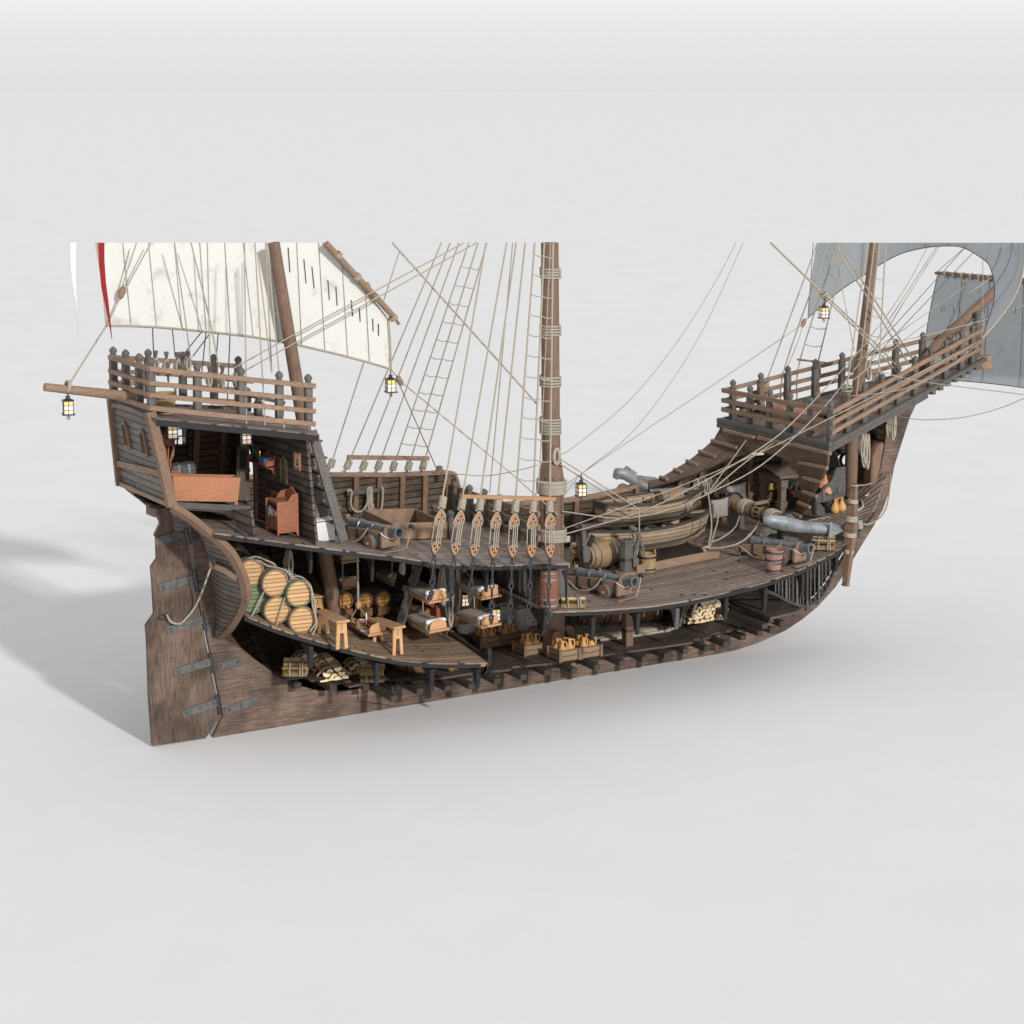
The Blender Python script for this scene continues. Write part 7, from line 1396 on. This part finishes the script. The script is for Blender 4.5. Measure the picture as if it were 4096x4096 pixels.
for k, u in enumerate((2790, 2822, 2842, 2868, 2888, 2908)): tag(coil(onwall(u, 1914, .16), .15, [.52, .4, .36, .5, .4, .46][k], (1, 0, 0), 3, .026, seed=120 + k), f'{"first second third fourth fifth sixth".split()[k]} rope hank on the port wall board under the ramp, from the boats forward', 'rope coil', 'rope hanks on the port wall')
hb0, hb1 = onwall(1388, 1974, .14), onwall(1538, 1958, .14); MB().beam(hb0, hb1, .07, .1).build('hank_board', M['grey_x'], ship, bevel=.01)
wp = [(1388, 1964), (1402, 1960), (1406, 1975), (1403, 2010), (1410, 2035), (1430, 2047), (1455, 2038), (1470, 2005), (1470, 1958), (1480, 1960), (1474, 2030), (1479, 2038), (1485, 2030), (1478, 1958), (1486, 1956), (1488, 2010), (1498, 2040), (1512, 2048), (1526, 2030), (1530, 1990), (1530, 1955), (1524, 1950)]
tag(MB().tube(bez([onwall(u, v, .2) for u, v in wp], 4), .028, 7).build('rope_coil', M['rope']), 'pale rope draped in loops over a board on the port bulwark', 'rope coil')
# ------------------------------------------------------------------ bits on the half deck and knob
finial_post(W(1758, 1900, y=3.0), W(1758, 1862, y=3.0), .16, 'bulwark_knob', M['trim_z'], ship)
for u, v0, v1, y in [(1738, 2017, 2090, 1.1), (1802, 2040, 2150, -.2)]: finial_post(W(u, v1, y=y), W(u, v0, y=y), .16, 'bitt_post', M['grey'], ship)
MB().beam(W(1738, 2048, y=1.0), W(1805, 2075, y=-.2), .08, .09).build('bitt_rail', M['grey_x'], ship, bevel=.01)
MB().path_beam([W(u, v, y=.4) for u, v in [(2070, 2185), (2095, 2178), (2108, 2160), (2112, 2140)]], .1, .06).build('stair_side', M['grey_x'], ship)
# ------------------------------------------------------------------ cabin furniture
q = [W(u, v, y=-1.1) for u, v in [(700, 2005), (952, 2008), (962, 1911), (690, 1905)]]
t = thing('wooden_bunk', 'orange brown wooden box bunk on the stern platform', 'bunk', q[0])
MB().prism(q, (0, .05, 0)).build('front_board', M['orange'], t, bevel=.006)
D_ = V((.03, .34, -.0)); MB().prism([q[3] + V((0, .05, -.02)), q[0] + V((0, .05, 0)), q[0] + D_, q[3] + D_ + V((0, 0, -.02))], (.05, 0, 0)).build('end_board', M['orange'], t); MB().prism([q[2] + V((-.05, .05, -.02)), q[1] + V((-.05, .05, 0)), q[1] + D_ - V((.05, 0, 0)), q[2] + D_ + V((-.05, 0, -.02))], (.05, 0, 0)).build('end_board', M['orange'], t)
MB().prism([p + D_ for p in (q[0], q[1], q[2], q[3])], (0, .05, 0)).build('back_board', M['orange'], t); MB().box((q[0] + q[1]) / 2 + V((0, .2, .15)), ((q[1] - q[0]).length - .15, .26, .12)).build('mattress', M['sack'], t)
MB().prism([q[1] + V((-.08, .0, .0)), q[1], q[1] + V((-.01, 0, -.12)), q[1] + V((-.06, 0, -.12))], (0, .05, 0)).build('leg', M['orange'], t)
t = thing('trunk', 'grey iron bound trunk behind the bunk', 'trunk', W(725, 1895, y=.3)); c = W(727, 1905, y=.35)
MB().box(c, (.5, .36, .3)).build('body', M['chest'], t, bevel=.01); MB().prism([c + V((-.25, y, z)) for y, z in ((-.18, .15), (.18, .15), (.14, .26), (0, .3), (-.14, .26))], (.5, 0, 0)).build('lid', M['chest'], t, bevel=.01)
for dx in (-.12, .1): MB().prism([c + V((dx - .025, y, z)) for y, z in ((-.19, -.15), (-.19, .16), (-.15, .27), (0, .31), (0, .3), (-.14, .25), (-.18, .15), (-.18, -.15))], (.05, 0, 0)).build('strap', M['tub_metal'], t)
t = thing('chair', 'brown high backed wooden chair below the stern cabin lantern', 'chair', W(660, 1890, y=-.1)); yc = -.05
for pts in ([(640, 1738), (655, 1730), (690, 1732), (702, 1742), (697, 1785), (650, 1778)],): MB().prism([W(u, v, y=yc) for u, v in pts], (0, .04, 0)).build('top_rail', M['orange_z'], t, bevel=.006)
for pts in ([(690, 1760), (702, 1745), (697, 1820), (684, 1850), (690, 1905), (682, 1905), (678, 1845), (690, 1800)], [(648, 1760), (656, 1760), (672, 1860), (664, 1860)], [(672, 1778), (677, 1778), (675, 1870), (669, 1870)], [(660, 1778), (664, 1778), (671, 1865), (666, 1865)]): MB().prism([W(u, v, y=yc) for u, v in pts], (0, .04, 0)).build('back_slat', M['orange_z'], t)
MB().prism([W(u, v, y=yc) for u, v in [(655, 1868), (686, 1870), (688, 1882), (655, 1880)]], (0, -.4, 0)).build('seat', M['orange_z'], t)
xw = PX_ - .01
def wl(u, v, o=0): return W(u, v, x=xw - o)
t = thing('wall_shelf', 'brown carved wall shelf on the cabin front', 'shelf', wl(1080, 1840))
s0, s1 = wl(1030, 1834), wl(1104, 1862); MB().hexa([s0 - V((.22, 0, .04)), s1 - V((.22, 0, .04)), s1 - V((0, 0, .04)), s0 - V((0, 0, .04))], [s0 - V((.22, 0, 0)), s1 - V((.22, 0, 0)), s1, s0]).build('board', M['orange_z'], t, bevel=.005)
for s_ in (s0, s1): MB().prism([s_ + V((x, 0, z)) for x, z in ((-.24, -.03), (-.22, .1), (-.1, .12), (0, .24), (0, -.25), (-.06, -.2), (-.1, -.08))], (0, .03, 0)).build('bracket', M['orange_z'], t, bevel=.004)
MB().prism([s0, s1, s1 + V((0, 0, .16)), s0.lerp(s1, .6) + V((0, 0, .24)), s0.lerp(s1, .3) + V((0, 0, .14)), s0 + V((0, 0, .1))], (-.02, 0, 0)).build('back_board', M['orange_z'], t)
for k, (f, m) in enumerate([(.08, 'glass_g'), (.18, 'glass_b'), (.27, 'glass_g'), (.4, 'glass_r')]): tag(MB().lathe([(.001, 0), (.035, 0), (.035, .2), (.014, .26), (.014, .34), (.001, .34)], s0.lerp(s1, f) + V((-.12, 0, 0)), n=10, caps=False).build('bottle', M[m]), ['dark green bottle at the far end of the wall shelf', 'dark blue bottle on the wall shelf', 'dark green bottle between the blue and red ones on the shelf', 'dark red bottle beside the candle on the shelf'][k], 'bottle')
candle('candle on the cabin wall shelf beside the bottles', s0.lerp(s1, .5) + V((-.15, 0, 0)), .2)
for k in range(2): tag(MB().box(s0.lerp(s1, .78) + V((-.14, 0, .045 + .085 * k)), (.2, .27, .08)).build('card_box', M['book'], bevel=.012), ['lower of two pale blue boxes on the wall shelf', 'upper of two pale blue boxes on the wall shelf'][k], 'box', 'pale blue boxes on the shelf')
def picture(label, cs, inner, mat, o=.03):
    t = thing('framed_picture', label, 'picture', cs[0]); ctr = sum(cs, V()) / 4
    for a, b in zip(cs, cs[1:] + cs[:1]): ia, ib = a.lerp(ctr, .22), b.lerp(ctr, .22); MB().hexa([a, b, ib, ia], [p - V((o, 0, 0)) for p in (a, b, ib, ia)]).build('frame', M['orange'], t)
    MB().prism([p.lerp(ctr, .18) - V((.006, 0, 0)) for p in cs], (-.006, 0, 0)).build('canvas', M[mat], t); return t, ctr
pw_, ph_ = .3, .42
c0 = wl(1178, 1806); t, ct = picture('small framed print of a ship hanging by the cabin window', [c0 + V((0, 0, 0)), c0 + V((0, -.29, 0)), c0 + V((0, -.29, -.36)), c0 + V((0, 0, -.36))], None, 'paper')
ik = MB(); b = ct + V((-.014, 0, 0)); ik.prism([b + V((0, y, z)) for y, z in ((.06, -.05), (-.06, -.05), (-.045, -.09), (.045, -.09))], (-.003, 0, 0))
for y, h in ((.03, .06), (0, .1), (-.03, .05)): ik.beam(b + V((-.001, y, -.05)), b + V((-.001, y, h)), .004, .006); 
ik.beam(b + V((-.001, .035, .03)), b + V((-.001, -.035, .03)), .004, .006); ik.build('printed_ship', M['ink'], t)
c0 = wl(1088, 1958); t, ct = picture('large dark framed painting leaning behind the cabinet', [c0, c0 + V((0, -.62, 0)), c0 + V((0, -.62, -.85)), c0 + V((0, 0, -.85))], None, 'paint_dark')
MB().lathe([(.001, 0), (.07, .002), (.001, .006)], ct + V((-.012, .02, .12)), (-1, 0, 0), 14).build('painted_face', M['skin'], t)
cb0 = D3.at(1148, 2148); t = thing('cabinet', 'brown wooden cabinet with jars behind glass before the cabin front', 'cabinet', cb0); w_, d_, h_ = .46, .52, .72
MB().box(cb0 + V((.0, .2, .08 + h_ / 2)), (w_ * .9, d_, h_ - .1)).build('body', M['orange_z'], t, bevel=.01)
for y in (-.07, .47): MB().prism([cb0 + V((x, y, z)) for x, z in ((-.24, 0), (-.2, .1), (.17, .1), (.21, 0), (.24, 0), (.24, .9), (.1, .88), (.0, .74), (-.24, .76))], (0, .03, 0)).build('side_board', M['orange_z'], t, bevel=.006)
MB().prism([cb0 + V((.2, y, z)) for y, z in ((-.05, .7), (.46, .7), (.46, .86), (.2, 1.0), (-.05, .86))], (.03, 0, 0)).build('back_board', M['orange_z'], t)
MB().box(cb0 + V((-.215, .2, .56)), (.012, .42, .28)).build('glass_front', M['glass_pane'], t)
rnd = random.Random(4)
for k in range(6): MB().box(cb0 + V((-.225, .03 + k * .066, .5 + rnd.uniform(-.02, .06))), (.01, .05, rnd.uniform(.1, .18))).build('jar', M[rnd.choice(['pale', 'jug', 'plate', 'white_cloth'])], t)
MB().box(cb0 + V((-.217, .2, .25)), (.012, .38, .2)).build('drawer', M['orange_z'], t, bevel=.004); MB().sphere(cb0 + V((-.23, .2, .27)), .018, 8).build('drawer_knob', M['brass'], t)
q = W(1010, 2080, y=.9); t = thing('desk', 'red brown chest of drawers seen through the cabin doorway', 'desk', q); MB().box(q + V((.35, .2, .0)), (.5, .45, .45)).build('body', M['redbox'], t, bevel=.01)
HORIZON = .752
# ------------------------------------------------------------------ setting and light
fl = MB().grid([[V((x, y, 0)) for x in (-3000, -60, 0, 60, 3000)] for y in (-3000, -60, 0, 60, 3000)]).build('floor', M['floor'])
fl['kind'] = 'structure'
w = bpy.data.worlds.new('World'); scene.world = w; w.use_nodes = True; t = w.node_tree; bg = t.nodes['Background']
tc = t.nodes.new('ShaderNodeTexCoord'); sp = t.nodes.new('ShaderNodeSeparateXYZ'); t.links.new(tc.outputs['Generated'], sp.inputs[0])
mr = t.nodes.new('ShaderNodeValToRGB'); t.links.new(sp.outputs[2], mr.inputs[0]); rp_ = mr.color_ramp
for i, (e, c) in enumerate([(0.0, HORIZON), (.02, .80), (.06, .95), (.25, .72), (.5, .6)]):
    el_ = rp_.elements[i] if i < 2 else rp_.elements.new(e); el_.position = e; el_.color = (c, c, c, 1)
cb = t.nodes.new('ShaderNodeCombineColor')
for i in range(2): t.links.new(mr.outputs[0], cb.inputs[i])
m2 = t.nodes.new('ShaderNodeMath'); m2.operation = 'MULTIPLY'; m2.inputs[1].default_value = 1.015; t.links.new(mr.outputs[0], m2.inputs[0]); t.links.new(m2.outputs[0], cb.inputs[2])
t.links.new(cb.outputs[0], bg.inputs[0]); bg.inputs[1].default_value = 1.0
EL = math.radians(23.5); sd = V((.03, -math.cos(EL), math.sin(EL))).normalized()
ld = bpy.data.lights.new('studio_lamp', 'AREA'); ld.shape = 'DISK'; ld.size = 10000.0; KEY = 2.5; LD = 200000.0
ld.energy = KEY * math.pi * LD * LD; ld.color = (1.0, .98, .95)
lo = bpy.data.objects.new('studio_lamp', ld); COL.objects.link(lo); lo.location = V((9, 0, 4)) + sd * LD
lo.rotation_euler = (-sd).to_track_quat('-Z', 'Y').to_euler()
scene.view_settings.view_transform = 'Standard'; scene.view_settings.look = 'None'; scene.view_settings.exposure = 0; scene.view_settings.gamma = 1
scene.render.engine = 'CYCLES'; scene.cycles.max_bounces = 6; scene.cycles.diffuse_bounces = 3
